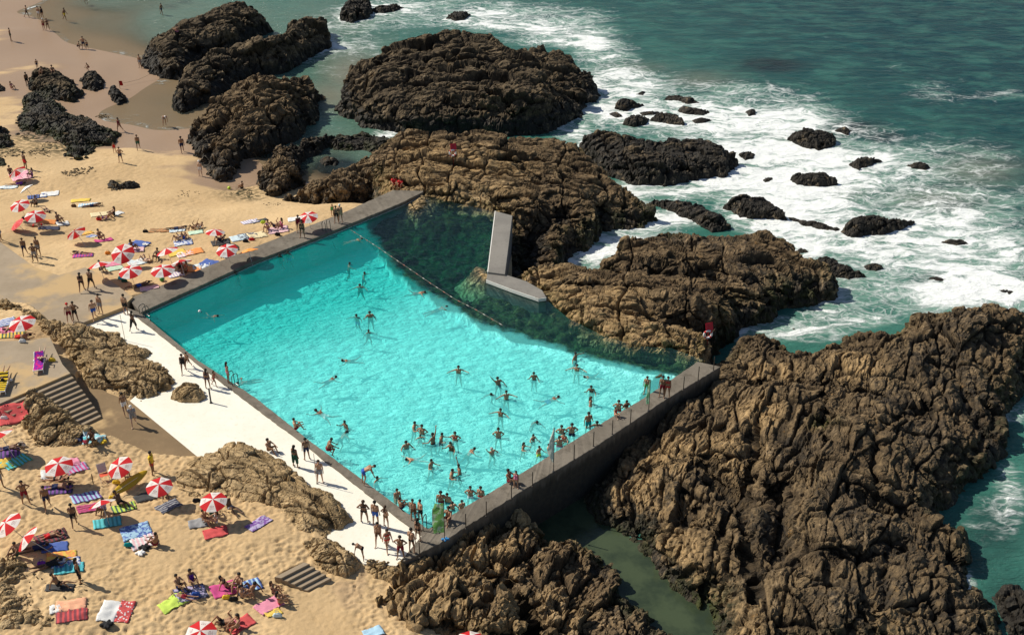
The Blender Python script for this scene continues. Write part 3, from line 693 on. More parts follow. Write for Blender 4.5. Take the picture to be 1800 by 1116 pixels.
    rock('large layered tan and brown rock mass above the dark end of the pool', '640,330 668,300 702,268,1 742,248,2.4 790,244,3.2 832,224,4 862,236,3.4 922,244,3.2 975,250,2.8 1022,266,2.4 1052,304,1.8 1068,330,.8 1100,354,.5 1140,380 1150,388 1118,400 1062,408 1032,436 1000,442 962,470,2 928,488,3.2 896,486,3.2 894,440,3.2 899,384,3.4 872,374,3.2 842,354,3.2 800,356,3.2 770,354,3.2 742,350,3.2 700,338,3.4', -3.4,
         [(690,310,.3),(760,270,1.0),(840,245,1.5),(900,270,1.3),(960,290,.9),(1010,310,.3),(1080,370,-1.5),(1020,400,-1.0),(960,440,-.8),(920,460,-.6),(920,390,-.6),(860,330,.9),(800,320,.9),(760,340,.45),(960,350,.9),(880,360,.5),(720,330,.35),(770,348,.2),(830,346,.3)], .8, -12, 'brown', .075, 1.1, 51, SEA + 1.8, 3.4, 2.4, rel=.75, dip=40, algae=.4, cracks=[('918,478 922,440 934,400 955,372 990,352', 1.4, 2.4), ('830,338 870,345 905,355', .5, .8), ('760,275 830,285 900,300 980,330', .35, .5)], tan=[(700,320,3), (760,310,4.5), (830,310,4), (800,345,3.5), (740,285,3), (870,355,3), (900,310,2.5)], base=[(700,340,-1.3),(770,352,-1.8),(842,352,-1.8),(870,372,-1.8),(900,400,-1.8),(905,480,-1.8),(640,320,-2),(702,262,-3),(760,240,-3.4),(900,235,-3.6),(1000,250,-3.6),(1060,300,-3.6),(1140,380,-3.6),(1060,410,-3.6),(1000,440,-3),(960,470,-2)])
    rock('flat topped black rock in the surf, right of the layered rock mass', '1018,262 1026,240,.8 1060,234,1 1120,246,1 1160,250,1 1222,252,.8 1268,262,.5 1300,290 1272,312 1202,318 1172,330 1110,326 1062,306', SEA,
         [(1060,265,-1.2),(1150,275,-1.1),(1240,280,-1.6),(1120,310,-2)], .9, -8, 'dark', .11, .8, 61, SEA + 2.4, 2, 1.8)
    rock('rounded dark and tan rock mass on the right side of the pool', '905,490,2 945,474,2.5 1000,468,2.8 1040,470,3 1064,450,3 1094,422,2.8 1160,412,2.8 1232,422,2.4 1292,418,1.8 1312,438,.8 1342,440,.6 1402,470 1462,500 1470,524 1432,536 1372,542 1356,566 1302,578 1290,600 1262,612 1242,640,2.4 1226,646,3.1 1185,620,3.1 1115,614,3.1 1060,598,3.1 1005,568,3.1 958,530,3.1 930,508,3.1', -3.4,
         [(940,490,.1),(1000,490,.5),(1100,440,.3),(1180,440,.8),(1260,450,.4),(1380,500,-.7),(1440,515,-1.8),(1100,520,.9),(1200,510,1.4),(1280,530,.6),(1330,550,-1.4),(1180,575,.2),(1060,560,.1),(1250,600,-.4),(1000,535,.0),(1230,620,.0),(1130,590,.0),(1300,560,-1)], .7, -18, 'brown', .075, 1.05, 71, SEA + 2.0, 2.8, 2.2, rel=.75, dip=40, algae=.5, cracks=[('1060,470 1130,480 1210,470', .6, .7), ('1140,468 1200,474 1260,480', .9, 1.1), ('1190,560 1250,566 1310,568 1360,560', 1.2, 1.7), ('1000,505 1060,510 1110,520', .4, .6)], wet_at=[(1330,480,4),(1260,430,4),(1180,430,3),(1420,500,4)], tan=[(940,500,3), (1000,540,3.5), (1060,570,3.5), (1120,590,3.2), (1180,600,3.2), (1230,625,3), (1080,540,2.5), (960,490,2), (1250,610,2)], base=[(905,490,-1.6),(935,505,-1.6),(960,526,-1.6),(1005,562,-1.6),(1060,592,-1.6),(1115,608,-1.6),(1185,612,-1.6),(1226,638,-1.5),(1262,612,-2.5),(1290,600,-3.5),(1302,578,-3.6),(1372,542,-3.6),(1470,524,-3.7),(1402,470,-3.6),(1312,438,-3.6),(1232,418,-3.6),(1092,418,-3.6),(1046,466,-3.4),(945,470,-2)])
    # big headland at the lower right
    rock('huge cracked brown headland filling the lower right, from the pool wall to the sea', '1262,650 1300,612 1342,602 1398,632,.4 1425,640,.4 1462,602,1.2 1502,590,1.5 1562,590,1.5 1575,562,2 1642,545,2 1682,545,2 1722,530,2.2 1762,545,2 1775,570,1 1810,575 1830,640 1800,700 1765,730 1775,790 1725,850 1655,905 1640,935 1700,950 1706,1000 1700,1040 1745,1062 1770,1130 1740,1200 1250,1200 1245,1095 1190,1052 1112,962 1056,934 1020,890 1040,835 1100,778 1168,720', SEA - .2,
         [(1290,660,-1.0),(1120,795,-1.2),(1060,850,-1.8),(1060,905,-2.6),(1200,800,-.2),(1300,740,-.2),(1400,700,.3),(1350,640,-1.2),(1500,630,.2),(1600,600,.2),(1700,560,.8),(1760,620,-.8),(1500,760,.8),(1500,820,.8),(1400,900,.5),(1280,900,.3),(1180,930,-1.4),(1120,930,-2.6),(1650,800,-.6),(1560,900,-.4),(1600,1000,-1.0),(1680,980,-2),(1300,1060,-1.0),(1230,1060,-2.4),(1500,1090,.2),(1700,1100,-1.8),(1400,1000,.2),(1700,720,-.9)], 1.3, 62, 'deep', .07, .95, 81, SEA + 1.5, 2.4, 2.9, rel=.5, dip=35, algae=.35, wetk=.85,
         cracks=[('1322,735 1327,800 1302,860 1312,930 1334,1010', .35, .7), ('1448,650 1450,700 1447,745 1457,790', .22, .5), ('1540,765 1560,740 1600,715 1640,700', .25, .5), ('1690,660 1712,690 1740,720 1770,740', .5, 1.0), ('1536,775 1538,860', .3, .8), ('1530,870 1610,880', .6, 1.2), ('1372,845 1376,900 1374,955', .8, 1.6), ('1245,815 1285,835 1318,870', .9, 1.6), ('1284,880 1270,940 1250,1000', .25, .7), ('1246,900 1242,1000', .2, .6), ('1600,930 1530,960 1460,970', .4, .8), ('1100,800 1160,790 1260,800 1310,790', .35, .5), ('1330,650 1400,660 1480,670 1550,690', .3, .5), ('1130,870 1200,880 1280,850', .25, .3)],
         tan=[(1100,900,3), (1150,930,3.5), (1180,970,3.5), (1130,840,3), (1220,1010,3), (1180,790,2.5), (1280,790,2.5), (1360,640,2), (1330,730,2), (1500,650,2.2), (1580,1060,1.5), (1290,1090,2)], al_at=[(1230,1060,1.5), (1080,930,1.2), (1440,800,.8)], wet_at=[(1650,640,4.5),(1720,680,5),(1560,940,4),(1480,890,3),(1350,930,2.5),(1600,1060,4.5),(1690,850,5),(1240,830,2),(1640,770,4),(1480,1060,3),(1700,590,4),(1400,800,2.5),(1560,700,3),(1180,850,2),(1300,1000,2)])
    rock('craggy tan rock heap below the white deck corner and dark wall', '640,1010 668,992 700,988 742,980 790,968 832,944,.6 872,902,1.2 906,888,1.2 934,928,.6 962,962 1002,962 1042,972 1078,1000 1092,1052 1132,1082 1190,1130 1200,1200 640,1200', -3.6,
         [(680,1010,-.1),(740,1000,-.3),(820,970,-.6),(880,920,-.7),(905,900,-.7),(930,950,-1.6),(1000,990,-2.2),(1060,1010,-2.2),(1080,1070,-2.3),(1140,1110,-2.6),(900,1050,-.4),(800,1050,.2),(700,1080,.6),(1000,1080,-1.3),(850,1116,.3),(960,1010,-1.9)], .8, 70, 'brown', .07, 1.1, 91, SEA + 1.0, 1.8, 2.2, algae=.5, tan=[(720,1040,4), (800,1060,3), (860,960,2.5), (760,1000,2.5), (980,1040,1.6), (920,1080,2.5)], cracks=[('880,1000 930,1040 950,1090', .6, 1.2), ('650,1030 720,1025 800,1040 850,1060', .25, .5)])
    rock('narrow upright rock rib in the shadow of the tall pool wall', '855,940 868,905,.6 895,880,1 915,888,1 942,940,.4 950,975 915,985 880,965', -3.6, [(900,905,-.5),(925,950,-1.3),(880,940,-1.0)], .6, 75, 'tan', .07, .8, 93, SEA + 1, 2.2, 1.4)
    # rocks around the decks
    rock('folded tan rock between the lounger terrace and the white deck', '70,592 100,575 128,582 150,590 195,594 228,606 276,625 262,640 290,652 316,676 300,694 284,704 250,712 225,706 190,698 160,690 136,662 122,640', -.3,
         [(90,592,1.5),(150,610,1.0),(220,620,.7),(150,650,1.3),(230,660,1.2),(290,670,.9),(200,690,.5),(110,625,1.7),(255,632,.4)], .45, -20, 'tan', .055, .52, 101, -3, 1.8, 1.5, rag=.5, wetk=.3)
    rock('smooth tan boulder at the right tip of the folded rock, on the white deck', '296,706 300,688,.4 325,668,.7 350,676,.5 366,704 350,713 320,714', -.2, [(330,690,1.0),(345,700,.7)], .4, 20, 'tan', .05, .35, 103, -3, 1.4, 1.2, rag=.3, name='boulder', wetk=.2)
    rock('broad sandy tan rock with rugged right end beside the white deck', '282,872 300,842 330,812 375,792,.3 440,776,.5 472,786,.5 502,812,.4 545,842,.4 562,856,.3 612,892,.3 628,912,.2 600,938 575,948 556,962 520,955 495,930 455,905 400,894 345,890 305,885', -.1,
         [(340,850,.9),(420,800,1.2),(470,800,1.1),(540,860,1.2),(600,905,1.1),(500,870,1.5),(420,860,1.3),(520,930,1.2),(570,935,.9),(380,880,1.0),(310,865,.75)], .7, -28, 'tan', .05, .5, 105, -3, 2.0, 1.9, rag=.5, wetk=.3)
    rock('rounded tan boulder between the small stairs and the white deck', '524,968 545,950 572,944,.3 600,955,.3 622,975,.2 634,998 616,1022 584,1016 545,1004', -.2, [(570,965,.9),(600,985,.9),(550,985,.8)], .45, 20, 'tan', .05, .6, 107, -3, 1.5, 1.4, rag=.4, name='boulder', wetk=.3)
    rock('small tan boulder at the tip of the white deck, beside the bending boy', '640,1006 645,990 665,982,.2 684,980,.3 700,990,.2 715,1006 700,1020 660,1018', -.2, [(672,992,.55),(695,1004,.4)], .4, 20, 'tan', .05, .5, 109, -3, 1.5, 1.2, rag=.3, name='boulder', wetk=.3)
    rock('jagged sandy rock between the wide stairs and the lower beach', '20,725 50,700 78,690,.2 112,715,.2 150,755 190,778 215,790 190,800 150,798 110,805 80,812 40,800 45,760', .3,
         [(50,720,2.1),(90,715,1.9),(120,745,1.4),(170,780,.9),(80,780,1.7),(45,770,1.9)], .6, 60, 'tan', .05, .55, 111, -3, 1.7, 1.4, rag=.6, wetk=.3)
    rock('flat stained rock in the bottom left corner, level with the sand', '-40,960 20,965 55,985 75,1010 60,1040 85,1060 110,1090 100,1140 -40,1150', .8, [(20,1000,2.1),(0,1080,2.3),(60,1060,2.0),(80,1110,1.95)], .9, 40, 'tan', .06, .45, 113, -3, 1.5, 1.3, rag=.9, wetk=.6)
    rock('rugged rock crest above the striped umbrella, beside the concrete slab', '-30,540 18,536 40,548 75,566 105,582 118,596 92,604 62,588 30,560 -30,556', .4, [(10,545,1.6),(50,560,1.9),(90,585,1.7)], .45, -30, 'tan', .055, .55, 115, -3, 1.8, 1.2, rag=.4, wetk=.3)
    rock('low tan rock in the dark pool water just below the wall end', '703,366 722,352 760,352 775,366 760,382 735,390 712,384', -1.0, [(735,368,.02),(755,362,.0)], .7, 10, 'tan', .06, .5, 121, -3, 2, 1.2, rag=.4, wetk=.2, algae=.4)
    rock('low tan rock in the dark pool water at the corner of the bent slab', '816,492 835,478 862,480 872,494 880,508 850,512 826,504', -1.0, [(840,490,.05),(858,500,.1)], .6, 10, 'tan', .055, .5, 123, -3, 2, 1.2, rag=.35, wetk=.2, algae=.4)
    rock('low tan rocks along the pool edge under the layered rock mass', '770,352 800,344 850,348 872,360 868,374 840,368 800,366', -1.0, [(800,354,.15),(850,358,.2)], .6, 0, 'tan', .06, .6, 125, -3, 2.4, 1.3, rag=.4, wetk=.2, algae=.3)
    rock('green weed covered rock in shallow water against the far part of the tall wall', '1128,696 1138,676 1158,664 1174,664 1172,678 1152,690', -.95, [(1155,674,-.12)], .35, 10, 'dark', .05, .4, 127, -3, 1.3, 1, rag=.25, wetk=.2, algae=1.0, al_at=[(1155,674,1.6)])
    # single rocks in the sea
    sea = [
     ('dark rock standing highest in the surf at the top edge, left of the island', '596,38 604,10,.8 622,-4,1 644,-2,1 656,12,.6 648,34 620,42', -1.9, 1.0),
     ('low dark rock touching the top edge, right of the highest top rock', '652,22 662,12,.4 700,10,.4 712,16 690,24 668,26', -2.7, .7),
     ('small dark rock in white water just above the island', '783,35 792,24,.5 810,22,.5 828,28 818,38 800,40', -2.6, .6),
     ('wedge shaped black rock above the flat topped rock', '1080,194 1084,176,.6 1100,172,.7 1120,180,.5 1140,187 1118,192 1096,197', -2.4, .6),
     ('low black rock strip left of the braided surf rocks', '1066,202 1085,198 1096,206 1085,210', -3.0, .4),
     ('rounded black rock below the wedge shaped rock', '1094,222 1098,208,.5 1118,200,.6 1142,206,.4 1138,222 1116,226', -2.6, .6),
     ('broken black rock under a thread of foam, middle of the surf group', '1142,214 1152,200,.6 1170,197,.6 1190,202,.6 1205,212,.4 1206,226 1190,222 1165,219', -2.5, .5),
     ('flat black rock at the top of the braided surf group', '1164,178 1172,168,.4 1195,167,.5 1214,172,.4 1234,184 1210,186 1190,180', -2.7, .5),
     ('thin slab of black rock washed by foam at the right of the surf group', '1190,198 1195,187,.3 1215,188,.4 1250,200 1236,206 1210,204', -2.8, .4),
     ('lowest thin black rock of the surf group', '1212,214 1230,208,.2 1252,212 1240,218 1222,219', -3.0, .3),
     ('thin black rib of rock between two foam threads, left of the surf group', '1120,200 1135,196,.2 1160,199 1150,205 1130,206', -2.95, .35),
     ('black knob of rock at the upper left of the surf group', '1116,168 1124,160,.3 1136,163 1132,170', -2.9, .35),
     ('low dark rock awash beside the pointed rock, to its right', '1465,232 1485,222,.3 1500,232 1490,240', -3.0, .4),
     ('tiny isolated black rock in open foam', '1310,200 1316,192,.4 1330,197 1328,205 1316,206', -2.8, .4),
     ('pointed dark rock with a smooth left slope in the right surf', '1378,246 1410,236,.4 1428,228,1 1455,232,.8 1470,250 1462,262 1435,267 1402,258', -2.2, .8),
     ('flat dark rock in foam below the pointed rock', '1384,318 1392,305,.6 1420,303,.7 1448,300,.7 1462,312,.4 1476,326 1440,331 1400,328', -2.5, .6),
     ('small peaked dark rock to the right of the pointed rock', '1490,292 1502,278,.5 1520,273,.6 1540,278,.4 1556,285 1530,294 1510,303', -2.6, .6),
     ('small oblong dark rock furthest right in the upper surf', '1584,292 1600,284,.4 1620,285,.4 1636,296 1628,301 1604,298', -2.8, .5),
     ('humped dark rock with a tail, alone in white water at the right', '1478,410 1484,392,.6 1510,378,.9 1530,373,1.1 1560,386,.7 1605,394 1590,404 1556,414 1500,420', -2.2, .8),
     ('rounded dark rock joined to a thin reef, left of the humped rock', '1272,368 1284,350,.6 1310,342,.9 1345,350,.7 1375,372,.3 1384,390 1350,388 1300,384', -2.3, .7),
     ('thin reef of dark rock running to the humped rock', '1370,376 1390,380,.2 1425,388,.3 1478,404 1470,410 1430,402 1385,390', -2.9, .4),
     ('low dark rock between the layered mass and the rounded reef rock', '1128,358 1160,352,.4 1190,349,.6 1232,362,.5 1268,384,.3 1284,404 1252,412 1215,392 1180,376', -2.5, .7),
     ('dark brown rock lying in foam right of the pool side mass', '1420,472 1430,456,.5 1460,452,.5 1500,472,.4 1532,490 1490,496 1450,488', -2.6, .7),
     ('small pair of dark knobs in foam near the brown rock', '1512,470 1520,460,.4 1540,460,.4 1558,474 1540,480 1522,477', -2.8, .5),
     ('tiny dark rock in foam above the pool side mass', '1398,444 1404,434,.3 1418,436,.3 1426,446 1410,449', -2.9, .4),
     ('small ragged rock against the top of the pool side mass', '1318,420 1335,410,.3 1360,416,.3 1372,432 1345,434', -2.8, .5),
     ('small dark rock between flat rock and foam', '1338,318 1345,310,.3 1358,314 1356,322 1345,323', -2.9, .4),
     ('low wet rock nearly covered by foam, below the flat topped black rock', '1295,275 1310,266,.3 1328,268,.3 1326,282 1308,286', -2.9, .4),
     ('half sunk dark rock streak in foam at right', '1650,428 1665,420,.2 1690,420,.2 1706,430 1680,434', -3.1, .3),
     ('second half sunk rock streak, below the first', '1738,512 1765,506,.2 1790,514 1775,520', -3.2, .3),
     ('sunken rock just breaking the foam in front of the headland', '1630,490 1645,484,.2 1668,492 1655,498', -3.15, .3),
     ('dark rock in a burst of foam in the narrow inlet', '1388,580 1394,574,.2 1402,580 1396,586', -3.0, .3),
     ('rock knob at the right edge of the photo, beyond the headland', '1772,560 1778,548,.5 1800,546,.5 1830,560 1800,572', -2.4, .6),
     ('dark wet rock in the lower right water beside the headland', '1740,1050 1765,1040 1830,1050 1830,1140 1770,1120', -2.6, .8),
    ]
    for i, (lab, ol, zt, am) in enumerate(sea):
        pts = [p.split(',') for p in ol.split()]
        cx = sum(float(p[0]) for p in pts) / len(pts); cy = sum(float(p[1]) for p in pts) / len(pts)
        rock(lab, ol, SEA - .1, [(cx, cy, zt)], .45, -10 + 9 * (i % 4), 'dark', .09, am * .7, 200 + i * 7, SEA + 2.4, 1.6, 1.3, rag=.55, name='sea_rock', group='rocks standing in the surf')

# ------------------------------------------------------------------ sea
FOAM = [ # photo x,y, radius x,y, density
 (700,20,90,26,.95),(620,70,60,40,.7),(560,100,40,30,.45),(830,25,90,22,.75),(960,50,90,32,1.0),(1040,80,40,40,1.0),(1085,130,45,40,1.05),(1060,190,40,40,.95),(1015,235,40,20,1.0),(1120,160,90,30,.75),(1200,200,100,40,1.0),
 (1280,215,90,40,1.0),(1350,200,80,40,.75),(1420,210,70,35,.6),(1290,170,60,20,.5),(1340,260,90,50,1.0),(1440,290,90,40,1.0),(1540,290,90,30,.85),(1530,245,60,25,.5),(1650,270,90,30,.55),(1740,280,50,25,.55),
 (1350,330,80,30,1.0),(1100,335,50,14,.9),(1200,340,80,14,.95),(1290,330,50,20,.95),(1440,350,120,40,1.0),(1580,340,110,40,.9),(1690,340,70,40,.7),(1770,360,60,40,.6),
 (1420,420,80,40,1.05),(1540,440,120,40,1.1),(1660,400,100,40,.8),(1640,460,120,40,1.0),(1750,450,80,50,.9),(1560,510,110,30,.95),(1680,520,90,25,1.0),(1780,510,60,30,.95),(1460,520,40,22,.7),(1400,575,40,18,.75),(1450,560,60,20,.5),
 (1050,440,40,24,1.4),(1105,425,40,16,1.3),(1000,462,30,14,1.2),(1160,385,60,14,.8),(1080,350,40,14,.8),(1080,440,40,20,1.3),(1140,420,50,16,.9),(1050,450,18,16,1.4),(1180,395,40,12,.5),(680,240,30,10,.9),(560,60,30,20,.6),(1640,160,50,22,.36),(1700,175,70,12,.38),(1780,165,40,8,.45),(1560,120,50,12,.30),(1290,165,30,10,.35),
 (1790,725,30,18,.9),(1770,850,25,60,.5),(1720,920,50,60,.22),(1780,890,20,60,.6),(1700,1030,16,30,.75),(1640,940,30,10,.5),(1300,590,25,10,.6),(1350,580,50,16,.7),(1440,585,50,16,.6),(1520,560,50,16,.7),(1230,330,120,12,.8),(880,30,80,14,.8),(1350,390,60,20,.9)]
def build_sea():
    X, Y = grid(-84, 84, 44, 184, .28)
    px, py = to_px(X, Y, SEA)
    foam = np.zeros_like(X)
    for (a, b, rx, ry, dn) in FOAM:
        foam = 1 - (1 - foam) * (1 - np.minimum(dn, .98) * np.exp(-(((px - a) / rx) ** 2 + ((py - b) / ry) ** 2) * .9))
    # water works hardest round the rocks on the open side
    near = np.zeros_like(X)
    for P in ROCK_POLYS:
        P = np.array(P); m = (X > P[:, 0].min() - 3) & (X < P[:, 0].max() + 3) & (Y > P[:, 1].min() - 3) & (Y < P[:, 1].max() + 3)
        if m.any(): near[m] = np.maximum(near[m], np.exp(-np.maximum(-poly_sd(X[m], Y[m], P), 0) / .8))
    open_ = sstep(.12, .4, foam)
    foam = np.clip(foam + .4 * near * open_, 0, 1)
    deep = sstep(-150, 420, (px - 1350) * .5 - (py - 330) * 1.1)
    Zs = np.where((X > -80) & (X < 5), zsand(X, Y), -9)
    shal = (1 - sstep(-4.15, -3.5, -(-7.0 - Zs) * 0 + (SEA - Zs) * -1 + 0)) * 0
    dep = SEA - Zs                       # depth of water over the sand
    shal = (1 - sstep(.0, 1.0, dep)) * .98
    sandy = np.exp(-np.maximum(dep, 0) / 1.1) * .9 * (px < 700)
    for (a, b, rx, ry, dn) in [(1640,350,90,22,.5),(1720,300,80,30,.5),(1230,140,60,16,.45),(1120,120,60,14,.35),(1400,255,60,20,.35),(620,130,70,50,.9),(580,170,60,40,.85),(560,40,120,50,.35),(1480,340,60,20,.3)]:
        sandy = np.maximum(sandy, dn * np.exp(-((px - a) / rx) ** 2 - ((py - b) / ry) ** 2))
    kelp = np.zeros_like(X)
    for (a, b, rx, ry, dn) in [(1355,115,62,14,1),(1500,225,60,14,.9),(1550,240,40,12,.8),(1640,490,40,14,.5),(1680,365,30,12,.5),(1760,510,30,10,.6),(1700,960,50,60,.6),(1780,1060,60,60,.6),(590,296,46,24,1.2),(620,310,30,12,.9),(1745,940,70,70,.6),(300,12,14,5,.5),(325,4,16,4,.5)]:
        kelp = np.maximum(kelp, dn * np.exp(-(((px - a) / rx) ** 2 + ((py - b) / ry) ** 2) ** 1.5))
    kelp = np.clip(kelp + .5 * kelp * fbm(X / 2, Y / 1.2, 301, 3), 0, 1)
    # thin white line where the swash meets the sand
    sw = np.exp(-((dep - .03 - .06 * fbm(X / 3, Y / 3, 303, 3)) / .05) ** 2) * (px < 345) * sstep(-.3, .2, fbm(X / 9, Y / 9, 304, 2) + .12)
    foam = np.maximum(foam, sw * .7)
    Z = SEA + .10 * fbm(X / 9, Y / 4, 305, 3) * sstep(.3, 1.5, np.where(px < 700, dep, 2)) + .12 * foam * fbm(X / 1.2, Y / 1.0, 306, 3) * (px > 560)
    ch = poly_sd(X, Y, PL('866,965 880,905 1000,825 1060,845 1075,930 1120,960 1260,1090 1260,1180 1150,1160 1080,1050 1000,1000', SEA))
    keep = (dep > -.35) & (poly_sd(X, Y, POOLP) < -.6) & (ch < -.2)
    me = grid_mesh('water', X, Y, Z, keep, {'foam': foam, 'deep': deep, 'shallow': shal, 'sandy': sandy, 'kelp': kelp})
    tag(link('water', me, M['sea']), kind='structure')
    Xc, Yc = grid(-6, 16, 44, 70, .5)
    dc = poly_sd(Xc, Yc, PL('866,965 880,905 1000,825 1060,845 1075,930 1120,960 1260,1090 1260,1180 1150,1160 1080,1050 1000,1000', SEA))
    me = grid_mesh('water', Xc, Yc, np.full(Xc.shape, SEA + .004), dc > -1.2, {})
    tag(link('water', me, M['calm_water']), kind='structure')
    # open sea out to the horizon
    far = [(-3000, 183.9), (3000, 183.9), (3000, 5000), (-3000, 5000)]
    V = [(x, y, SEA) for x, y in far] + [(83.9, -200, SEA), (3000, -200, SEA), (3000, 183.9, SEA), (83.9, 183.9, SEA)] + [(-3000, 183.9, SEA - .01), (-83.9, 183.9, SEA - .01), (-83.9, 120, SEA - .01), (-3000, 120, SEA - .01)]
    me = mesh_np('water', V, [(0, 1, 2, 3), (4, 5, 6, 7), (8, 9, 10, 11)], {'deep': [1] * 12, 'foam': [0] * 12, 'shallow': [0] * 12, 'sandy': [0] * 12, 'kelp': [0] * 12})
    tag(link('water', me, M['sea']), kind='structure')
build_sand(); build_pool()
stair('wide flight of concrete stairs from the lounger terrace down to the brown path', (-10,712), (124,656), (96,772), (178,733), 1.84, .05, 10, M['step_concrete'])
stair('short flight of concrete steps from the lower sand down to the deck passage', (482,1010), (534,984), (540,1040), (582,1018), 1.0, .15, 5, M['step_concrete'])
build_rocks(); build_sea()
# ------------------------------------------------------------------ people: one continuous body per pose, clothing and hair cut from it
def objcol_mat(name, rough=.6, bump=None):
    t = NT(name); oi = t.n("ObjectInfo"); n = t.noise(9, 3, .6).outputs["Fac"]
    c = t.mix(t.rng(n, .3, .7, 0, .25), oi.outputs["Color"], t.mix(1, oi.outputs["Color"], (.55, .5, .5), 'MULTIPLY'))
    M[name] = t.set(c, rough, spec=.3)
objcol_mat('skin', .5); objcol_mat('cloth', .85); objcol_mat('hair', .7); objcol_mat('plastic', .35); objcol_mat('metal', .3)
M['metal'].node_tree.nodes["Principled BSDF"].inputs["Metallic"].default_value = .7
V3 = lambda *a: np.array(a, float)
def nrm(v): v = np.asarray(v, float); return v / (np.linalg.norm(v) + 1e-9)
def tube_mesh(p0, r0, p1, r1, n=10):
    """tapered capsule as verts, quads/tris"""
    p0, p1 = np.asarray(p0, float), np.asarray(p1, float); ax = p1 - p0; L = np.linalg.norm(ax)
    ax = ax / L if L > 1e-6 else V3(0, 0, 1)
    e = V3(1, 0, 0) if abs(ax[0]) < .8 else V3(0, 1, 0); a = nrm(np.cross(ax, e)); b = np.cross(ax, a)
    V, Fc = [], []
    rings = [(p0 - ax * r0 * math.sin(R(q)), r0 * math.cos(R(q))) for q in (89, 60, 30, 0)] + [(p1 + ax * r1 * math.sin(R(q)), r1 * math.cos(R(q))) for q in (0, 30, 60, 89)]
    for c, r in rings:
        for k in range(n): V.append(c + r * (a * math.cos(6.28318 * k / n) + b * math.sin(6.28318 * k / n)))
    for i in range(len(rings) - 1):
        for k in range(n): Fc.append((i * n + k, i * n + (k + 1) % n, (i + 1) * n + (k + 1) % n, (i + 1) * n + k))
    Fc.append(tuple(range(n))[::-1]); Fc.append(tuple((len(rings) - 1) * n + k for k in range(n)))
    return V, Fc
def join_tubes(name, tubes, n=10):
    V, Fc = [], []
    for t in tubes:
        v, f = tube_mesh(*t[:4], n=n); o = len(V); V += [tuple(q) for q in v]; Fc += [tuple(i + o for i in q) for q in f]
    me = bpy.data.meshes.new(name); me.from_pydata(V, [], Fc); me.update()
    me.polygons.foreach_set("use_smooth", [True] * len(me.polygons))
    return me
class Body: pass
def make_body(name, torso=(0, 0, 1), arms=None, legs=None, head=None, right=(1, 0, 0), anchor='min', female=False, curl=.5):
    """arms/legs: ((upper dir),(lower dir)) for left, right in the local frame x right, y front, z up"""
    t = nrm(torso); r = nrm(right); f = nrm(np.cross(t, r)) ; r = np.cross(f, t)
    hip = V3(0, 0, 0); C = []
    def add(p0, r0, p1, r1, lab): C.append((np.asarray(p0, float), r0, np.asarray(p1, float), r1, lab))
    sw = .165 if female else .185; hw = .10 if female else .09
    waist = hip + t * .20; chest = hip + t * .38; neck = hip + t * .50
    for s in (-1, 1):
        add(hip + r * s * hw * .75 - t * .02, .115 if female else .108, waist + r * s * .06, .088 if female else .10, 'pelvis')
        add(waist + r * s * .06, .088 if female else .10, chest + r * s * .085, .105 if female else .118, 'torso')
        add(chest + r * s * .085, .10, hip + t * .47 + r * s * (sw - .04), .062, 'torso')
    if female:
        for s in (-1, 1): add(chest + r * s * .075 + f * .065 - t * .03, .058, chest + r * s * .07 + f * .05, .05, 'torso')
    add(neck - t * .04, .065, neck + t * .07, .052, 'neck')
    h = nrm(head) if head is not None else nrm(t * .9 + f * .12 if t[2] > .5 else t)
    hf = nrm(f - h * (f @ h)); hc = neck + t * .06 + h * .125
    add(hc - h * .045 + hf * .022, .068, hc + h * .04 - hf * .008, .092, 'head')
    add(hc + hf * .085 - h * .015, .014, hc + hf * .098 - h * .03, .014, 'head')           # nose
    add(hc + hf * .055 - h * .085, .026, hc + hf * .045 - h * .07, .035, 'head')            # chin
    for s in (-1, 1): add(hc + r * s * .088 - h * .02, .018, hc + r * s * .092 + h * .01, .020, 'head')
    for s, (du, dl) in zip((-1, 1), arms):
        sh = hip + t * .455 + r * s * sw; el = sh + nrm(du) * .29; wr = el + nrm(dl) * .25
        add(sh, .058, el, .040, 'upper'); add(el, .040, wr, .027, 'fore')
        d = nrm(dl); side = nrm(np.cross(d, r * s + V3(.01, .02, .03))); kn = wr + d * .095
        add(wr, .026, kn, .030, 'hand')
        inw = nrm(np.cross(side, d)) * .4
        for k, (o, ln) in enumerate(((-.033, .062), (-.011, .076), (.011, .080), (.033, .070))):
            a0 = kn + side * o; a1 = a0 + d * ln * .5; a2 = a1 + nrm(d + inw * curl) * ln * .5
            add(a0, .0125, a1, .0115, 'hand'); add(a1, .0115, a2, .0105, 'hand')
        th = wr + d * .035 + side * .028; add(th, .014, th + nrm(d + side * .8) * .055, .0115, 'hand')
    for s, (du, dl) in zip((-1, 1), legs):
        hj = hip + r * s * hw - t * .03; kn = hj + nrm(du) * .43; an = kn + nrm(dl) * .41
        add(hj, .092, kn, .058, 'thigh'); add(kn, .056, an, .036, 'shin')
        ff = nrm(f * .9 + r * s * .25 + nrm(dl) * .25) if t[2] > .5 else nrm(dl) * .8 + f * .3
        ff = nrm(ff)
        add(an, .036, an + nrm(dl) * .035 - ff * .03, .034, 'foot'); add(an + nrm(dl) * .04, .036, an + nrm(dl) * .05 + ff * .15, .028, 'foot')
    lo = min(min(p[2] - a, q[2] - b) for p, a, q, b, _ in C)
    off = V3(0, 0, -lo) if anchor == 'min' else V3(0, 0, 0)
    C = [(p + off, a, q + off, b, l) for p, a, q, b, l in C]
    me = join_tubes(name, C); o = bpy.data.objects.new(name, me); COL.objects.link(o)
    m = o.modifiers.new('r', 'REMESH'); m.mode = 'VOXEL'; m.voxel_size = .0115
    m2 = o.modifiers.new('s', 'SMOOTH'); m2.factor = .5; m2.iterations = 3
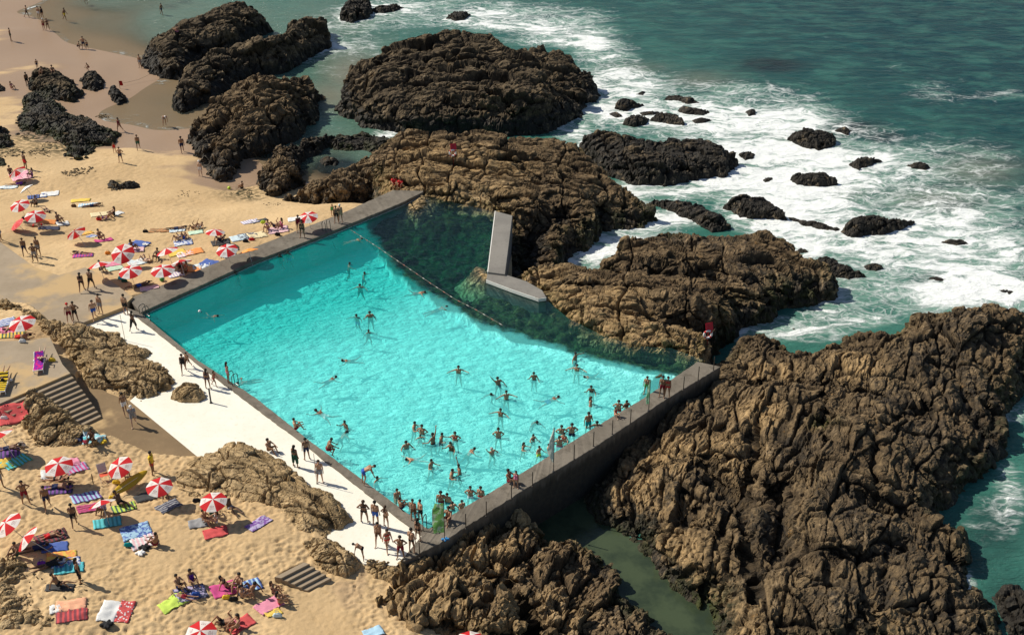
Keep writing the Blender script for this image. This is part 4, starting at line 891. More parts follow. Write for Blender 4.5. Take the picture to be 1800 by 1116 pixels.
    dg = bpy.context.evaluated_depsgraph_get(); B = Body()
    B.me = bpy.data.meshes.new_from_object(o.evaluated_get(dg)); B.me.name = name
    bpy.data.objects.remove(o); bpy.data.meshes.remove(me)
    B.me.polygons.foreach_set("use_smooth", [True] * len(B.me.polygons)); B.me.materials.clear(); B.me.materials.append(M['skin'])
    n = len(B.me.vertices); co = np.empty(n * 3, np.float32); B.me.vertices.foreach_get('co', co); B.co = co.reshape(-1, 3)
    no = np.empty(n * 3, np.float32); B.me.vertices.foreach_get('normal', no); B.no = no.reshape(-1, 3)
    best = np.full(n, 9.); B.lab = np.zeros(n, int); B.t = np.zeros(n)
    names = ['pelvis', 'torso', 'neck', 'head', 'upper', 'fore', 'hand', 'thigh', 'shin', 'foot']; B.names = names
    for p, a, q, b, l in C:
        e = q - p; tt = np.clip(((B.co - p) @ e) / (e @ e + 1e-9), 0, 1); dd = np.linalg.norm(B.co - p - tt[:, None] * e, axis=1) - (a + (b - a) * tt)
        k = dd < best; best[k] = dd[k]; B.lab[k] = names.index(l); B.t[k] = tt[k]
    B.axis = (t, r, f, h, hf); B.hip = hip + off; B.hc = hc + off; B.neck = neck + off; B.C = C; B.female = female; B.cache = {}
    return B
def cut(B, key):
    """clothing or hair: the part of the skin it covers, moved outwards"""
    if key in B.cache: return B.cache[key]
    L = lambda s: B.lab == B.names.index(s)
    t, r, f, h, hf = B.axis; up = (B.co - B.hip) @ t
    if key == 'trunks': m = (L('pelvis') & (up < .10)) | (L('thigh') & (B.t < .52)); d = .014
    elif key == 'briefs': m = (L('pelvis') & (up < .05)) | (L('thigh') & (B.t < .13)); d = .008
    elif key == 'top': m = L('torso') & (up > .29) & (up < .40); d = .010
    elif key == 'onepiece': m = (L('pelvis') | (L('torso') & (up < .43))) | (L('thigh') & (B.t < .08)); d = .008
    elif key == 'shirt': m = (L('pelvis') & (up > -.05)) | L('torso') | (L('upper') & (B.t < .65)); d = .018
    elif key == 'skirt': m = (L('pelvis') & (up < .12)) | (L('thigh')) | (L('shin') & (B.t < .35)); d = .035
    elif key in ('hair', 'longhair', 'cap'):
        q = B.co - B.hc; qh = q @ h; qf = q @ hf
        m = (L('head') | (L('neck') & (key == 'longhair'))) & ((qh - qf * .75 > .012) if key != 'cap' else (qh > .03)); d = .016 if key != 'cap' else .02
    nv = len(B.co); pn = len(B.me.polygons)
    lt = np.empty(pn, np.int32); B.me.polygons.foreach_get('loop_total', lt); ls = np.empty(pn, np.int32); B.me.polygons.foreach_get('loop_start', ls)
    li = np.empty(len(B.me.loops), np.int32); B.me.loops.foreach_get('vertex_index', li)
    qd = lt == 4; F4 = li[ls[qd][:, None] + np.arange(4)]
    F4 = F4[m[F4].all(1)]
    if len(F4) == 0: B.cache[key] = None; return None
    used = np.unique(F4); rm = np.zeros(nv, int); rm[used] = np.arange(len(used))
    V = (B.co + B.no * d)[used]; me = mesh_np(key, V, rm[F4])
    if key == 'longhair':
        tb = join_tubes('x', [(B.hc - hf * .06, .075, B.neck - f * .085 - t * .06, .05)])
        bm = bmesh.new(); bm.from_mesh(me); bm.from_mesh(tb); bm.to_mesh(me); bm.free(); bpy.data.meshes.remove(tb); me.polygons.foreach_set("use_smooth", [True] * len(me.polygons))
    if key == 'cap':
        tb = join_tubes('x', [(B.hc + hf * .09 + h * .045 - r * .03, .018, B.hc + hf * .15 + h * .035, .014), (B.hc + hf * .09 + h * .045 + r * .03, .018, B.hc + hf * .15 + h * .035, .014)])
        bm = bmesh.new(); bm.from_mesh(me); bm.from_mesh(tb); bm.to_mesh(me); bm.free(); bpy.data.meshes.remove(tb)
    me.materials.append(M['hair' if 'hair' in key else 'cloth']); B.cache[key] = me
    return me
DN = (0, .06, -1)
POSE = {
 'stand': dict(arms=(((-.16, 0, -1), (-.08, .15, -1)), ((.16, 0, -1), (.08, .2, -1))), legs=(((-.10, 0, -1), (-.06, -.04, -1)), ((.10, .05, -1), (.08, -.08, -1)))),
 'hips': dict(arms=(((-.75, -.25, -.8), (.8, .35, -.45)), ((.75, -.25, -.8), (-.8, .35, -.45))), legs=(((-.14, 0, -1), (-.08, -.03, -1)), ((.16, .08, -1), (.1, -.1, -1)))),
 'walk': dict(torso=(0, .06, 1), arms=(((-.15, .35, -1), (-.05, .6, -1)), ((.15, -.4, -1), (.1, -.1, -1))), legs=(((-.05, -.38, -1), (-.03, -.62, -1)), ((.05, .42, -1), (.03, .08, -1)))),
 'talk': dict(arms=(((-.2, .1, -1), (.3, .9, .35)), ((.25, 0, -1), (.1, .1, -1))), legs=(((-.08, 0, -1), (-.05, -.05, -1)), ((.14, .1, -1), (.1, -.12, -1)))),
 'bend': dict(torso=(0, .85, .45), head=(0, .9, .1), arms=(((-.1, .25, -1), (0, .2, -1)), ((.1, .35, -1), (0, .35, -1))), legs=(((-.1, -.12, -1), (-.05, -.08, -1)), ((.1, .25, -1), (.06, -.25, -1)))),
 'crouch': dict(torso=(0, .45, 1), arms=(((-.2, .7, -.7), (.1, .8, -.6)), ((.2, .7, -.7), (-.1, .8, -.6))), legs=(((-.25, .95, -.05), (-.05, -.5, -1)), ((.25, .95, .05), (.05, -.45, -1)))),
 'sit': dict(torso=(0, -.12, 1), arms=(((-.15, .75, -.5), (.25, .8, -.1)), ((.15, .75, -.5), (-.25, .8, -.1))), legs=(((-.14, .75, .66), (0, .42, -1)), ((.14, .78, .6), (0, .5, -.95)))),
 'sitback': dict(torso=(0, -.45, 1), arms=(((-.3, -.5, -.8), (-.1, -.3, -1)), ((.3, -.5, -.8), (.1, -.3, -1))), legs=(((-.15, 1, .12), (0, 1, -.18)), ((.12, .85, .5), (0, .6, -.8)))),
 'edge': dict(torso=(0, .08, 1), arms=(((-.25, .1, -1), (-.05, .1, -1)), ((.25, .1, -1), (.05, .2, -1))), legs=(((-.12, 1, -.08), (0, .1, -1)), ((.12, 1, -.08), (0, .15, -1))), anchor='hip'),
 'back': dict(torso=(0, -1, .05), head=(0, -1, .15), arms=(((-.5, .9, -.05), (-.1, 1, 0)), ((.9, -.3, -.05), (-.1, -1, .05))), legs=(((-.12, 1, -.03), (-.06, 1, -.02)), ((.12, 1, -.03), (.1, 1, -.02)))),
 'knees': dict(torso=(0, -1, .08), head=(0, -1, .25), arms=(((-.5, .9, -.05), (-.1, 1, 0)), ((.35, .4, .85), (-.3, -.3, .6))), legs=(((-.15, .62, .78), (0, .5, -.85)), ((.15, .45, .88), (0, .65, -.75)))),
 'prone': dict(torso=(0, 1, .06), head=(0, 1, .25), arms=(((-.8, .7, -.15), (.6, .9, -.05)), ((.8, .7, -.15), (-.6, .9, -.05))), legs=(((-.14, -1, -.02), (-.06, -1, 0)), ((.14, -1, -.02), (.08, -1, 0)))),
 'wade': dict(arms=(((-1, .25, -.25), (-.8, .7, .0)), ((1, .1, -.35), (.9, .5, -.15))), legs=(((-.14, .12, -1), (-.06, -.12, -1)), ((.16, -.1, -1), (.08, -.2, -1)))),
 'wade2': dict(torso=(.05, .12, 1), arms=(((-.5, .3, -.8), (-.2, 1, -.1)), ((.55, .2, -.7), (.3, .8, .45))), legs=(((-.12, .2, -1), (-.06, -.2, -1)), ((.14, -.15, -1), (.08, -.25, -1)))),
 'reach': dict(torso=(.1, .05, 1), arms=(((-.6, .2, -.6), (-.2, .8, -.3)), ((.6, .1, .8), (.5, .2, .9))), legs=(((-.14, .15, -1), (-.06, -.2, -1)), ((.16, -.1, -1), (.08, -.2, -1)))),
 'swim': dict(torso=(0, 1, .28), head=(0, .8, .6), arms=(((-.8, .75, -.1), (-.3, 1, .05)), ((.9, .45, -.1), (.75, .7, 0))), legs=(((-.3, -1, -.12), (-.55, -.75, .1)), ((.3, -1, -.12), (.5, -.8, .15))), anchor='hip'),
 'crawl': dict(torso=(0, 1, .12), head=(0, .95, .3), arms=(((-.3, 1, .05), (-.1, 1, -.1)), ((.6, -.3, .45), (.3, .5, -.3))), legs=(((-.08, -1, -.08), (-.04, -1, 0)), ((.08, -1, .02), (.06, -1, -.15))), anchor='hip'),
 'tread': dict(torso=(0, .2, 1), arms=(((-.95, .4, -.2), (-.5, .9, -.1)), ((.95, .3, -.2), (.7, .7, -.1))), legs=(((-.3, .45, -1), (-.1, -.6, -.8)), ((.25, -.1, -1), (.15, -.75, -.7))), anchor='hip'),
 'lunge': dict(torso=(0, .75, .65), head=(0, .6, .8), arms=(((-.5, .8, -.3), (-.3, 1, -.2)), ((.9, .5, -.3), (.6, .9, -.2))), legs=(((-.12, -.5, -.8), (-.05, -.8, -.5)), ((.16, .2, -1), (.1, -.6, -.8))), anchor='hip'),
}
BOD = {}
def body(pose, fem):
    k = (pose, fem)
    if k not in BOD: BOD[k] = make_body('person', female=fem, **POSE[pose])
    return BOD[k]
SKIN = [(.50, .29, .175), (.37, .205, .118), (.26, .14, .08), (.58, .38, .26), (.17, .09, .052)]
HAIRC = {'k': (.015, .012, .01), 'b': (.06, .032, .016), 'y': (.30, .19, .07), 'g': (.35, .33, .30)}
CC = dict(red=(.62, .03, .03), blue=(.03, .10, .42), navy=(.012, .02, .07), black=(.014, .014, .016), white=(.78, .78, .76), teal=(.0, .30, .32), turq=(.05, .55, .62), yellow=(.80, .55, .04), orange=(.85, .28, .03), pink=(.80, .25, .38), lpink=(.85, .52, .55), magenta=(.62, .02, .22), purple=(.17, .03, .32), lilac=(.45, .38, .60), green=(.08, .32, .07), lime=(.55, .75, .05), grey=(.28, .28, .29), brown=(.13, .065, .03), maroon=(.22, .01, .025), lblue=(.35, .58, .75), pblue=(.60, .74, .80), peach=(.90, .42, .22), cream=(.82, .68, .38), dgreen=(.02, .10, .06), pgreen=(.55, .75, .55), sand=(.5, .36, .2))
DG = [None]
def ray(o, d, far=900.0):
    ok, loc, nn, i, ob, mx = sc.ray_cast(DG[0], Vector(o), Vector(d).normalized(), distance=far)
    return (np.array(loc), ob) if ok else (None, None)
def hit(px, py):
    """the place on the ground seen at this pixel of the photo"""
    g = G(px, py, 0.0) - np.array((0, 0, HC)); loc, ob = ray((0, 0, HC), g)
    return loc if loc is not None else G(px, py, 0)
def down(x, y, z=9.0):
    loc, ob = ray((x, y, z), (0, 0, -1), 40); return loc[2] if loc is not None else 0.0
def setcol(o, c):
    o.color = (*c, 1) if len(c) == 3 else c
PEOPLE_N = [0]
def person(label, px, py, pose, yaw, skin, wear, col, hair='k', sex='m', size=1.0, group=None, at=None, dz=0.0, flip=False, water=None, sink=None):
    """wear: T trunks, U briefs, B bikini, O one-piece, R shirt and shorts, S shirt, K long skirt, N nothing more; hair letter, upper case = cap"""
    fem = sex == 'f'; B = body(pose, fem); i = PEOPLE_N[0]; PEOPLE_N[0] += 1
    rnd = random.Random(i * 7 + 3)
    o = bpy.data.objects.new('person', B.me); COL.objects.link(o)
    if water is not None: p = G(px, py, ZW); p[2] = ZW - water
    elif at is not None: p = np.array(at, float)
    else: p = hit(px, py)
    o.location = (p[0], p[1], p[2] + dz + .004); s = size * (.95 if fem else 1.0) * rnd.uniform(.98, 1.04)
    # turn so that yaw 0 looks away from the viewer, 90 to the photo's right
    o.rotation_euler = (0, 0, R(-yaw)); bw = rnd.uniform(.92, 1.12); o.scale = (-s * bw if flip else s * bw, s * bw, s)
    k = SKIN[skin]; v = rnd.uniform(.85, 1.15); setcol(o, tuple(x * v for x in k))
    tag(o, label, 'person', group)
    if col == 'black' and 'T' in wear: col = ('black', 'navy', 'black', 'maroon', 'black', 'blue', 'dgreen', 'grey')[i % 8] if 'dark' not in label and 'black' not in label else col
    c = CC[col] if isinstance(col, str) else col
    def part(nm, key, cc):
        me = cut(B, key)
        if me is None: return
        ch = bpy.data.objects.new(nm, me); COL.objects.link(ch); ch.parent = o; setcol(ch, cc)
    for wv in wear:
        if wv == 'T': part('swim_trunks', 'trunks', c)
        if wv == 'U': part('swim_briefs', 'briefs', c)
        if wv == 'B': part('bikini_bottom', 'briefs', c); part('bikini_top', 'top', c)
        if wv == 'O': part('swimsuit', 'onepiece', c)
        if wv == 'S': part('shirt', 'shirt', c)
        if wv == 'r': part('shirt', 'shirt', CC['yellow'])
        if wv == 'w': part('shirt', 'shirt', CC['white'])
        if wv == 'K': part('skirt', 'skirt', c)
    hc = HAIRC[hair.lower()] if hair.lower() in HAIRC else CC['white']
    part('hair', 'longhair' if fem else 'hair', hc if hair.lower() in HAIRC else HAIRC['b'])
    if hair == 'W': part('cap', 'cap', CC['white'])
    if hair == 'R': part('cap', 'cap', CC['red'])
    return o

# ------------------------------------------------------------------ beach things
def mat_towel():
    t = NT('towel'); oi = t.n("ObjectInfo"); c2 = t.attr("second_colour", 'OBJECT').outputs["Color"]; pat = t.attr("pattern", 'OBJECT').outputs["Fac"]
    c1 = oi.outputs["Color"]; co = t.coord(); s = t.n("SeparateXYZ"); t.l(co, s.inputs[0])
    st = t.math('GREATER_THAN', t.math('SINE', t.math('MULTIPLY', s.outputs[1], 26)), .15)
    st2 = t.math('GREATER_THAN', t.math('SINE', t.math('MULTIPLY', s.outputs[0], 30)), .1)
    mo = t.rng(t.noise(5, 4, .6).outputs["Fac"], .47, .55); do = t.rng(t.voro(6).outputs["Distance"], .28, .34, 1, 0)
    eq = lambda k: t.math('COMPARE', pat, float(k), .3)
    f = t.math('MULTIPLY', eq(1), st)
    for k, q in ((2, mo), (3, do), (4, st2)): f = t.math('ADD', f, t.math('MULTIPLY', eq(k), q))
    c = t.mix(f, c1, c2); n = t.noise(60, 2, .5).outputs["Fac"]
    c = t.mix(t.rng(n, .3, .7, 0, .2), c, t.mix(1, c, (.6, .6, .6), 'MULTIPLY'))
    M['towel'] = t.set(c, .95, t.bump(n, .4, .01), .1)
mat_towel()
def towel(label, px, py, yaw, w_, l_, col, col2='white', pat=0, name='towel', cat='towel', group='towels spread on the sand', z=0.0, wr=1.0):
    if py > 800: w_, l_ = w_ * .9, l_ * .88
    p = hit(px, py); r = random.Random(int(px * 31 + py)); ca, sa = math.cos(R(-yaw)), math.sin(R(-yaw))
    nx, ny = 9, 13; V = []; sd = int(px + py)
    zz = [[down(p[0] + x * ca - y * sa, p[1] + x * sa + y * ca, p[2] + 1.2) for x in (-w_ / 2, 0, w_ / 2)] for y in (-l_ / 2, 0, l_ / 2)]
    zc = float(np.mean(zz)); gx = float(np.mean([q[2] - q[0] for q in zz])) / w_; gy = float(np.mean(np.array(zz[2]) - np.array(zz[0]))) / l_
    gx = max(-.5, min(.5, gx)); gy = max(-.5, min(.5, gy))
    U, W = np.meshgrid(np.linspace(-.5, .5, nx), np.linspace(-.5, .5, ny))
    x = U * w_ + .05 * perlin(U * 2 + sd, W * 2, 1); y = W * l_ + .06 * perlin(U * 2 + sd, W * 2, 2) + .04 * U * r.uniform(-1, 1)
    h = np.abs(perlin(U * 3.2 + sd * .37, W * 5 + sd, 3)) * .075 * wr + .025 * perlin(U * 6 + sd, W * 9, 4)
    gz = np.array([[down(p[0] + a_ * ca - b_ * sa, p[1] + a_ * sa + b_ * ca, p[2] + 1.2) for a_, b_ in zip(ra, rb)] for ra, rb in zip(x, y)]) - zc
    gz = np.clip(gz, -.35, .35); gp = np.pad(gz, 1, mode='edge'); gs = (gp[:-2, 1:-1] + gp[2:, 1:-1] + gp[1:-1, :-2] + gp[1:-1, 2:]) / 4
    z_ = np.maximum(gz + .012, gs) + h + .022
    idx = np.arange(nx * ny).reshape(ny, nx)
    Fq = np.stack([idx[:-1, :-1], idx[:-1, 1:], idx[1:, 1:], idx[1:, :-1]], -1).reshape(-1, 4)
    top = np.stack([x.ravel(), y.ravel(), z_.ravel()], 1); bot = top - np.array((0, 0, .012)); n = nx * ny
    rim = list(idx[0, :]) + list(idx[1:, -1]) + list(idx[-1, -2::-1]) + list(idx[-2:0:-1, 0])
    Fs = [(rim[k], rim[(k + 1) % len(rim)], rim[(k + 1) % len(rim)] + n, rim[k] + n)[::-1] for k in range(len(rim))]
    me = mesh_np(name, np.concatenate([top, bot]), np.concatenate([Fq, Fq[:, ::-1] + n, np.array(Fs)]))
    me.materials.append(M['towel']); o = link(name, me); o.location = (p[0], p[1], zc + z); o.rotation_euler = (0, 0, R(-yaw))
    fade = lambda c: tuple(.80 * q + .20 * (.30 + .25 * sum(c) / 3) for q in c)
    setcol(o, fade(CC[col])); o["second_colour"] = [float(q) for q in fade(CC[col2])]; o["pattern"] = float(pat)
    tag(o, label, cat, group); return o

def mat_canopy():
    for nm, c in (('canopy_red', (.60, .025, .03)), ('canopy_white', (.80, .76, .73))):
        t = NT(nm); co = t.coord(); s = t.n("SeparateXYZ"); t.l(co, s.inputs[0])
        rr = t.math('SQRT', t.math('ADD', t.math('POWER', s.outputs[0], 2.0), t.math('POWER', s.outputs[1], 2.0)))
        an = t.math('ARCTAN2', s.outputs[1], s.outputs[0])
        # printed badge and a line of small lettering on each white panel
        k = t.math('SUBTRACT', t.math('FRACT', t.math('ADD', t.math('MULTIPLY', an, 4 / 6.28318), 0.75)), .5)
        du = t.math('MULTIPLY', t.math('MULTIPLY', k, 1.5708), rr); dv = t.math('SUBTRACT', rr, .60)
        q = t.math('SQRT', t.math('ADD', t.math('POWER', t.math('DIVIDE', du, .15), 2.0), t.math('POWER', t.math('DIVIDE', dv, .085), 2.0)))
        ring = t.math('MULTIPLY', t.rng(q, .62, .75), t.rng(q, .98, 1.08, 1, 0)); core = t.rng(q, .30, .42, 1, 0)
        inn = t.math('MULTIPLY', t.math('COMPARE', dv, .145, .026), t.math('LESS_THAN', t.math('ABSOLUTE', du), .19))
        let = t.math('MULTIPLY', inn, t.math('GREATER_THAN', t.math('SINE', t.math('MULTIPLY', du, 150)), -.1))
        f = t.math('MAXIMUM', t.math('MAXIMUM', ring, core), let) if nm == 'canopy_white' else t.math('MULTIPLY', q, 0.0)
        col = t.mix(t.math('MULTIPLY', f, .75), c, (.30, .14, .15))
        m = t.set(col, .8, spec=.2)
        tl = t.n("BsdfTranslucent"); t.l(col, tl.inputs[0]); mx = t.n("MixShader"); mx.inputs[0].default_value = .25
        t.l(t.b.outputs[0], mx.inputs[1]); t.l(tl.outputs[0], mx.inputs[2]); t.l(mx.outputs[0], t.out.inputs["Surface"]); M[nm] = m
    objcol_mat('canopy_plain', .8)
mat_canopy()
UMB = {}
def umbrella(label, px, py, tilt, az, rad=.95, h=1.75, cols=None, spin=0, group='red and white beach umbrellas'):
    if py > 700: rad *= .82
    zg = 0.0
    p = G(px, py, 1.5)
    for _ in range(4):
        zg = down(p[0], p[1]); p = G(px, py, zg + h)
    a = R(az); ta = R(tilt)
    ax = np.array((math.sin(a) * math.sin(ta), math.cos(a) * math.sin(ta), math.cos(ta)))
    foot = p - ax * (h / max(.3, ax[2])); foot[2] = down(foot[0], foot[1]) - .05
    L = float(np.linalg.norm(p - foot))
    root = empty('beach_umbrella', tuple(foot)); tag(root, label, 'umbrella', group)
    root.rotation_mode = 'QUATERNION'; root.rotation_quaternion = Vector((0, 0, 1)).rotation_difference(Vector(p - foot))
    if 'pole' not in UMB: UMB['pole'] = join_tubes('pole', [((0, 0, 0), .018, (0, 0, 1.0), .018)]); UMB['pole'].materials.append(M['metal'])
    po = link('pole', UMB['pole'], None, root); po.scale = (1, 1, L); setcol(po, (.55, .55, .55))
    if 'can' not in UMB:
        for nm in ('can', 'plain'):
            V = [(0, 0, .0)]; Fc = []; mi = []; NR, NS = 4, 48
            for i in range(1, NR + 1):
                rr = i / NR
                for k in range(NS):
                    an = 6.2831853 * k / NS; rb = abs(((k / 6 + .5) % 1) - .5) * 2     # 0 at a rib, 1 between ribs
                    sag = .035 * rb * rr ** 2; q = rr * (1 - .045 * rb * rr)
                    V.append((q * math.cos(an), q * math.sin(an), -.30 * rr ** 1.6 - sag))
            for k in range(NS):
                Fc.append((0, 1 + k, 1 + (k + 1) % NS)); mi.append((k // 6) % 2)
                for i in range(NR - 1):
                    b = 1 + i * NS; Fc.append((b + k, b + NS + k, b + NS + (k + 1) % NS, b + (k + 1) % NS)); mi.append((k // 6) % 2)
            me = bpy.data.meshes.new('canopy'); me.from_pydata(V, [], Fc); me.update()
            bm = bmesh.new(); bm.from_mesh(me); bmesh.ops.recalc_face_normals(bm, faces=bm.faces); bm.to_mesh(me); bm.free()
            for q in ((M['canopy_red'], M['canopy_white']) if nm == 'can' else (M['canopy_plain'], M['canopy_plain'])): me.materials.append(q)
            me.polygons.foreach_set('material_index', mi); me.polygons.foreach_set('use_smooth', [True] * len(mi)); UMB[nm] = me
        UMB['tip'] = join_tubes('finial', [((0, 0, 0), .02, (0, 0, .10), .012)]); UMB['tip'].materials.append(M['plastic'])
        UMB['rib'] = join_tubes('ribs', [((0, 0, -.03), .006, (math.cos(.7854 * k) * .97, math.sin(.7854 * k) * .97, -.315), .005) for k in range(8)], 6); UMB['rib'].materials.append(M['metal'])
    if cols is None: c = link('canopy', UMB['can'], None, root)
    elif isinstance(cols, tuple):
        me = UMB['plain'].copy(); me.materials.clear()
        for q in cols:
            t = NT('canopy_fabric'); n = t.noise(3.5, 3, .6).outputs["Fac"]; cc = CC[q] if isinstance(q, str) else q
            me.materials.append(t.set(t.mix(t.rng(n, .45, .6, 0, .4), cc, tuple(min(1, x * .6 + .25) for x in cc)), .8))
        c = link('canopy', me, None, root)
    c.location = (0, 0, L); c.scale = (rad, rad, rad); c.rotation_euler = (0, 0, R(spin))
    r_ = link('ribs', UMB['rib'], None, root); r_.location = (0, 0, L - .012); r_.scale = (rad, rad, rad); r_.rotation_euler = (0, 0, R(spin)); setcol(r_, (.5, .5, .5))
    f = link('finial', UMB['tip'], None, root); f.location = (0, 0, L); setcol(f, (.8, .8, .8))
    return root
def blob(name, tubes, vox=.02, smooth=4, mat='cloth'):
    me0 = join_tubes(name, tubes); o = bpy.data.objects.new(name, me0); COL.objects.link(o)
    m = o.modifiers.new('r', 'REMESH'); m.mode = 'VOXEL'; m.voxel_size = vox
    m2 = o.modifiers.new('s', 'SMOOTH'); m2.iterations = smooth
    me = bpy.data.meshes.new_from_object(o.evaluated_get(bpy.context.evaluated_depsgraph_get())); me.name = name
    bpy.data.objects.remove(o); me.materials.clear(); me.materials.append(M[mat]); me.polygons.foreach_set("use_smooth", [True] * len(me.polygons))
    return me
BAG = {}
def make_props():
    BAG['bag'] = blob('bag', [((-.17, 0, .10), .10, (.17, 0, .10), .10), ((-.15, 0, .20), .075, (.15, .01, .21), .07), ((0, .03, .24), .05, (.08, .02, .25), .045)])
    BAG['handles'] = join_tubes('handles', [((-.12, .03, .26), .012, (-.06, .05, .40), .012), ((-.06, .05, .40), .012, (.06, .05, .40), .012), ((.06, .05, .40), .012, (.12, .03, .26), .012), ((-.12, -.04, .26), .012, (-.05, -.09, .36), .012), ((-.05, -.09, .36), .012, (.06, -.09, .37), .012), ((.06, -.09, .37), .012, (.12, -.04, .26), .012)], 6); BAG['handles'].materials.append(M['cloth'])
    BAG['heap'] = blob('clothes_heap', [((-.18, 0, .05), .07, (.15, .05, .06), .08), ((0, -.1, .06), .07, (.05, .14, .10), .06), ((-.1, .1, .08), .05, (.1, -.12, .07), .06)])
def bag(label, px, py, col, kind='bag', size=1.0, yaw=0, cat='bag'):
    p = hit(px, py)
    o = link('beach_bag' if kind == 'bag' else 'clothes_pile', BAG[kind]); o.location = (p[0], p[1], p[2] + .0); o.rotation_euler = (0, 0, R(-yaw)); o.scale = (size,) * 3
    setcol(o, CC[col]); tag(o, label, cat if kind == 'bag' else 'clothes', 'bags and clothes on the beach')
    if kind == 'bag': h = link('handles', BAG['handles'], None, o); setcol(h, tuple(x * .7 for x in CC[col]))
    return o
def ball(label, px, py, col, rad=.13, at=None):
    p = hit(px, py) if at is None else np.array(at)
    bm = bmesh.new(); bmesh.ops.create_uvsphere(bm, u_segments=20, v_segments=12, radius=rad); me = bpy.data.meshes.new('ball'); bm.to_mesh(me); bm.free()
    me.polygons.foreach_set("use_smooth", [True] * len(me.polygons)); me.materials.append(M['plastic']); o = link('ball', me); o.location = (p[0], p[1], p[2] + rad * (.95 if at is None else .4)); setcol(o, CC[col]); tag(o, label, 'ball')
    v = join_tubes('valve', [((0, 0, rad * .96), .012, (0, 0, rad * 1.0), .012)], 6); v.materials.append(M['plastic']); vo = link('valve', v, None, o); setcol(vo, (.05, .05, .05)); return o
_seen = []
for _p in POSE:
    for _f in (False, True): body(_p, _f)
make_props()
bpy.context.view_layer.update(); DG[0] = bpy.context.evaluated_depsgraph_get()
P_ = person
g = 'bathers on the wet sand'
P_('walker in dark trunks at the swash edge, leftmost of the shore walkers', 48,31,'walk',60,2,'T','black','k','m',1,g)
P_('wader with dark hair and white trunks, left of a close pair near the top left', 69,33,'stand',20,1,'T','white','k','m',1,g)
P_('long haired wader in dark one-piece, right of a close pair near the top left', 75,33,'talk',300,1,'O','black','b','f',1,g)
P_('wader in bright yellow shorts walking through ankle deep water', 115,36,'walk',100,2,'T','yellow','k','m',1,g)
P_('wader with a white cap standing just below the close pair', 78,54,'stand',200,1,'T','maroon','W','m',1,g)
P_('wader beside the white capped one, in a dark bikini', 85,54,'hips',150,1,'B','black','b','f',1,g)
P_('wader bending over in water at the very top edge', 152,9,'bend',200,1,'T','white','k','m',1,g)
P_('lone man standing still on wet sand near the left edge, above the weed covered rocks', 20,73,'stand',80,2,'T','dgreen','k','m',1,g)
P_('adult in a group of three at the waterline, standing with hands on hips', 148,87,'hips',180,1,'T','navy','k','m',1,g)
P_('small child standing beside the adult with hands on hips at the waterline', 154,87,'stand',150,1,'T','black','k','m',.68,g)
P_('child crouching at the waterline left of the adult with hands on hips', 137,87,'crouch',60,2,'T','black','k','m',.8,g)
P_('child running on wet sand above the rounded dark rock', 66,121,'walk',150,1,'T','navy','k','m',.7,g)
P_('child crouching alone on wet sand, right of the rounded dark rock', 157,124,'crouch',220,2,'T','maroon','k','m',.8,g)
P_('bather standing at the left foot of the upper dark ridge', 247,120,'stand',200,1,'T','grey','k','m',1,g)
P_('wader walking through deeper water left of the upper dark ridge', 285,27,'walk',110,2,'T','navy','k','m',1,g)
P_('person sitting on top of the upper dark ridge', 312,58,'sit',300,1,'T','pink','k','m',1,g)
P_('sunbather sitting behind the rounded dark rock, left one', 74,131,'sit',180,1,'B','black','k','f',1,g)
P_('sunbather sitting behind the rounded dark rock, right one', 93,129,'sit',150,1,'T','navy','k','m',1,g)
P_('man standing against the left side of the rounded dark rock', 49,152,'stand',120,4,'T','black','k','m',1,g)
P_('person sitting on wet sand at the left edge beside the tiny rock', 21,157,'sit',120,1,'B','pink','b','f',1,g)
P_('walker in a red swimsuit passing the small round boulder', 211,232,'walk',200,1,'O','maroon','k','f',1,g)
P_('wader in a white cap bending in shallow water between beach and rocks', 290,222,'bend',150,0,'T','grey','W','m',1,g)
P_('walker on dry sand, second from the right below the shallow pool', 244,264,'walk',170,2,'T','black','k','m',1,g)
P_('walker with dark shorts in front of the weed covered rocks, facing the viewer', 213,286,'hips',180,1,'T','navy','k','m',1,g)
P_('small child in a red swimsuit behind the walker with dark shorts', 202,269,'stand',160,1,'O','red','b','f',.7,g)
P_('walker at the lower left foot of the broad rock hump', 321,268,'walk',340,2,'T','black','k','m',1,g)
P_('lifeguard standing in long red shorts above the pink umbrella', 46,298,'stand',40,4,'T','red','k','m',1.05,g)
P_('pale man in a white hat standing against the broad rock hump', 353,310,'stand',190,3,'T','white','W','m',1,g)
P_('child sitting by the green weedy puddle, right of the green ball', 426,333,'sit',300,1,'T','black','k','m',.9,g)
g = 'people walking on the sand and concrete'
P_('walker cut by the left edge above the concrete slab', 2,424,'stand',90,2,'T','black','k','m',1,g)
P_('left walker of three on the sand strip beside the concrete slab', 45,450,'walk',170,2,'T','navy','k','m',1,g)
P_('right walker of three on the sand strip, standing behind the others', 69,450,'stand',190,2,'T','black','k','m',1,g)
P_('front walker of three on the sand strip, arms bent', 63,461,'hips',185,4,'T','grey','k','m',1,g)
P_('left walker of a pair on the concrete slab, in dark bikini', 145,512,'walk',350,2,'B','black','k','f',1,g)
P_('right walker of a pair on the concrete slab, in long dark shorts', 162,509,'walk',10,2,'T','black','k','m',1.03,g)
P_('man in black shorts standing on the corner of the dark pool wall', 222,553,'stand',20,1,'T','black','k','m',1,g)
P_('pink skinned man in a red cap at the slab edge', 124,567,'talk',160,3,'T','maroon','R','m',1,g)
P_('dark haired man standing right beside the red capped man', 134,565,'hips',190,2,'T','black','k','m',1,g)
P_('man in bright blue shorts stepping down to the white deck', 167,561,'walk',150,0,'T','blue','k','m',1,g)
P_('man standing just behind the man in blue shorts', 178,552,'stand',200,1,'T','grey','k','m',1,g)
g = 'people on the white deck'
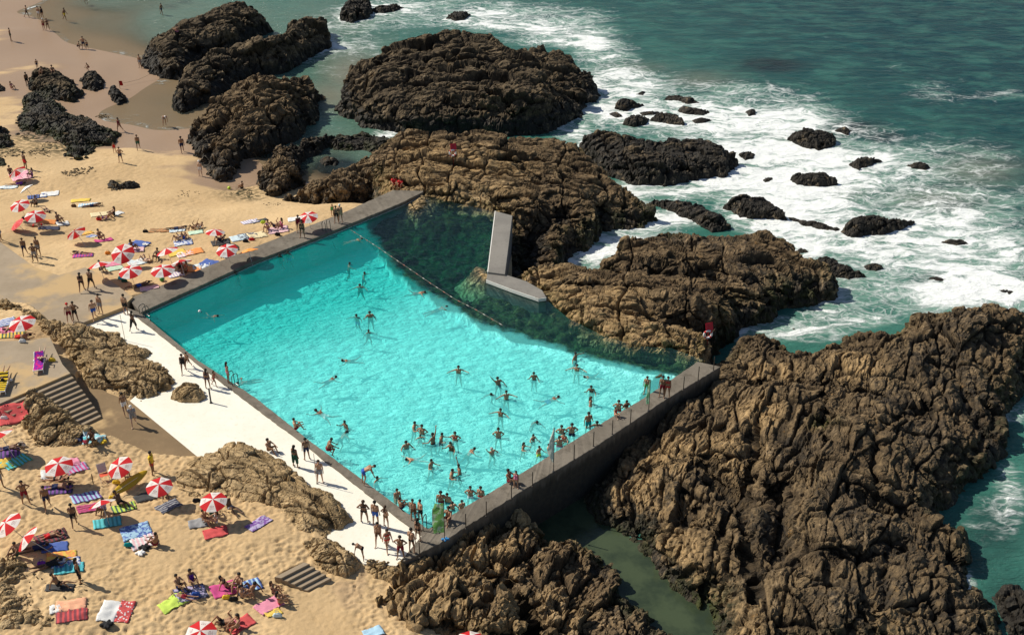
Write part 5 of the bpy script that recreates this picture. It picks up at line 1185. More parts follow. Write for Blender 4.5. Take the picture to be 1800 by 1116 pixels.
P_('walker in a long black wrap skirt on the white deck', 236,581,'walk',20,2,'K','black','k','f',1,g)
P_('adult walking with a child between rock and pool, in dark swimsuit', 324,656,'walk',170,2,'O','black','k','f',1,g)
P_('child walking beside the adult in dark swimsuit', 331,646,'walk',200,1,'T','brown','k','m',.75,g)
P_('adult beside the black post on the white deck, behind it', 366,683,'stand',10,2,'B','navy','k','f',1,g)
P_('child walking away from the black post toward the kerb', 378,679,'walk',100,1,'B','red','b','f',.78,g)
P_('bather standing on the kerb next to the middle ladder', 402,672,'stand',60,1,'B','pink','k','f',1,g)
P_('man in white shorts walking at the foot of the folded rock', 221,728,'walk',330,1,'T','white','k','m',1,g)
P_('person in a grey shirt and hat walking along the edge of the brown path', 236,749,'walk',160,3,'ST','grey','W','m',1,g)
P_('person sitting on the right shoulder of the broad sandy rock', 474,793,'sit',120,1,'T','brown','k','m',1,g)
P_('tall figure with long dark hair and wrap skirt, left of a pair beside the kerb', 520,821,'stand',30,2,'BK','dgreen','k','f',1.02,g)
P_('man in dark shorts, right of a pair beside the kerb', 540,808,'stand',340,2,'T','navy','k','m',1,g)
P_('bather climbing onto the kerb, leaning forward', 577,801,'crouch',70,2,'T','black','k','m',1,g)
P_('man in grey shorts standing in front of the thin pole', 563,847,'stand',180,0,'T','grey','k','m',1,g)
P_('man bending over the kerb toward the water', 641,851,'bend',80,1,'T','black','k','m',1,g)
P_('woman in a black bikini with hands on hips, first of three by the kerb', 641,918,'hips',10,2,'B','black','b','f',1,g)
P_('man in blue shorts, middle of three by the kerb', 661,923,'stand',20,1,'T','blue','k','m',1.03,g)
P_('woman in a pale bikini, right of three by the kerb', 679,927,'hips',40,0,'B','brown','b','f',1,g)
P_('walker in brown trunks just below the man in blue shorts', 666,958,'walk',190,1,'T','brown','k','m',1,g)
P_('woman in a red bikini walking near the deck tip', 682,968,'walk',150,0,'B','red','k','f',1,g)
P_('boy bending forward at the foot of the small boulders', 638,984,'bend',280,1,'U','black','k','m',.85,g)
P_('man with hands on hips at the tip of the white deck', 705,982,'hips',190,2,'T','maroon','k','m',1,g)
P_('tall man in black briefs standing at the corner of the pool', 724,971,'talk',30,0,'U','black','k','m',1.05,g)
P_('woman waiting at the corner ladder, in dark bikini', 735,950,'stand',30,1,'B','black','k','f',1,g)
P_('bather stepping up on the left of the corner ladder', 727,915,'stand',200,1,'T','brown','k','m',1,g,dz=-.1)
P_('bather stepping up on the right of the corner ladder', 740,915,'talk',230,0,'T','black','k','m',1,g,dz=-.1)
P_('bather sitting on the kerb below the corner ladder swimmers', 705,895,'sit',60,1,'T','black','k','m',.95,g)
P_('man sitting on the kerb, alone at its middle', 520,756,'sit',70,0,'T','maroon','k','m',1,g)
g = 'people on the dark pool walls'
P_('person standing on the long wall beside the striped umbrella, in front', 532,418,'stand',190,2,'B','black','k','f',1,g)
P_('person standing on the sand behind the figure on the long wall', 526,408,'stand',160,1,'O','maroon','k','f',.95,g)
P_('sun tanned man with white hat next to the upper ladder', 599,390,'stand',200,0,'T','sand','W','m',1,g)
P_('dark person next to the man with white hat at the upper ladder', 592,392,'stand',180,2,'T','black','k','m',.92,g)
P_('small child in a green swimsuit near the upper ladder', 585,380,'stand',200,0,'O','green','y','f',.7,g)
P_('lifeguard in a red shirt sitting on the rocks at the wall end, left one', 693,327,'sit',170,2,'ST','red','k','m',1,g)
P_('lifeguard in a red shirt sitting on the rocks at the wall end, right one', 704,330,'sit',190,2,'ST','red','k','m',1,g)
P_('bather sitting on the tall wall beside the green flag', 788,914,'sit',200,1,'T','maroon','k','m',1,g)
P_('bather sitting on the tall wall next to a standing child', 895,848,'sit',120,2,'T','black','k','m',1,g)
P_('child in a pink swimsuit standing on the tall wall', 907,857,'stand',200,0,'O','pink','k','f',.8,g)
P_('left person of the pair near the far end of the tall wall', 1163,698,'stand',200,2,'T','maroon','k','m',1,g)
P_('right person of the pair near the far end of the tall wall, red bikini', 1172,699,'stand',190,1,'B','red','k','f',1.02,g)
P_('child sitting on the tall wall beside two waders', 1082,731,'sit',150,0,'O','red','k','f',.72,g)
P_('person behind the thin green flag, at the wall rim', 1136,693,'stand',200,1,'T','green','k','m',.85,g)
g = 'bathers in the pool'
W_ = lambda lab, x, y, pose, yaw, skin=2, wear='T', col='black', hair='k', sex='m', size=1.0, water=1.0: P_(lab, x, y, pose, yaw, skin, wear, col, hair, sex, size, g, None, 0, (x % 2 > 1), water + (.17 if water > .6 else .06))
W_('swimmer on his front in the deep left corner, arms spread', 371,554,'swim',110,2,water=.12)
W_('swimmer kicking near the middle ladder', 436,669,'crawl',250,2,water=.10)
W_('bather treading water below the long wall, alone at left', 416,480,'tread',200,2,water=.50)
W_('left one of two bathers holding the long wall', 493,450,'tread',200,2,'B','black','k','f',water=.45)
W_('right one of two bathers holding the long wall', 507,445,'tread',190,2,water=.45)
W_('bather coming down the upper ladder, half in water', 580,413,'tread',330,2,water=.42)
W_('swimmer splashing beside the float rope, nearest its wall end', 622,422,'crawl',70,1,water=.08)
W_('swimmer treading water in the deep middle, topmost of three', 612,466,'tread',60,2,water=.52)
W_('swimmer treading water in the deep middle, second of three', 638,482,'tread',100,2,water=.5)
W_('long swimmer upright in the deep middle, lowest of three', 633,503,'tread',180,2,water=.42)
W_('swimmer near the middle of the float rope, face down', 733,514,'swim',100,1,water=.08)
W_('swimmer crossing the edge of the dark bottom, on his front', 769,543,'crawl',60,2,water=.10)
W_('bather with head up, left of a pair in the deep middle', 628,556,'tread',200,2,water=.46)
W_('bather with long legs, right of a pair in the deep middle', 651,556,'wade2',170,1,'T','navy',water=1.15)
W_('bather standing below the pair in the deep middle', 647,584,'tread',150,2,'B','black','k','f',water=.40)
W_('swimmer doing breaststroke with feet up, upper left shallows', 617,632,'swim',250,2,water=.12)
W_('swimmer doing breaststroke with bent legs, left of the pool centre', 576,668,'swim',60,2,water=.12)
W_('swimmer in pale trunks heading left, below the breaststroke pair', 570,728,'swim',300,2,'T','white',water=.10)
W_('upper one of two bathers playing close to the kerb', 609,752,'wade2',220,2,water=.95)
W_('lower one of two bathers playing close to the kerb', 598,763,'lunge',60,1,water=.40)
W_('wader alone with arms spread wide, upper middle shallows', 806,655,'wade',180,1,'T','grey',water=1.0)
W_('wader waving in the top row right of the middle', 939,666,'wade2',180,2,'T','navy',water=.95)
W_('left one of a close trio of waders right of the middle', 868,687,'lunge',200,2,water=.40)
W_('upper one of a close trio of waders right of the middle', 876,675,'reach',160,2,water=1.0)
W_('right one of a close trio of waders, arms low', 890,701,'wade',170,1,'T','dgreen',water=.95)
W_('wader near the weedy rocks, topmost in the right shallows', 1011,632,'wade',120,2,water=.95)
W_('wader with both arms out, second in the right shallows', 1014,651,'wade',190,1,'U','white','k','m',.95,1.0)
W_('child swimming with feet up beside the arms-out wader', 1040,661,'swim',250,2,'T','black','k','m',.85,.10)
W_('swimmer stretched like a star in the right shallows', 965,702,'swim',70,2,water=.12)
W_('upper one of two standing waders close together at the right', 1040,688,'wade2',190,2,'B','black','k','f',1,.95)
W_('lower one of two standing waders close together at the right', 1038,712,'stand',100,1,'B','red','b','f',.98,.75)
W_('wader beside the far part of the tall wall, left of a pair', 1087,721,'hips',190,1,'T','maroon',water=.75)
W_('wader beside the far part of the tall wall, right of a pair', 1101,716,'wade2',160,1,'B','black','k','f',1,.85)
W_('wader with big arms, alone right of the middle', 880,731,'wade',200,2,'T','brown',water=.95)
W_('crouching wader alone in the right middle', 939,737,'lunge',160,4,water=.30)
W_('wader with hands on hips in the lower middle', 876,769,'hips',180,1,'T','grey',water=.85)
W_('diver with legs in the air, lower middle', 865,796,'reach',140,0,'T','pgreen','g','m',.9,1.0)
W_('swimmer lunging sideways in a long stretch, lower middle', 821,795,'lunge',70,1,water=.25)
W_('left one of three waders in a row, lower left shallows', 727,752,'wade2',100,1,water=1.05)
W_('broad man carrying someone, lower left shallows', 742,762,'hips',200,1,'T','dgreen',water=.9)
W_('child held by the broad man in the lower left shallows', 738,768,'tread',160,0,'T','red','k','m',.7,.25)
W_('wader leaning with an arm raised, lower left shallows', 761,779,'reach',300,2,water=.9)
W_('wader pointing right with a stretched arm', 775,775,'wade2',100,1,'T','maroon',water=.9)
W_('woman wading with wet long hair, right of the pointing wader', 800,773,'hips',190,1,'B','red','k','f',1,.85)
W_('woman wading in a brown swimsuit below the long haired one', 794,791,'wade2',200,1,'O','brown','k','f',1,.85)
W_('wader close to the left of the floating pair', 714,785,'wade2',150,1,water=1.05)
W_('bather floating on his back with feet up, lower left', 731,806,'swim',250,0,'T','white',water=.08)
W_('wader alone above the float and below the row of three', 757,821,'wade2',120,1,'T','white',water=.95)
W_('left one of a pair wading near the lower middle', 793,839,'wade2',100,1,water=.85)
W_('right one of a pair wading near the lower middle, splashing', 808,832,'reach',260,2,water=.9)
W_('girl wading left of the white flag, in front', 919,790,'wade2',110,0,'B','black','k','f',.9,.75)
W_('girl wading left of the white flag, behind', 937,773,'wade2',150,0,'B','navy','k','f',.9,.85)
W_('boy wading in yellow green trunks left of the white flag', 947,801,'wade2',140,0,'T','lime','k','m',.85,.6)
W_('child wading right against the white flag', 964,789,'stand',110,0,'T','red','k','m',.72,.7)
W_('wader right of the white flag, lowest of a group of four', 983,783,'hips',170,0,'T','pink',water=.85)
W_('wader right of the white flag, second of a group of four', 992,774,'wade2',200,0,'B','red','k','f',1,.85)
W_('wader right of the white flag, back of a group of four', 987,761,'hips',180,1,'T','teal',water=.95)
W_('tall wader right of the white flag, with hands on hips', 1005,764,'hips',180,1,'T','navy','k','m',1.05,.75)
W_('man in teal shorts standing against the tall wall', 1034,750,'talk',160,1,'T','teal',water=.55)
W_('head and shoulders of a bather hidden by the tall wall', 1049,746,'tread',180,2,water=.35)
W_('swimmer with head up near the kerb, lower left', 660,843,'tread',120,1,water=.42)
W_('thin person standing in water right next to the kerb', 699,883,'stand',150,0,'T','pgreen','k','m',.95,.55)
W_('wader standing behind the green flag, left one', 775,881,'stand',180,1,'T','maroon',water=.8)
W_('wader standing behind the green flag, right one', 788,882,'wade2',200,0,'T','teal',water=.85)
W_('boy wading right below the two behind the green flag', 795,893,'wade2',150,0,'T','teal','k','m',.9,.85)
W_('bather in dark shadow left of the green flag', 767,912,'stand',180,4,'T','black',water=.6)
W_('boy looking over the rim of the tall wall', 812,892,'stand',160,0,'T','red','k','m',.85,.75)
W_('man wading away from the wall in light trunks', 827,874,'hips',190,1,'T','pblue',water=.75)
W_('bather leaning on the rim of the tall wall', 845,872,'stand',200,0,'T','red','k','m',.95,.75)
ball('white ball floating beside the swimmer in the deep corner', 351, 548, 'white', .12, at=G(351, 548, ZW))
U_ = umbrella; T_ = towel
# upper beach, umbrellas
U_('striped umbrella lying low over a pink towel, top of the upper beach', 27,299,48,300,.95,1.2,spin=10)
U_('white parasol with teal panels in the upper beach', 44,329,38,290,.75,1.4,cols=('white','teal'),spin=30,group='parasols in other colours')
U_('red and white umbrella below the teal parasol, left of an overlapping pair', 33,358,18,200,.9,1.6,spin=5)
U_('red and white umbrella overlapping its neighbour, right of the pair', 61,376,12,160,.95,1.6,spin=20)
U_('small flowery parasol standing on the sand below the overlapping pair', 27,392,40,250,.72,.8,cols=('red','blue'),spin=12,group='parasols in other colours')
U_('tipped red and white umbrella alone beside a crimson towel', 131,406,52,310,.9,1.2,spin=15)
U_('red and white umbrella with its top facing the viewer', 214,443,34,185,1.0,1.4,spin=0)
U_('red and white umbrella left of the facing one, nearest the concrete slab', 173,461,22,320,.95,1.5,spin=25)
U_('red and white umbrella below the facing one', 228,473,10,190,.95,1.5,spin=10)
U_('red and white umbrella with a man sitting at its left', 292,437,18,300,.95,1.6,spin=2)
U_('red and white umbrella nearest the long wall, in the middle of its row', 285,471,6,180,.98,1.6,spin=18)
U_('red and white umbrella half hidden, tilted to the right', 316,457,36,330,.95,1.3,spin=8)
U_('red and white umbrella alone right of the sunbathing pairs', 378,404,8,30,.85,1.5,spin=22)
U_('red and white umbrella close to the long wall, right of the row', 398,436,12,190,.92,1.5,spin=12)
U_('orange and pink parasol leaning on the long wall', 436,437,38,330,.85,1.0,cols=('orange','lpink'),spin=10,group='parasols in other colours')
U_('red and white umbrella furthest right, by the rocks and upper ladder', 541,378,12,200,.88,1.5,spin=30)
# lower beach, umbrellas
U_('red and white umbrella beside the concrete slab and the rock crest', 37,563,10,200,.98,1.5,spin=28)
U_('red and white umbrella with a pink parasol edge, left of the lower beach', 102,814,8,180,1.05,1.6,spin=0)
U_('red and white umbrella above the surfboard', 208,818,26,215,1.0,1.6,spin=14)
U_('red and white umbrella right of the surfboard', 279,851,10,170,.98,1.6,spin=6)
U_('tilted red and white umbrella below the surfboard', 177,879,36,325,1.0,1.3,spin=20)
U_('red and white umbrella at the left edge of the lower beach', 9,918,30,250,1.05,1.5,spin=9)
U_('steeply tilted red and white umbrella next to the left edge one', 42,943,50,265,1.0,1.4,spin=32)
U_('red and white umbrella in front of the broad sandy rock', 374,877,8,180,1.0,1.7,spin=24)
U_('red and white umbrella cut by the bottom edge', 352,1108,10,180,1.0,1.6,spin=16)
U_('red and white umbrella at the left edge above the shaded heap', -2,760,34,300,1.0,1.5,spin=11)
U_('red and white umbrella peeping in at the bottom edge, beyond the rock heap', 826,1118,8,0,.95,1.3,spin=3)
# upper beach, towels and people
s = 'sunbathers on the upper sand'
T_('large pink beach blanket under the low umbrella', 36,310,60,2.6,1.9,'lpink','pink',2)
P_('dark figure sitting on the pink blanket, left', 19,308,'sit',150,4,'T','black','k','m',1,s)
P_('figure in purple sitting at the right end of the pink blanket', 57,311,'sit',230,4,'O','purple','k','f',1,s)
T_('white towel under a lying sunbather, left edge of the upper beach', 14,329,80,.9,1.9,'pblue','white',1)
P_('sunbather lying on the white towel in a dark dress', 30,325,'back',250,1,'S','purple','k','f',1,s)
T_('navy towel shaded by the teal parasol', 66,346,70,1.1,1.8,'navy','blue',1)
T_('white towel with pink edge right of the navy towel', 88,342,75,1.3,1.7,'white','lpink',0)
P_('dark sunbather sitting between two overlapping umbrellas', 64,362,'sit',200,4,'T','black','k','m',1,s)
P_('sunbather lying right of the overlapping umbrellas', 82,371,'back',320,2,'T','black','k','m',1,s)
bag('black beach bag under the overlapping umbrellas', 43,386,'black')
T_('bright orange towel below the overlapping umbrellas', 80,390,75,1.0,1.8,'orange','yellow',0)
T_('navy towel shaded below the orange towel', 86,401,75,1.0,1.8,'navy','blue',0)
T_('small white towel at the right of the orange towel', 111,394,60,.8,1.1,'white','pblue',0)
P_('man sitting upright at the end of the orange towel', 103,391,'sit',110,2,'T','navy','k','m',1,s)
P_('sunbather in red lying left of the navy towel', 60,398,'prone',90,2,'U','red','R','m',1,s)
T_('yellow towel, upper one of a yellow and blue pair', 142,353,75,1.0,1.8,'yellow','cream',0)
T_('light blue towel below the yellow towel', 155,361,75,1.0,1.8,'lblue','white',1)
P_('sunbather lying on the light blue towel', 163,363,'prone',70,4,'T','navy','k','m',1,s)
bag('brown bag at the left end of the light blue towel', 130,364,'brown')
T_('pale yellow towel in the middle of the upper beach', 176,377,70,.9,1.7,'cream','white',0)
T_('white crumpled towel behind a sitting couple', 207,376,30,.8,1.0,'white','pblue',0)
P_('sunbather sitting in front of the white crumpled towel', 201,380,'sit',250,1,'O','black','b','f',1,s)
P_('sunbather lying beside the sitting one, mid upper beach', 188,386,'knees',80,1,'B','purple','k','f',1,s)
bag('red bag next to the pale yellow towel', 174,387,'red')
T_('small yellow towel in the shade of the tipped umbrella', 150,411,50,.8,1.4,'yellow','orange',1)
T_('round blue towel near the tipped umbrella', 163,416,20,.8,.9,'blue','white',2)
T_('crimson towel under a sitting sunbather', 183,423,60,.9,1.5,'magenta','red',0)
P_('sunbather sitting on the crimson towel', 176,421,'sit',120,2,'T','black','k','m',1,s)
T_('long striped towel in brown, green and orange', 281,406,85,1.1,1.9,'dgreen','orange',4)
bag('dark bag at the left end of the long striped towel', 256,409,'black')
T_('light blue patterned towel right of the long striped towel', 312,406,80,1.1,1.4,'lblue','white',2)
P_('sunbather lying across the light blue patterned towel', 312,403,'prone',80,4,'T','navy','k','m',1,s)
T_('pale green towel under two raised pairs of legs', 344,409,70,1.0,1.3,'pgreen','white',0)
P_('left sunbather lying with raised knees, upper pair', 340,404,'knees',200,2,'B','black','k','f',1,s)
P_('right sunbather lying with raised knees, upper pair', 350,403,'knees',190,1,'T','white','k','m',1,s)
T_('solid blue towel with a white pillow end', 246,428,110,1.1,1.7,'blue','blue',0)
T_('small white pillow on the solid blue towel', 256,432,110,.35,.5,'white','white',0,'pillow','pillow',None,.08,1.5)
T_('blue and white towel under the lower pair of sunbathers', 322,427,70,1.3,1.6,'blue','white',2)
P_('left sunbather lying with raised knees, lower pair', 312,422,'knees',200,1,'B','white','k','f',1,s)
P_('right sunbather lying with raised knees, lower pair', 325,421,'knees',170,2,'T','black','k','m',1,s)
T_('pale pink towel behind the facing umbrella', 238,440,80,.9,1.5,'lpink','white',0)
P_('sunbather sitting right of the facing umbrella', 233,439,'sit',90,4,'O','maroon','k','f',1,s)
bag('orange bag behind the facing umbrella', 190,447,'orange')
T_('magenta towel under a sunbather beside the concrete', 146,449,80,.8,1.7,'magenta','purple',1)
P_('sunbather lying on the magenta towel', 144,447,'prone',280,1,'B','black','k','f',1,s)
T_('pink towel right of the umbrella nearest the slab', 197,465,50,.9,1.4,'pink','magenta',0)
T_('pale green towel below the pink one', 203,472,50,.8,1.4,'pgreen','white',0)
P_('sunbather in the shade of the umbrella nearest the slab', 178,477,'sit',120,4,'T','black','k','m',1,s)
T_('white and blue towel between two umbrellas', 241,462,60,1.2,1.6,'pblue','white',2)
P_('pale sunbather lying on the white and blue towel', 255,459,'knees',300,3,'B','black','y','f',1,s)
P_('man sitting at the left of a red and white umbrella', 278,455,'sit',200,4,'T','black','k','m',1,s)
T_('yellow towel, left of three bright towels in a row', 311,445,60,1.1,1.5,'yellow','orange',0)
T_('pink towel, middle of three bright towels in a row', 325,447,60,1.0,1.4,'lpink','white',1)
T_('orange towel, right of three bright towels in a row', 341,443,60,1.1,1.6,'orange','peach',0)
T_('square royal blue towel beside the long wall', 367,463,115,1.3,1.4,'blue','blue',0)
T_('pale blue towel between royal blue towel and wall', 354,470,80,1.0,1.4,'pblue','white',2)
T_('orange towel against the long wall', 337,474,80,1.0,1.6,'orange','yellow',0)
T_('white towel under a dark sitting couple by the long wall', 309,483,60,1.0,1.3,'white','lilac',1)
P_('dark haired sunbather sitting by the long wall, left of the orange towel', 317,478,'sit',130,4,'O','black','k','f',1,s)
P_('red haired sunbather sitting against the orange towel', 328,478,'sit',220,1,'B','red','b','f',1,s)
ball('green beach ball beside the long wall', 285,494,'green',.2)
bag('turquoise bag below an umbrella near the slab corner', 213,491,'turq')
bag('dark rucksack next to the turquoise bag', 219,496,'dgreen')
T_('pale pink towel at the slab end of the long wall', 263,507,70,.8,1.5,'lpink','white',0)
P_('sunbather lying in the umbrella shade near the wall corner', 246,503,'prone',60,4,'T','black','k','m',1,s)
P_('sunbather lying with a raised leg, near the long wall', 386,424,'knees',210,4,'T','navy','k','m',1,s)
T_('black towel under the sunbather with a raised leg', 388,427,70,1.1,1.6,'black','navy',0)
T_('pale turquoise towel, left of three beside the wall', 420,419,60,1.1,1.5,'pblue','turq',0)
T_('navy checked towel, middle of three beside the wall', 436,415,60,1.1,1.7,'navy','grey',4)
T_('yellow towel, right of three beside the wall', 452,414,60,1.2,1.6,'cream','yellow',0)
bag('red bag between the navy and yellow towels', 443,423,'red')
bag('black rucksack left of the red bag', 432,426,'black')
P_('sunbather in purple under the wall side umbrella', 389,450,'sit',150,4,'O','purple','k','f',1,s)
T_('small white towel beside the sunbather in purple', 404,449,70,.9,1.1,'white','lblue',1)
T_('lilac towel at the top of the wall side group', 440,391,60,1.1,1.6,'lilac','white',1)
T_('black towel right of the lilac towel', 456,389,60,1.0,1.5,'black','grey',0)
bag('lime green bag on the black towel', 463,393,'lime')
T_('pink towel under three sunbathers near the upper ladder', 489,404,75,1.4,1.8,'lpink','white',0)
P_('left sunbather of three on the pink towel near the upper ladder', 471,404,'sit',200,1,'B','purple','k','f',1,s)
P_('middle sunbather of three, lying with raised knees', 482,400,'knees',240,1,'T','black','k','m',1,s)
P_('right sunbather of three, sitting up', 495,401,'sit',230,1,'O','magenta','k','f',1,s)
bag('black bag in front of the pink towel near the wall', 488,414,'black')
T_('white towel left of the furthest right umbrella', 521,385,70,1.0,1.6,'white','cream',0)
ball('light green ball on the sand at the foot of the rock hump', 403,333,'lime',.17)
# left middle
s = 'sunbathers on the lower sand'
T_('blue checked towel at the left edge, beside the slab', 8,568,60,1.2,1.6,'blue','white',4)
T_('pink towel below the blue checked towel', 10,582,70,1.0,1.7,'pink','magenta',1)
P_('sunbather in yellow trunks lying on the pink towel', 24,580,'back',80,1,'T','yellow','k','m',1,s)
T_('yellow striped towel next to the pink towel', 22,590,70,1.0,1.8,'yellow','dgreen',1)
P_('sunbather lying in red shorts below the yellow striped towel', 34,594,'prone',80,1,'T','red','k','m',1,s)
bag('orange bag under the umbrella beside the slab', 33,577,'orange')
bag('white bag at the end of the row beside the slab', 40,602,'white')
T_('red towel on the sand left of the jagged rock', 21,728,60,1.5,1.9,'red','maroon',0)
bag('white bag on the red towel', 8,737,'white')
T_('pale turquoise towel spread on the jagged rock', 165,768,80,1.0,1.4,'pblue','turq',2)
P_('dark figure sitting on the jagged rock before the pale towel', 163,776,'sit',180,4,'T','black','k','m',1,s)
bag('navy and white clothes heap left of the dark figure on the jagged rock', 140,774,'navy','heap',1.6)
bag('red clothes heap between navy heap and dark figure', 150,778,'maroon','heap',1.2)
bag('yellow clothes heap right of the dark figure on the jagged rock', 180,778,'yellow','heap',1.3)
P_('sunbather lying in the deep shade at the left edge', 14,790,'prone',70,4,'T','navy','k','m',1,s)
T_('purple towel in the deep shade at the left edge', 8,797,70,1.2,1.8,'purple','navy',1)
bag('white and blue bag right of the shaded sunbather', 39,784,'white')
T_('yellow towel at the left edge below the shade', 4,815,60,1.0,1.4,'yellow','cream',0)
T_('teal and green striped towel below the jagged rock', 29,811,40,1.1,1.9,'turq','green',1)
P_('man standing at the left edge of the lower beach', 3,859,'stand',120,2,'T','black','k','m',1,'people walking on the sand and concrete')
P_('man with hands on hips, left of a pair walking on the lower beach', 47,886,'hips',160,2,'T','maroon','k','m',1,'people walking on the sand and concrete')
P_('man walking right behind the one with hands on hips', 85,895,'walk',160,2,'T','black','k','m',1,'people walking on the sand and concrete')
P_('boy walking above the steeply tilted umbrella', 132,924,'walk',340,2,'T','black','k','m',.95,'people walking on the sand and concrete')
P_('dark figure standing on the right end of the teal towel', 141,1022,'stand',60,2,'K','black','k','f',1,'people walking on the sand and concrete')
P_('lifeguard in yellow shirt and red shorts, standing below the brown path', 270,833,'stand',90,2,'rT','red','k','m',1,'people walking on the sand and concrete')
T_('white towel hanging under the left umbrella of the lower beach', 89,833,70,1.0,1.3,'white','white',0)
T_('magenta towel behind the left umbrella of the lower beach', 124,812,60,1.0,1.2,'pink','magenta',0)
T_('mauve striped towel right of the left umbrella', 134,824,50,.9,1.6,'lilac','magenta',1)
P_('upper one of two sunbathers lying side by side, feet left', 98,843,'back',270,1,'B','black','k','f',1,s)
P_('lower one of two sunbathers lying side by side, feet left', 100,857,'prone',80,1,'T','navy','k','m',1,s)
T_('purple towel under the lower lying sunbather', 103,862,75,1.0,1.9,'purple','navy',1)
T_('blue and pink striped towel left of the tilted umbrella', 151,874,55,1.1,1.9,'lblue','purple',1)
T_('crimson towel between the striped one and the tilted umbrella', 156,894,60,.9,1.5,'maroon','magenta',4)
P_('sunbather in a lilac shirt under the tilted umbrella', 183,899,'sit',200,2,'S','lilac','k','f',1,s)
T_('turquoise towel below the tilted umbrella', 189,919,68,1.0,1.8,'turq','teal',1)
P_('dark sunbather sitting below the surfboard', 212,888,'sitback',120,4,'T','black','k','m',1,s)
T_('lime towel under the dark sunbather below the surfboard', 218,893,60,.9,1.6,'lime','dgreen',1)
bag('yellow bag under the surfboard tip', 199,877,'yellow')
bag('yellow basket beside the umbrella above the surfboard', 205,850,'yellow')
P_('sunbather sitting in the shade above the surfboard', 222,836,'sit',150,4,'T','black','k','m',1,s)
T_('black mat left of the umbrella right of the surfboard', 257,874,60,1.0,1.6,'black','dgreen',0)
T_('dark blue towel below the umbrella right of the surfboard', 297,891,45,1.1,1.6,'navy','grey',4)
P_('sunbather in the shade right of the surfboard', 291,872,'sit',160,4,'O','navy','k','f',1,s)
T_('blue tie-dye towel in the middle of the lower beach', 239,934,62,1.5,1.9,'blue','lblue',2)
T_('pale pink towel below the tie-dye towel', 253,953,62,1.2,1.7,'lpink','white',1)
P_('sunbather sitting at the right end of the pale pink towel', 275,959,'sit',280,2,'T','black','k','m',1,s)
bag('teal bag at the left end of the pale pink towel', 226,960,'teal')
bag('black clothes heap below the pale pink towel', 254,964,'black','heap',1.5)
bag('white bag below the black clothes heap', 247,974,'white','heap',1.3)
T_('dark red striped blanket right of the steep umbrella', 90,944,55,1.2,2.0,'maroon','black',1)
P_('sunbather in red lying on the dark red blanket', 86,944,'prone',60,1,'T','red','k','m',1,s)
P_('sunbather in navy lying below the steep umbrella', 60,966,'prone',70,4,'S','navy','k','m',1,s)
P_('sunbather sitting at the rock edge in the bottom left', 29,978,'sit',200,2,'T','black','k','m',1,s)
T_('bright blue towel in a stack of four at the lower left', 96,962,70,1.0,1.6,'blue','lblue',0)
T_('orange yellow towel in a stack of four at the lower left', 109,978,72,1.0,1.8,'orange','yellow',2)
T_('white and blue towel in a stack of four at the lower left', 116,989,72,.9,1.8,'white','blue',2)
T_('turquoise towel, lowest of the stack of four', 122,1000,72,1.0,1.8,'turq','teal',1)
bag('purple bag left of the orange yellow towel', 74,993,'purple')
P_('sunbather lying left of the towel stack in dark clothes', 84,995,'prone',60,4,'S','black','k','m',1,s)
P_('man sitting on a black mat with white ends', 104,1031,'sitback',90,2,'T','black','k','m',1,s)
T_('black mat with white ends under a sitting man', 106,1034,88,.75,1.7,'black','white',0)
T_('peach coloured towel near the bottom left', 125,1065,75,1.0,1.8,'peach','orange',0)
T_('maroon towel below the peach towel', 126,1081,72,1.0,1.8,'maroon','red',1)
T_('small white towel at the left end of the peach towel', 98,1071,70,.7,.7,'white','cream',0)
T_('white towel side by side with a red spotted one', 192,1074,0,1.05,1.8,'white','pblue',0)
T_('red towel with white spots, near the bottom', 220,1074,0,.85,1.8,'red','white',3)
bag('black clothes heap below the white towel', 188,1100,'black','heap',1.6)
T_('lime yellow towel at the left of a sitting pair', 304,1058,45,1.0,1.7,'lime','yellow',0)
T_('navy patterned towel under a sitting pair', 335,1042,60,1.3,1.9,'navy','lilac',2)
P_('left sunbather of the pair on the navy towel', 315,1034,'sit',120,1,'T','black','k','m',1,s)
P_('right sunbather of the pair on the navy towel', 338,1024,'sit',140,2,'O','purple','k','f',1,s)
P_('child lying in front of the pair on the navy towel', 322,1050,'back',100,1,'T','black','k','m',.8,s)
bag('yellow and blue bag right of the navy towel', 345,1047,'blue')
T_('red towel behind a group of four at the bottom', 394,1036,60,1.2,1.6,'magenta','pink',0)
P_('sunbather leaning back at the left of the group of four', 399,1033,'sitback',80,1,'B','black','k','f',1,s)
P_('sunbather sitting in the middle of the group of four', 422,1033,'sit',200,1,'T','navy','k','m',1,s)
P_('sunbather bowing forward in front of the group of four', 427,1052,'sit',80,0,'U','black','k','m',1,s)
P_('sunbather reclining at the right of the group of four', 443,1042,'sitback',300,1,'T','black','k','m',1,s)
T_('blue towel at the right of the group of four', 437,1030,60,1.1,1.6,'blue','lblue',1)
bag('yellow bag in front of the group of four', 399,1052,'yellow')
bag('black bag right of the yellow bag, group of four', 411,1055,'black')
T_('pink towel under the pair nearest the small steps', 473,1064,45,1.0,1.7,'pink','magenta',0)
P_('rear sunbather of the pair nearest the small steps', 481,1044,'sit',80,1,'B','black','b','f',1,s)
P_('front sunbather bowing, pair nearest the small steps', 492,1062,'sit',70,0,'B','red','k','f',1,s)
bag('white and blue bag in front of the pair nearest the small steps', 488,1084,'pblue')
T_('small yellow towel beside the white and blue bag', 480,1077,60,.6,1.0,'yellow','orange',0)
P_('left sunbather lying beside the bottom edge umbrella', 392,1098,'knees',250,1,'T','black','k','m',1,s)
T_('red towel under the right sunbather at the bottom edge', 424,1098,45,1.0,1.6,'red','peach',0)
P_('right sunbather at the bottom edge, on the red towel', 418,1104,'sit',230,1,'B','pink','k','f',1,s)
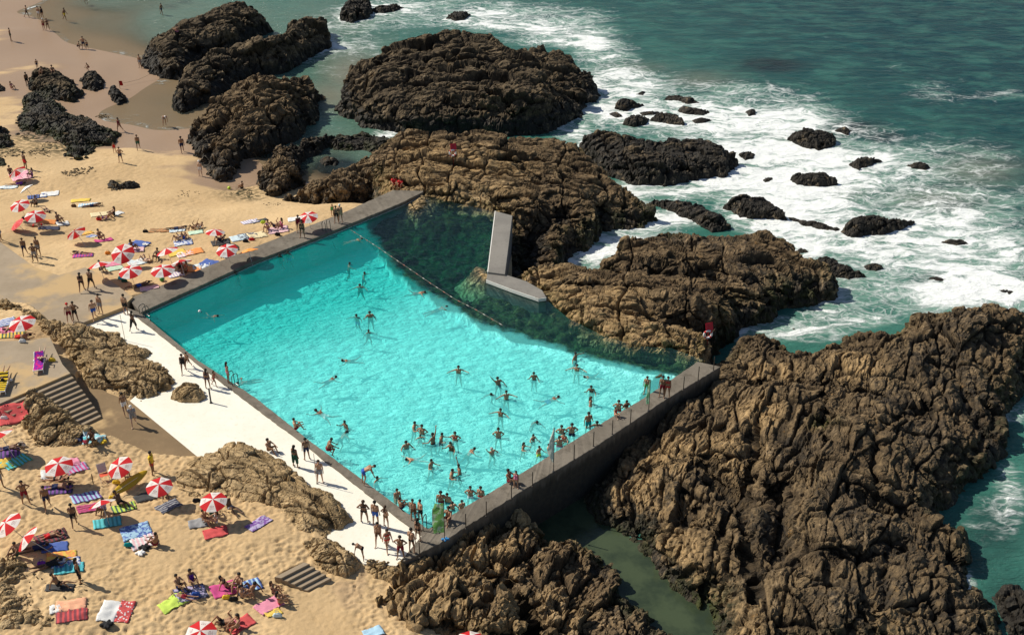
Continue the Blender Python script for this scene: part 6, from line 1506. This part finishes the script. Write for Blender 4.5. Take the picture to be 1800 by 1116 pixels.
P_('sunbather sitting under the umbrella before the broad rock, arms up', 374,907,'sit',10,1,'O','dgreen','k','f',1,s)
P_('sunbather in front left under the umbrella before the broad rock', 361,919,'sit',120,1,'T','grey','k','m',1,s)
P_('pale sunbather sitting on white cloth, before the broad rock', 381,919,'sit',260,3,'B','white','b','f',1,s)
P_('sunbather in the shade right of the umbrella pole, before the broad rock', 405,896,'sitback',130,4,'T','black','k','m',1,s)
T_('red towel below the trio before the broad rock', 379,937,65,1.0,1.6,'red','magenta',0)
T_('grey towel left of the trio before the broad rock', 350,920,70,.9,1.4,'grey','dgreen',0)
bag('round dark bag left of the umbrella before the broad rock', 346,882,'black')
T_('purple towel alone on the sand below the broad rock', 455,920,40,.9,1.8,'purple','lilac',2)
T_('light blue towel cut by the bottom edge, right of the passage', 657,1112,60,1.0,1.2,'lblue','white',0)
def tubes_obj(name, tubes, mat, col=None, parent=None, n=10):
    me = join_tubes(name, tubes, n); me.materials.append(M[mat]); o = link(name, me, None, parent)
    if col is not None: setcol(o, CC[col] if isinstance(col, str) else col)
    return o
def box_me(name, sx, sy, sz, bev=.01):
    bm = bmesh.new(); bmesh.ops.create_cube(bm, size=1)
    for v in bm.verts: v.co = Vector((v.co.x * sx, v.co.y * sy, v.co.z * sz))
    if bev: bmesh.ops.bevel(bm, geom=bm.edges[:], offset=bev, segments=2, affect='EDGES')
    me = bpy.data.meshes.new(name); bm.to_mesh(me); bm.free(); return me
# railing posts along the tall wall
POSTS = [(738,980,'nearest the deck tip'),(819,929,'second from the deck tip'),(855,907,'third from the deck tip'),(899,877,'fourth, left of the standing child'),(936,855,'fifth, right of the standing child'),(1009,807,'sixth, just right of the white flag'),(1043,784,'seventh, before the man in teal shorts'),(1076,763,'eighth, before the sitting child'),(1108,744,'ninth, left of the thin green flag'),(1201,686,'tenth, right of the standing pair'),(1227,668,'eleventh, last but one before the rocks'),(1254,651,'twelfth, at the rock end of the wall')]
for x, y, l in POSTS:
    p = G(x, y, ZT)
    o = tubes_obj('railing_post', [((0, 0, 0), .032, (0, 0, 1.15), .030)], 'plastic', (.05, .042, .035)); o.location = p
    tag(o, 'dark railing post on the tall wall, ' + l, 'post', 'railing posts on the tall wall')
    f = tubes_obj('foot_plate', [((0, 0, .012), .07, (0, 0, .02), .06)], 'plastic', (.07, .06, .05), o)
def flag(label, px, py, tip, outline, col, lean):
    """feather flag on a pole: outline in (along the pole m, out from the pole m)"""
    p = G(px, py, ZT); root = empty('feather_flag', tuple(p)); tag(root, label, 'flag', 'flags on the tall wall')
    tubes_obj('pole', [((0, 0, 0), .028, (0, 0, tip), .016)], 'plastic', (.05, .045, .04), root)
    d = np.array((math.cos(R(lean)), math.sin(R(lean)), 0)); nn = np.array((-d[1], d[0], 0))
    ny, nx = 20, 8; V = []
    for j in range(ny):
        z = outline[0][0] + (outline[-1][0] - outline[0][0]) * j / (ny - 1); wd = np.interp(z, [a for a, b in outline], [b for a, b in outline])
        for i in range(nx):
            u = i / (nx - 1); V.append(d * wd * u + nn * (.10 * math.sin(u * 4 + z * 2.2) * u + .05 * math.sin(z * 7 + u * 3) * u) + np.array((0, 0, z - .25 * u * u * wd)) + d * .02)
    n = len(V); idx = np.arange(n).reshape(ny, nx)
    Fq = np.stack([idx[:-1, :-1], idx[:-1, 1:], idx[1:, 1:], idx[1:, :-1]], -1).reshape(-1, 4)
    me = mesh_np('flag_cloth', V, Fq); me.materials.append(M['flag']); o = link('flag_cloth', me, None, root); setcol(o, col)
    b = tubes_obj('foot', [((0, 0, .02), .10, (0, 0, .06), .05)], 'plastic', (.06, .06, .06), root); return root
t = NT('flag'); oi = t.n("ObjectInfo"); nz = t.noise(2.2, 3, .6).outputs["Fac"]
fc = t.mix(t.rng(nz, .5, .6, 0, .5), oi.outputs["Color"], (.75, .8, .72)); t.set(fc, .8)
tl = t.n("BsdfTranslucent"); t.l(fc, tl.inputs[0]); mx = t.n("MixShader"); mx.inputs[0].default_value = .35; t.l(t.b.outputs[0], mx.inputs[1]); t.l(tl.outputs[0], mx.inputs[2]); t.l(mx.outputs[0], t.out.inputs["Surface"]); M['flag'] = t.m
flag('tall green feather flag with pale marks at the deck corner of the tall wall', 782,950,2.9,[(.65,.62),(1.2,.66),(2.0,.68),(2.6,.6),(2.88,.50)],(.16,.36,.10),180)
flag('pale grey white feather flag in the middle of the tall wall', 973,829,3.5,[(.75,.10),(1.2,.34),(2.0,.36),(2.8,.25),(3.48,.06)],(.50,.56,.50),150)
flag('narrow green feather flag seen edge on, far part of the tall wall', 1140,722,2.6,[(.6,.18),(1.4,.28),(2.0,.22),(2.55,.08)],(.20,.42,.24),200)
o = tubes_obj('sandbag', [((-.18,0,.07),.075,(.18,.03,.07),.075), ((0,-.12,.06),.06,(.05,.14,.08),.06)], 'cloth', (.04, .25, .55)); o.location = G(783,949,ZT); tag(o, 'bright blue sandbag at the foot of the green flag', 'sandbag')
tubes_obj('strap', [((-.06,-.14,.13),.012,(.0,.14,.16),.012)], 'cloth', 'white', o, 6)
# ladders: two bent handrails with treads
def ladder(label, px, py, yaw, z=ZT, h=.75):
    p = G(px, py, z); root = empty('pool_ladder', tuple(p), R(yaw)); tag(root, label, 'ladder', 'pool ladders')
    for s in (-.26, .26):
        pts = [(s, -.35, 0), (s, -.35, h * .8), (s, -.25, h), (s, .05, h * 1.02), (s, .16, h * .85), (s, .18, 0), (s, .18, -1.3)]
        tubes_obj('handrail', [(pts[i], .028, pts[i + 1], .028) for i in range(6)], 'metal', (.10, .095, .09), root)
    for k in range(4): tubes_obj('tread', [((-.26, .18, -.25 - .3 * k), .03, (.26, .18, -.25 - .3 * k), .03)], 'metal', (.3, .3, .3), root, 8)
ladder('pool ladder at the deep left corner, where wall and kerb meet', 256,551,-45)
ladder('pool ladder in the middle of the kerb beside a swimmer', 412,672,-42, ZT, .85)
ladder('pool ladder on the long wall near the rocks', 575,405,-135, ZT, .85)
ladder('pool ladder at the near corner of the pool, crowded by bathers', 741,924,-20, ZT, .95)
# posts and poles on the white deck
p = G(371, 708, 0); o = tubes_obj('bollard', [((0, 0, .03), .055, (0, 0, 1.12), .055), ((0, 0, 1.12), .06, (0, 0, 1.2), .05)], 'plastic', (.012, .012, .012)); o.location = p; tag(o, 'short black post standing on the white deck beside the smooth boulder', 'post')
tubes_obj('base_plate', [((0, 0, .015), .11, (0, 0, .02), .10)], 'plastic', (.03, .03, .03), o)
for x, y, hh, l in ((220, 599, 2.3, 'thin pale pole on the white deck near the slab corner'), (557, 850, 2.4, 'thin pale pole on the white deck behind a man in grey shorts')):
    o = tubes_obj('pole', [((0, 0, 0), .022, (0, 0, hh), .018)], 'metal', (.5, .48, .42)); o.location = G(x, y, 0); tag(o, l, 'pole', 'thin poles on the white deck')
    tubes_obj('socket', [((0, 0, .01), .05, (0, 0, .10), .035)], 'metal', (.4, .4, .38), o)
o = tubes_obj('stake', [((0, 0, -.1), .03, (.02, 0, .75), .028)], 'cloth', (.10, .06, .03)); o.location = hit(164, 850); tag(o, 'short wooden stake in the sand beside the folding chair', 'stake')
# life ring stations
def ring_station(label, px, py, sgn_w):
    p = hit(px, py); root = empty('life_ring_station', tuple(p), R(8)); tag(root, label, 'life ring', 'life rings on the rocks')
    tubes_obj('post', [((0, 0, -.5), .035, (0, 0, 1.7), .035)], 'plastic', (.25, .02, .02), root)
    me = box_me('sign_board', .62, .05, .62, .02); me.materials.append(M['plastic']); b = link('sign_board', me, None, root); b.location = (.03, 0, 1.62); b.rotation_euler = (R(-18), 0, R(10)); setcol(b, (.55, .015, .035))
    bm = bmesh.new(); n, m = 32, 12
    vs = [[bm.verts.new(((.30 + .085 * math.cos(6.2832 * j / m)) * math.cos(6.2832 * i / n), .07 * math.sin(6.2832 * j / m), (.30 + .085 * math.cos(6.2832 * j / m)) * math.sin(6.2832 * i / n))) for j in range(m)] for i in range(n)]
    for i in range(n):
        for j in range(m): bm.faces.new((vs[i][j], vs[(i + 1) % n][j], vs[(i + 1) % n][(j + 1) % m], vs[i][(j + 1) % m]))
    bmesh.ops.recalc_face_normals(bm, faces=bm.faces)
    me = bpy.data.meshes.new('ring'); bm.to_mesh(me); bm.free(); me.polygons.foreach_set("use_smooth", [True] * len(me.polygons)); me.materials.append(M['plastic']); r = link('ring', me, None, root); r.location = (-.06, -.13, 1.02); setcol(r, (.85, .83, .8))
    for k in range(4): 
        a = R(45 + 90 * k); q = tubes_obj('band', [((.30 * math.cos(a) - .03 * math.sin(a), 0, .30 * math.sin(a) + .03 * math.cos(a)), .095, (.30 * math.cos(a) + .03 * math.sin(a), 0, .30 * math.sin(a) - .03 * math.cos(a)), .095)], 'plastic', (.6, .03, .03), r); q.scale = (1, .85, 1)
    return root
ring_station('life ring with red sign on the layered rock mass', 797, 285, .5)
ring_station('life ring with red sign on the rocks by the end of the tall wall', 1243, 606, .5)
# red flag and its rope on the wet sand
p = hit(211, 156); root = empty('warning_flag', tuple(p)); tag(root, 'small red flag on a stick on the wet sand between boulders and ridge', 'flag')
tubes_obj('stick', [((0, 0, -.2), .02, (0, 0, 1.0), .02)], 'cloth', (.2, .12, .06), root)
V = [(.02 + .42 * i / 6, .05 * math.sin(i * 1.3 + j), .38 + .6 * j / 4) for j in range(5) for i in range(7)]; idx = np.arange(35).reshape(5, 7)
me = mesh_np('flag_cloth', V, np.stack([idx[:-1, :-1], idx[:-1, 1:], idx[1:, 1:], idx[1:, :-1]], -1).reshape(-1, 4)); me.materials.append(M['cloth']); o = link('flag_cloth', me, None, root); setcol(o, (.65, .02, .015))
a = hit(213, 152); b = hit(272, 138); o = tubes_obj('rope', [((0, 0, .0), .014, tuple((b - a) * .5 + np.array((0, 0, -.05))), .014), (tuple((b - a) * .5 + np.array((0, 0, -.05))), .014, tuple(b - a + np.array((0, 0, .4))), .014)], 'cloth', (.12, .10, .08), None, 6); o.location = a + np.array((0, 0, .35)); tag(o, 'thin dark rope from the small red flag to the upper ridge', 'rope')
# float rope across the pool
def float_rope(pts, nfl):
    P = [G(x, y, ZW + .03) for x, y in pts]; o0 = P[0]
    L = [0]
    for i in range(1, len(P)): L.append(L[-1] + np.linalg.norm(P[i] - P[i - 1]))
    at = lambda s_: np.array([np.interp(s_, L, [p[k] for p in P]) for k in range(3)]) - o0
    tb = []; n = 40
    for k in range(n): tb.append((at(L[-1] * k / n), .012, at(L[-1] * (k + 1) / n), .012))
    r = tubes_obj('float_rope', tb, 'plastic', (.22, .18, .15), None, 6); r.location = o0; tag(r, 'rope with red and white floats dividing the pool', 'float rope')
    for k in range(nfl):
        s_ = L[-1] * (k + .6) / nfl; c = at(s_); e = at(min(L[-1], s_ + .24))
        q = tubes_obj('float', [(c, .024, e, .024)], 'plastic', (.55, .50, .45) if k % 2 else (.40, .12, .08), r, 8)
float_rope([(616, 404), (660, 432), (710, 466), (760, 500), (800, 526), (834, 543), (884, 572)], 22)
# surfboard
a = hit(203, 874); b = hit(256, 842)
bm = bmesh.new(); n, m = 28, 10; rows = []
for i in range(n):
    u = i / (n - 1); wd = .30 * (math.sin(math.pi * min(1, max(0, u)) ) ** .55) + .012; th = .045 * (math.sin(math.pi * u) ** .5) + .004; z = .12 * (2 * u - 1) ** 2 * (1 if u > .5 else .5)
    rows.append([bm.verts.new((wd * math.cos(6.2832 * j / m), (u - .5) * 2.7, z + th * math.sin(6.2832 * j / m))) for j in range(m)])
for i in range(n - 1):
    for j in range(m): bm.faces.new((rows[i][j], rows[i][(j + 1) % m], rows[i + 1][(j + 1) % m], rows[i + 1][j]))
bm.faces.new(rows[0]); bm.faces.new(rows[-1]); bmesh.ops.recalc_face_normals(bm, faces=bm.faces)
me = bpy.data.meshes.new('surfboard'); bm.to_mesh(me); bm.free(); me.polygons.foreach_set("use_smooth", [True] * len(me.polygons)); me.materials.append(M['plastic']); o = link('surfboard', me)
c = (a + b) / 2; dd = b - a; o.location = (c[0], c[1], c[2] + .42); o.rotation_euler = (R(3), R(38), math.atan2(-dd[0], dd[1])); setcol(o, (.62, .40, .03)); tag(o, 'mustard yellow surfboard propped on its side on the lower sand', 'surfboard')
st = tubes_obj('stringer', [((0, -1.25, .10), .012, (0, 1.2, .10), .012)], 'plastic', (.9, .85, .7), o, 6); st.location = (0, 0, -.045)
for s in (-.12, 0, .12): tubes_obj('fin', [((s, -1.1, -.02), .015, (s, -1.22, -.16), .008)], 'plastic', (.05, .05, .05), o, 6)
# loungers
def lounger(label, px, py, yaw, cloth, col2, pat=0):
    p = hit(px, py); root = empty('sun_lounger', tuple(p), R(-yaw)); tag(root, label, 'sun lounger')
    W, L = .62, 1.9
    fr = []
    for s in (-W / 2, W / 2): fr += [((s, -L / 2, .32), .035, (s, .25, .32), .035), ((s, .25, .32), .03, (s, .92, .72), .03)]
    fr += [((-W / 2, -L / 2, .32), .035, (W / 2, -L / 2, .32), .035), ((-W / 2, .25, .32), .03, (W / 2, .25, .32), .03), ((-W / 2, .92, .72), .03, (W / 2, .92, .72), .03)]
    tubes_obj('frame', fr, 'plastic', 'white', root)
    for s in (-W / 2, W / 2):
        for y in (-.8, .45): tubes_obj('leg', [((s, y, .32), .03, (s, y - .04, .0), .028)], 'plastic', 'white', root)
    for s in (-W / 2 - .04, W / 2 + .04): tubes_obj('wheel', [((s - .02, .75, .12), .12, (s + .02, .75, .12), .12)], 'plastic', (.7, .7, .7), root)
    V = []; 
    prof = [(-.93, .36), (-.5, .36), (0, .36), (.25, .36), (.55, .54), (.92, .76)]
    for y, z in prof:
        for i in range(6): V.append((-W / 2 + W * i / 5, y, z + .015 * math.sin(i * 2 + y * 5)))
    idx = np.arange(36).reshape(6, 6); me = mesh_np('sling', V, np.stack([idx[:-1, :-1], idx[:-1, 1:], idx[1:, 1:], idx[1:, :-1]], -1).reshape(-1, 4)); me.materials.append(M['towel']); o = link('sling', me, None, root); setcol(o, CC[cloth]); o["second_colour"] = [float(q) for q in CC[col2]]; o["pattern"] = float(pat)
    return root
lounger('white framed sun lounger with purple cloth on the concrete terrace', 70, 645, 345, 'purple', 'magenta', 2)
lounger('sun lounger with yellow striped cloth at the left edge of the terrace', 6, 682, 350, 'yellow', 'black', 1)
p = hit(76, 636); P_('sunbather lying on the lounger with purple cloth', 76, 636, 'back', 345, 3, 'B', 'magenta', 'b', 'f', .95, 'sunbathers on the lower sand', at=(p[0] - .1, p[1] + .2, 1.85 + .36))
bag('yellow bag beside the lounger with purple cloth', 92, 635, 'yellow')
p = hit(8, 670); P_('sunbather lying on the yellow striped lounger', 8, 670, 'back', 350, 1, 'T', 'brown', 'k', 'm', .95, 'sunbathers on the lower sand', at=(p[0], p[1] + .2, 1.85 + .36))
# folding chair by the surfboard
p = hit(184, 842); root = empty('folding_chair', tuple(p), R(-150)); tag(root, 'white and red folding beach chair left of the surfboard umbrella', 'beach chair')
tubes_obj('frame', [((-.26, -.3, 0), .014, (-.26, .25, .42), .014), ((.26, -.3, 0), .014, (.26, .25, .42), .014), ((-.26, .3, 0), .014, (-.26, -.2, .4), .014), ((.26, .3, 0), .014, (.26, -.2, .4), .014), ((-.26, -.2, .38), .014, (-.26, -.45, .95), .014), ((.26, -.2, .38), .014, (.26, -.45, .95), .014), ((-.26, -.45, .95), .014, (.26, -.45, .95), .014)], 'metal', (.7, .7, .7), root, 8)
for nm, q in (('seat', [(-.25, .25, .41), (.25, .25, .41), (.25, -.2, .37), (-.25, -.2, .37)]), ('backrest', [(-.25, -.21, .40), (.25, -.21, .40), (.25, -.44, .93), (-.25, -.44, .93)])):
    me = mesh_np(nm, q, [(0, 1, 2, 3)]); me.materials.append(M['cloth']); o = link(nm, me, None, root); setcol(o, (.75, .62, .58) if nm == 'backrest' else (.65, .10, .05))

# seaweed and small stones strewn on the sand by the weedy rocks
def strew(name, spots, n, rmax, seed):
    r = random.Random(seed); tb = []
    for (px, py, rad) in spots:
        c = hit(px, py)
        for k in range(n):
            a = r.uniform(0, 6.28); q = rad * math.sqrt(r.random()); x, y = c[0] + q * math.cos(a), c[1] + q * math.sin(a); z = down(x, y, c[2] + 1.5)
            s_ = rmax * r.uniform(.35, 1) ; b = r.uniform(0, 6.28); L = s_ * r.uniform(.3, 2.2)
            tb.append(((x, y, z), s_ * .5, (x + L * math.cos(b), y + L * math.sin(b), z + r.uniform(-.01, .03)), s_ * .35))
    me = join_tubes(name, tb, 6); me.materials.append(M['rock_dark']); return tag(link(name, me), kind='stuff')
strew('seaweed', [(95,258,2.2),(60,238,1.6),(125,305,1.0),(150,300,1.2),(70,270,1.6),(205,325,.8),(20,270,1.4),(180,205,.7)], 34, .22, 5)
strew('seaweed', [(330,340,1.2),(430,340,.9),(100,1040,1.6),(40,1010,1.6),(480,360,1.0)], 22, .12, 6)
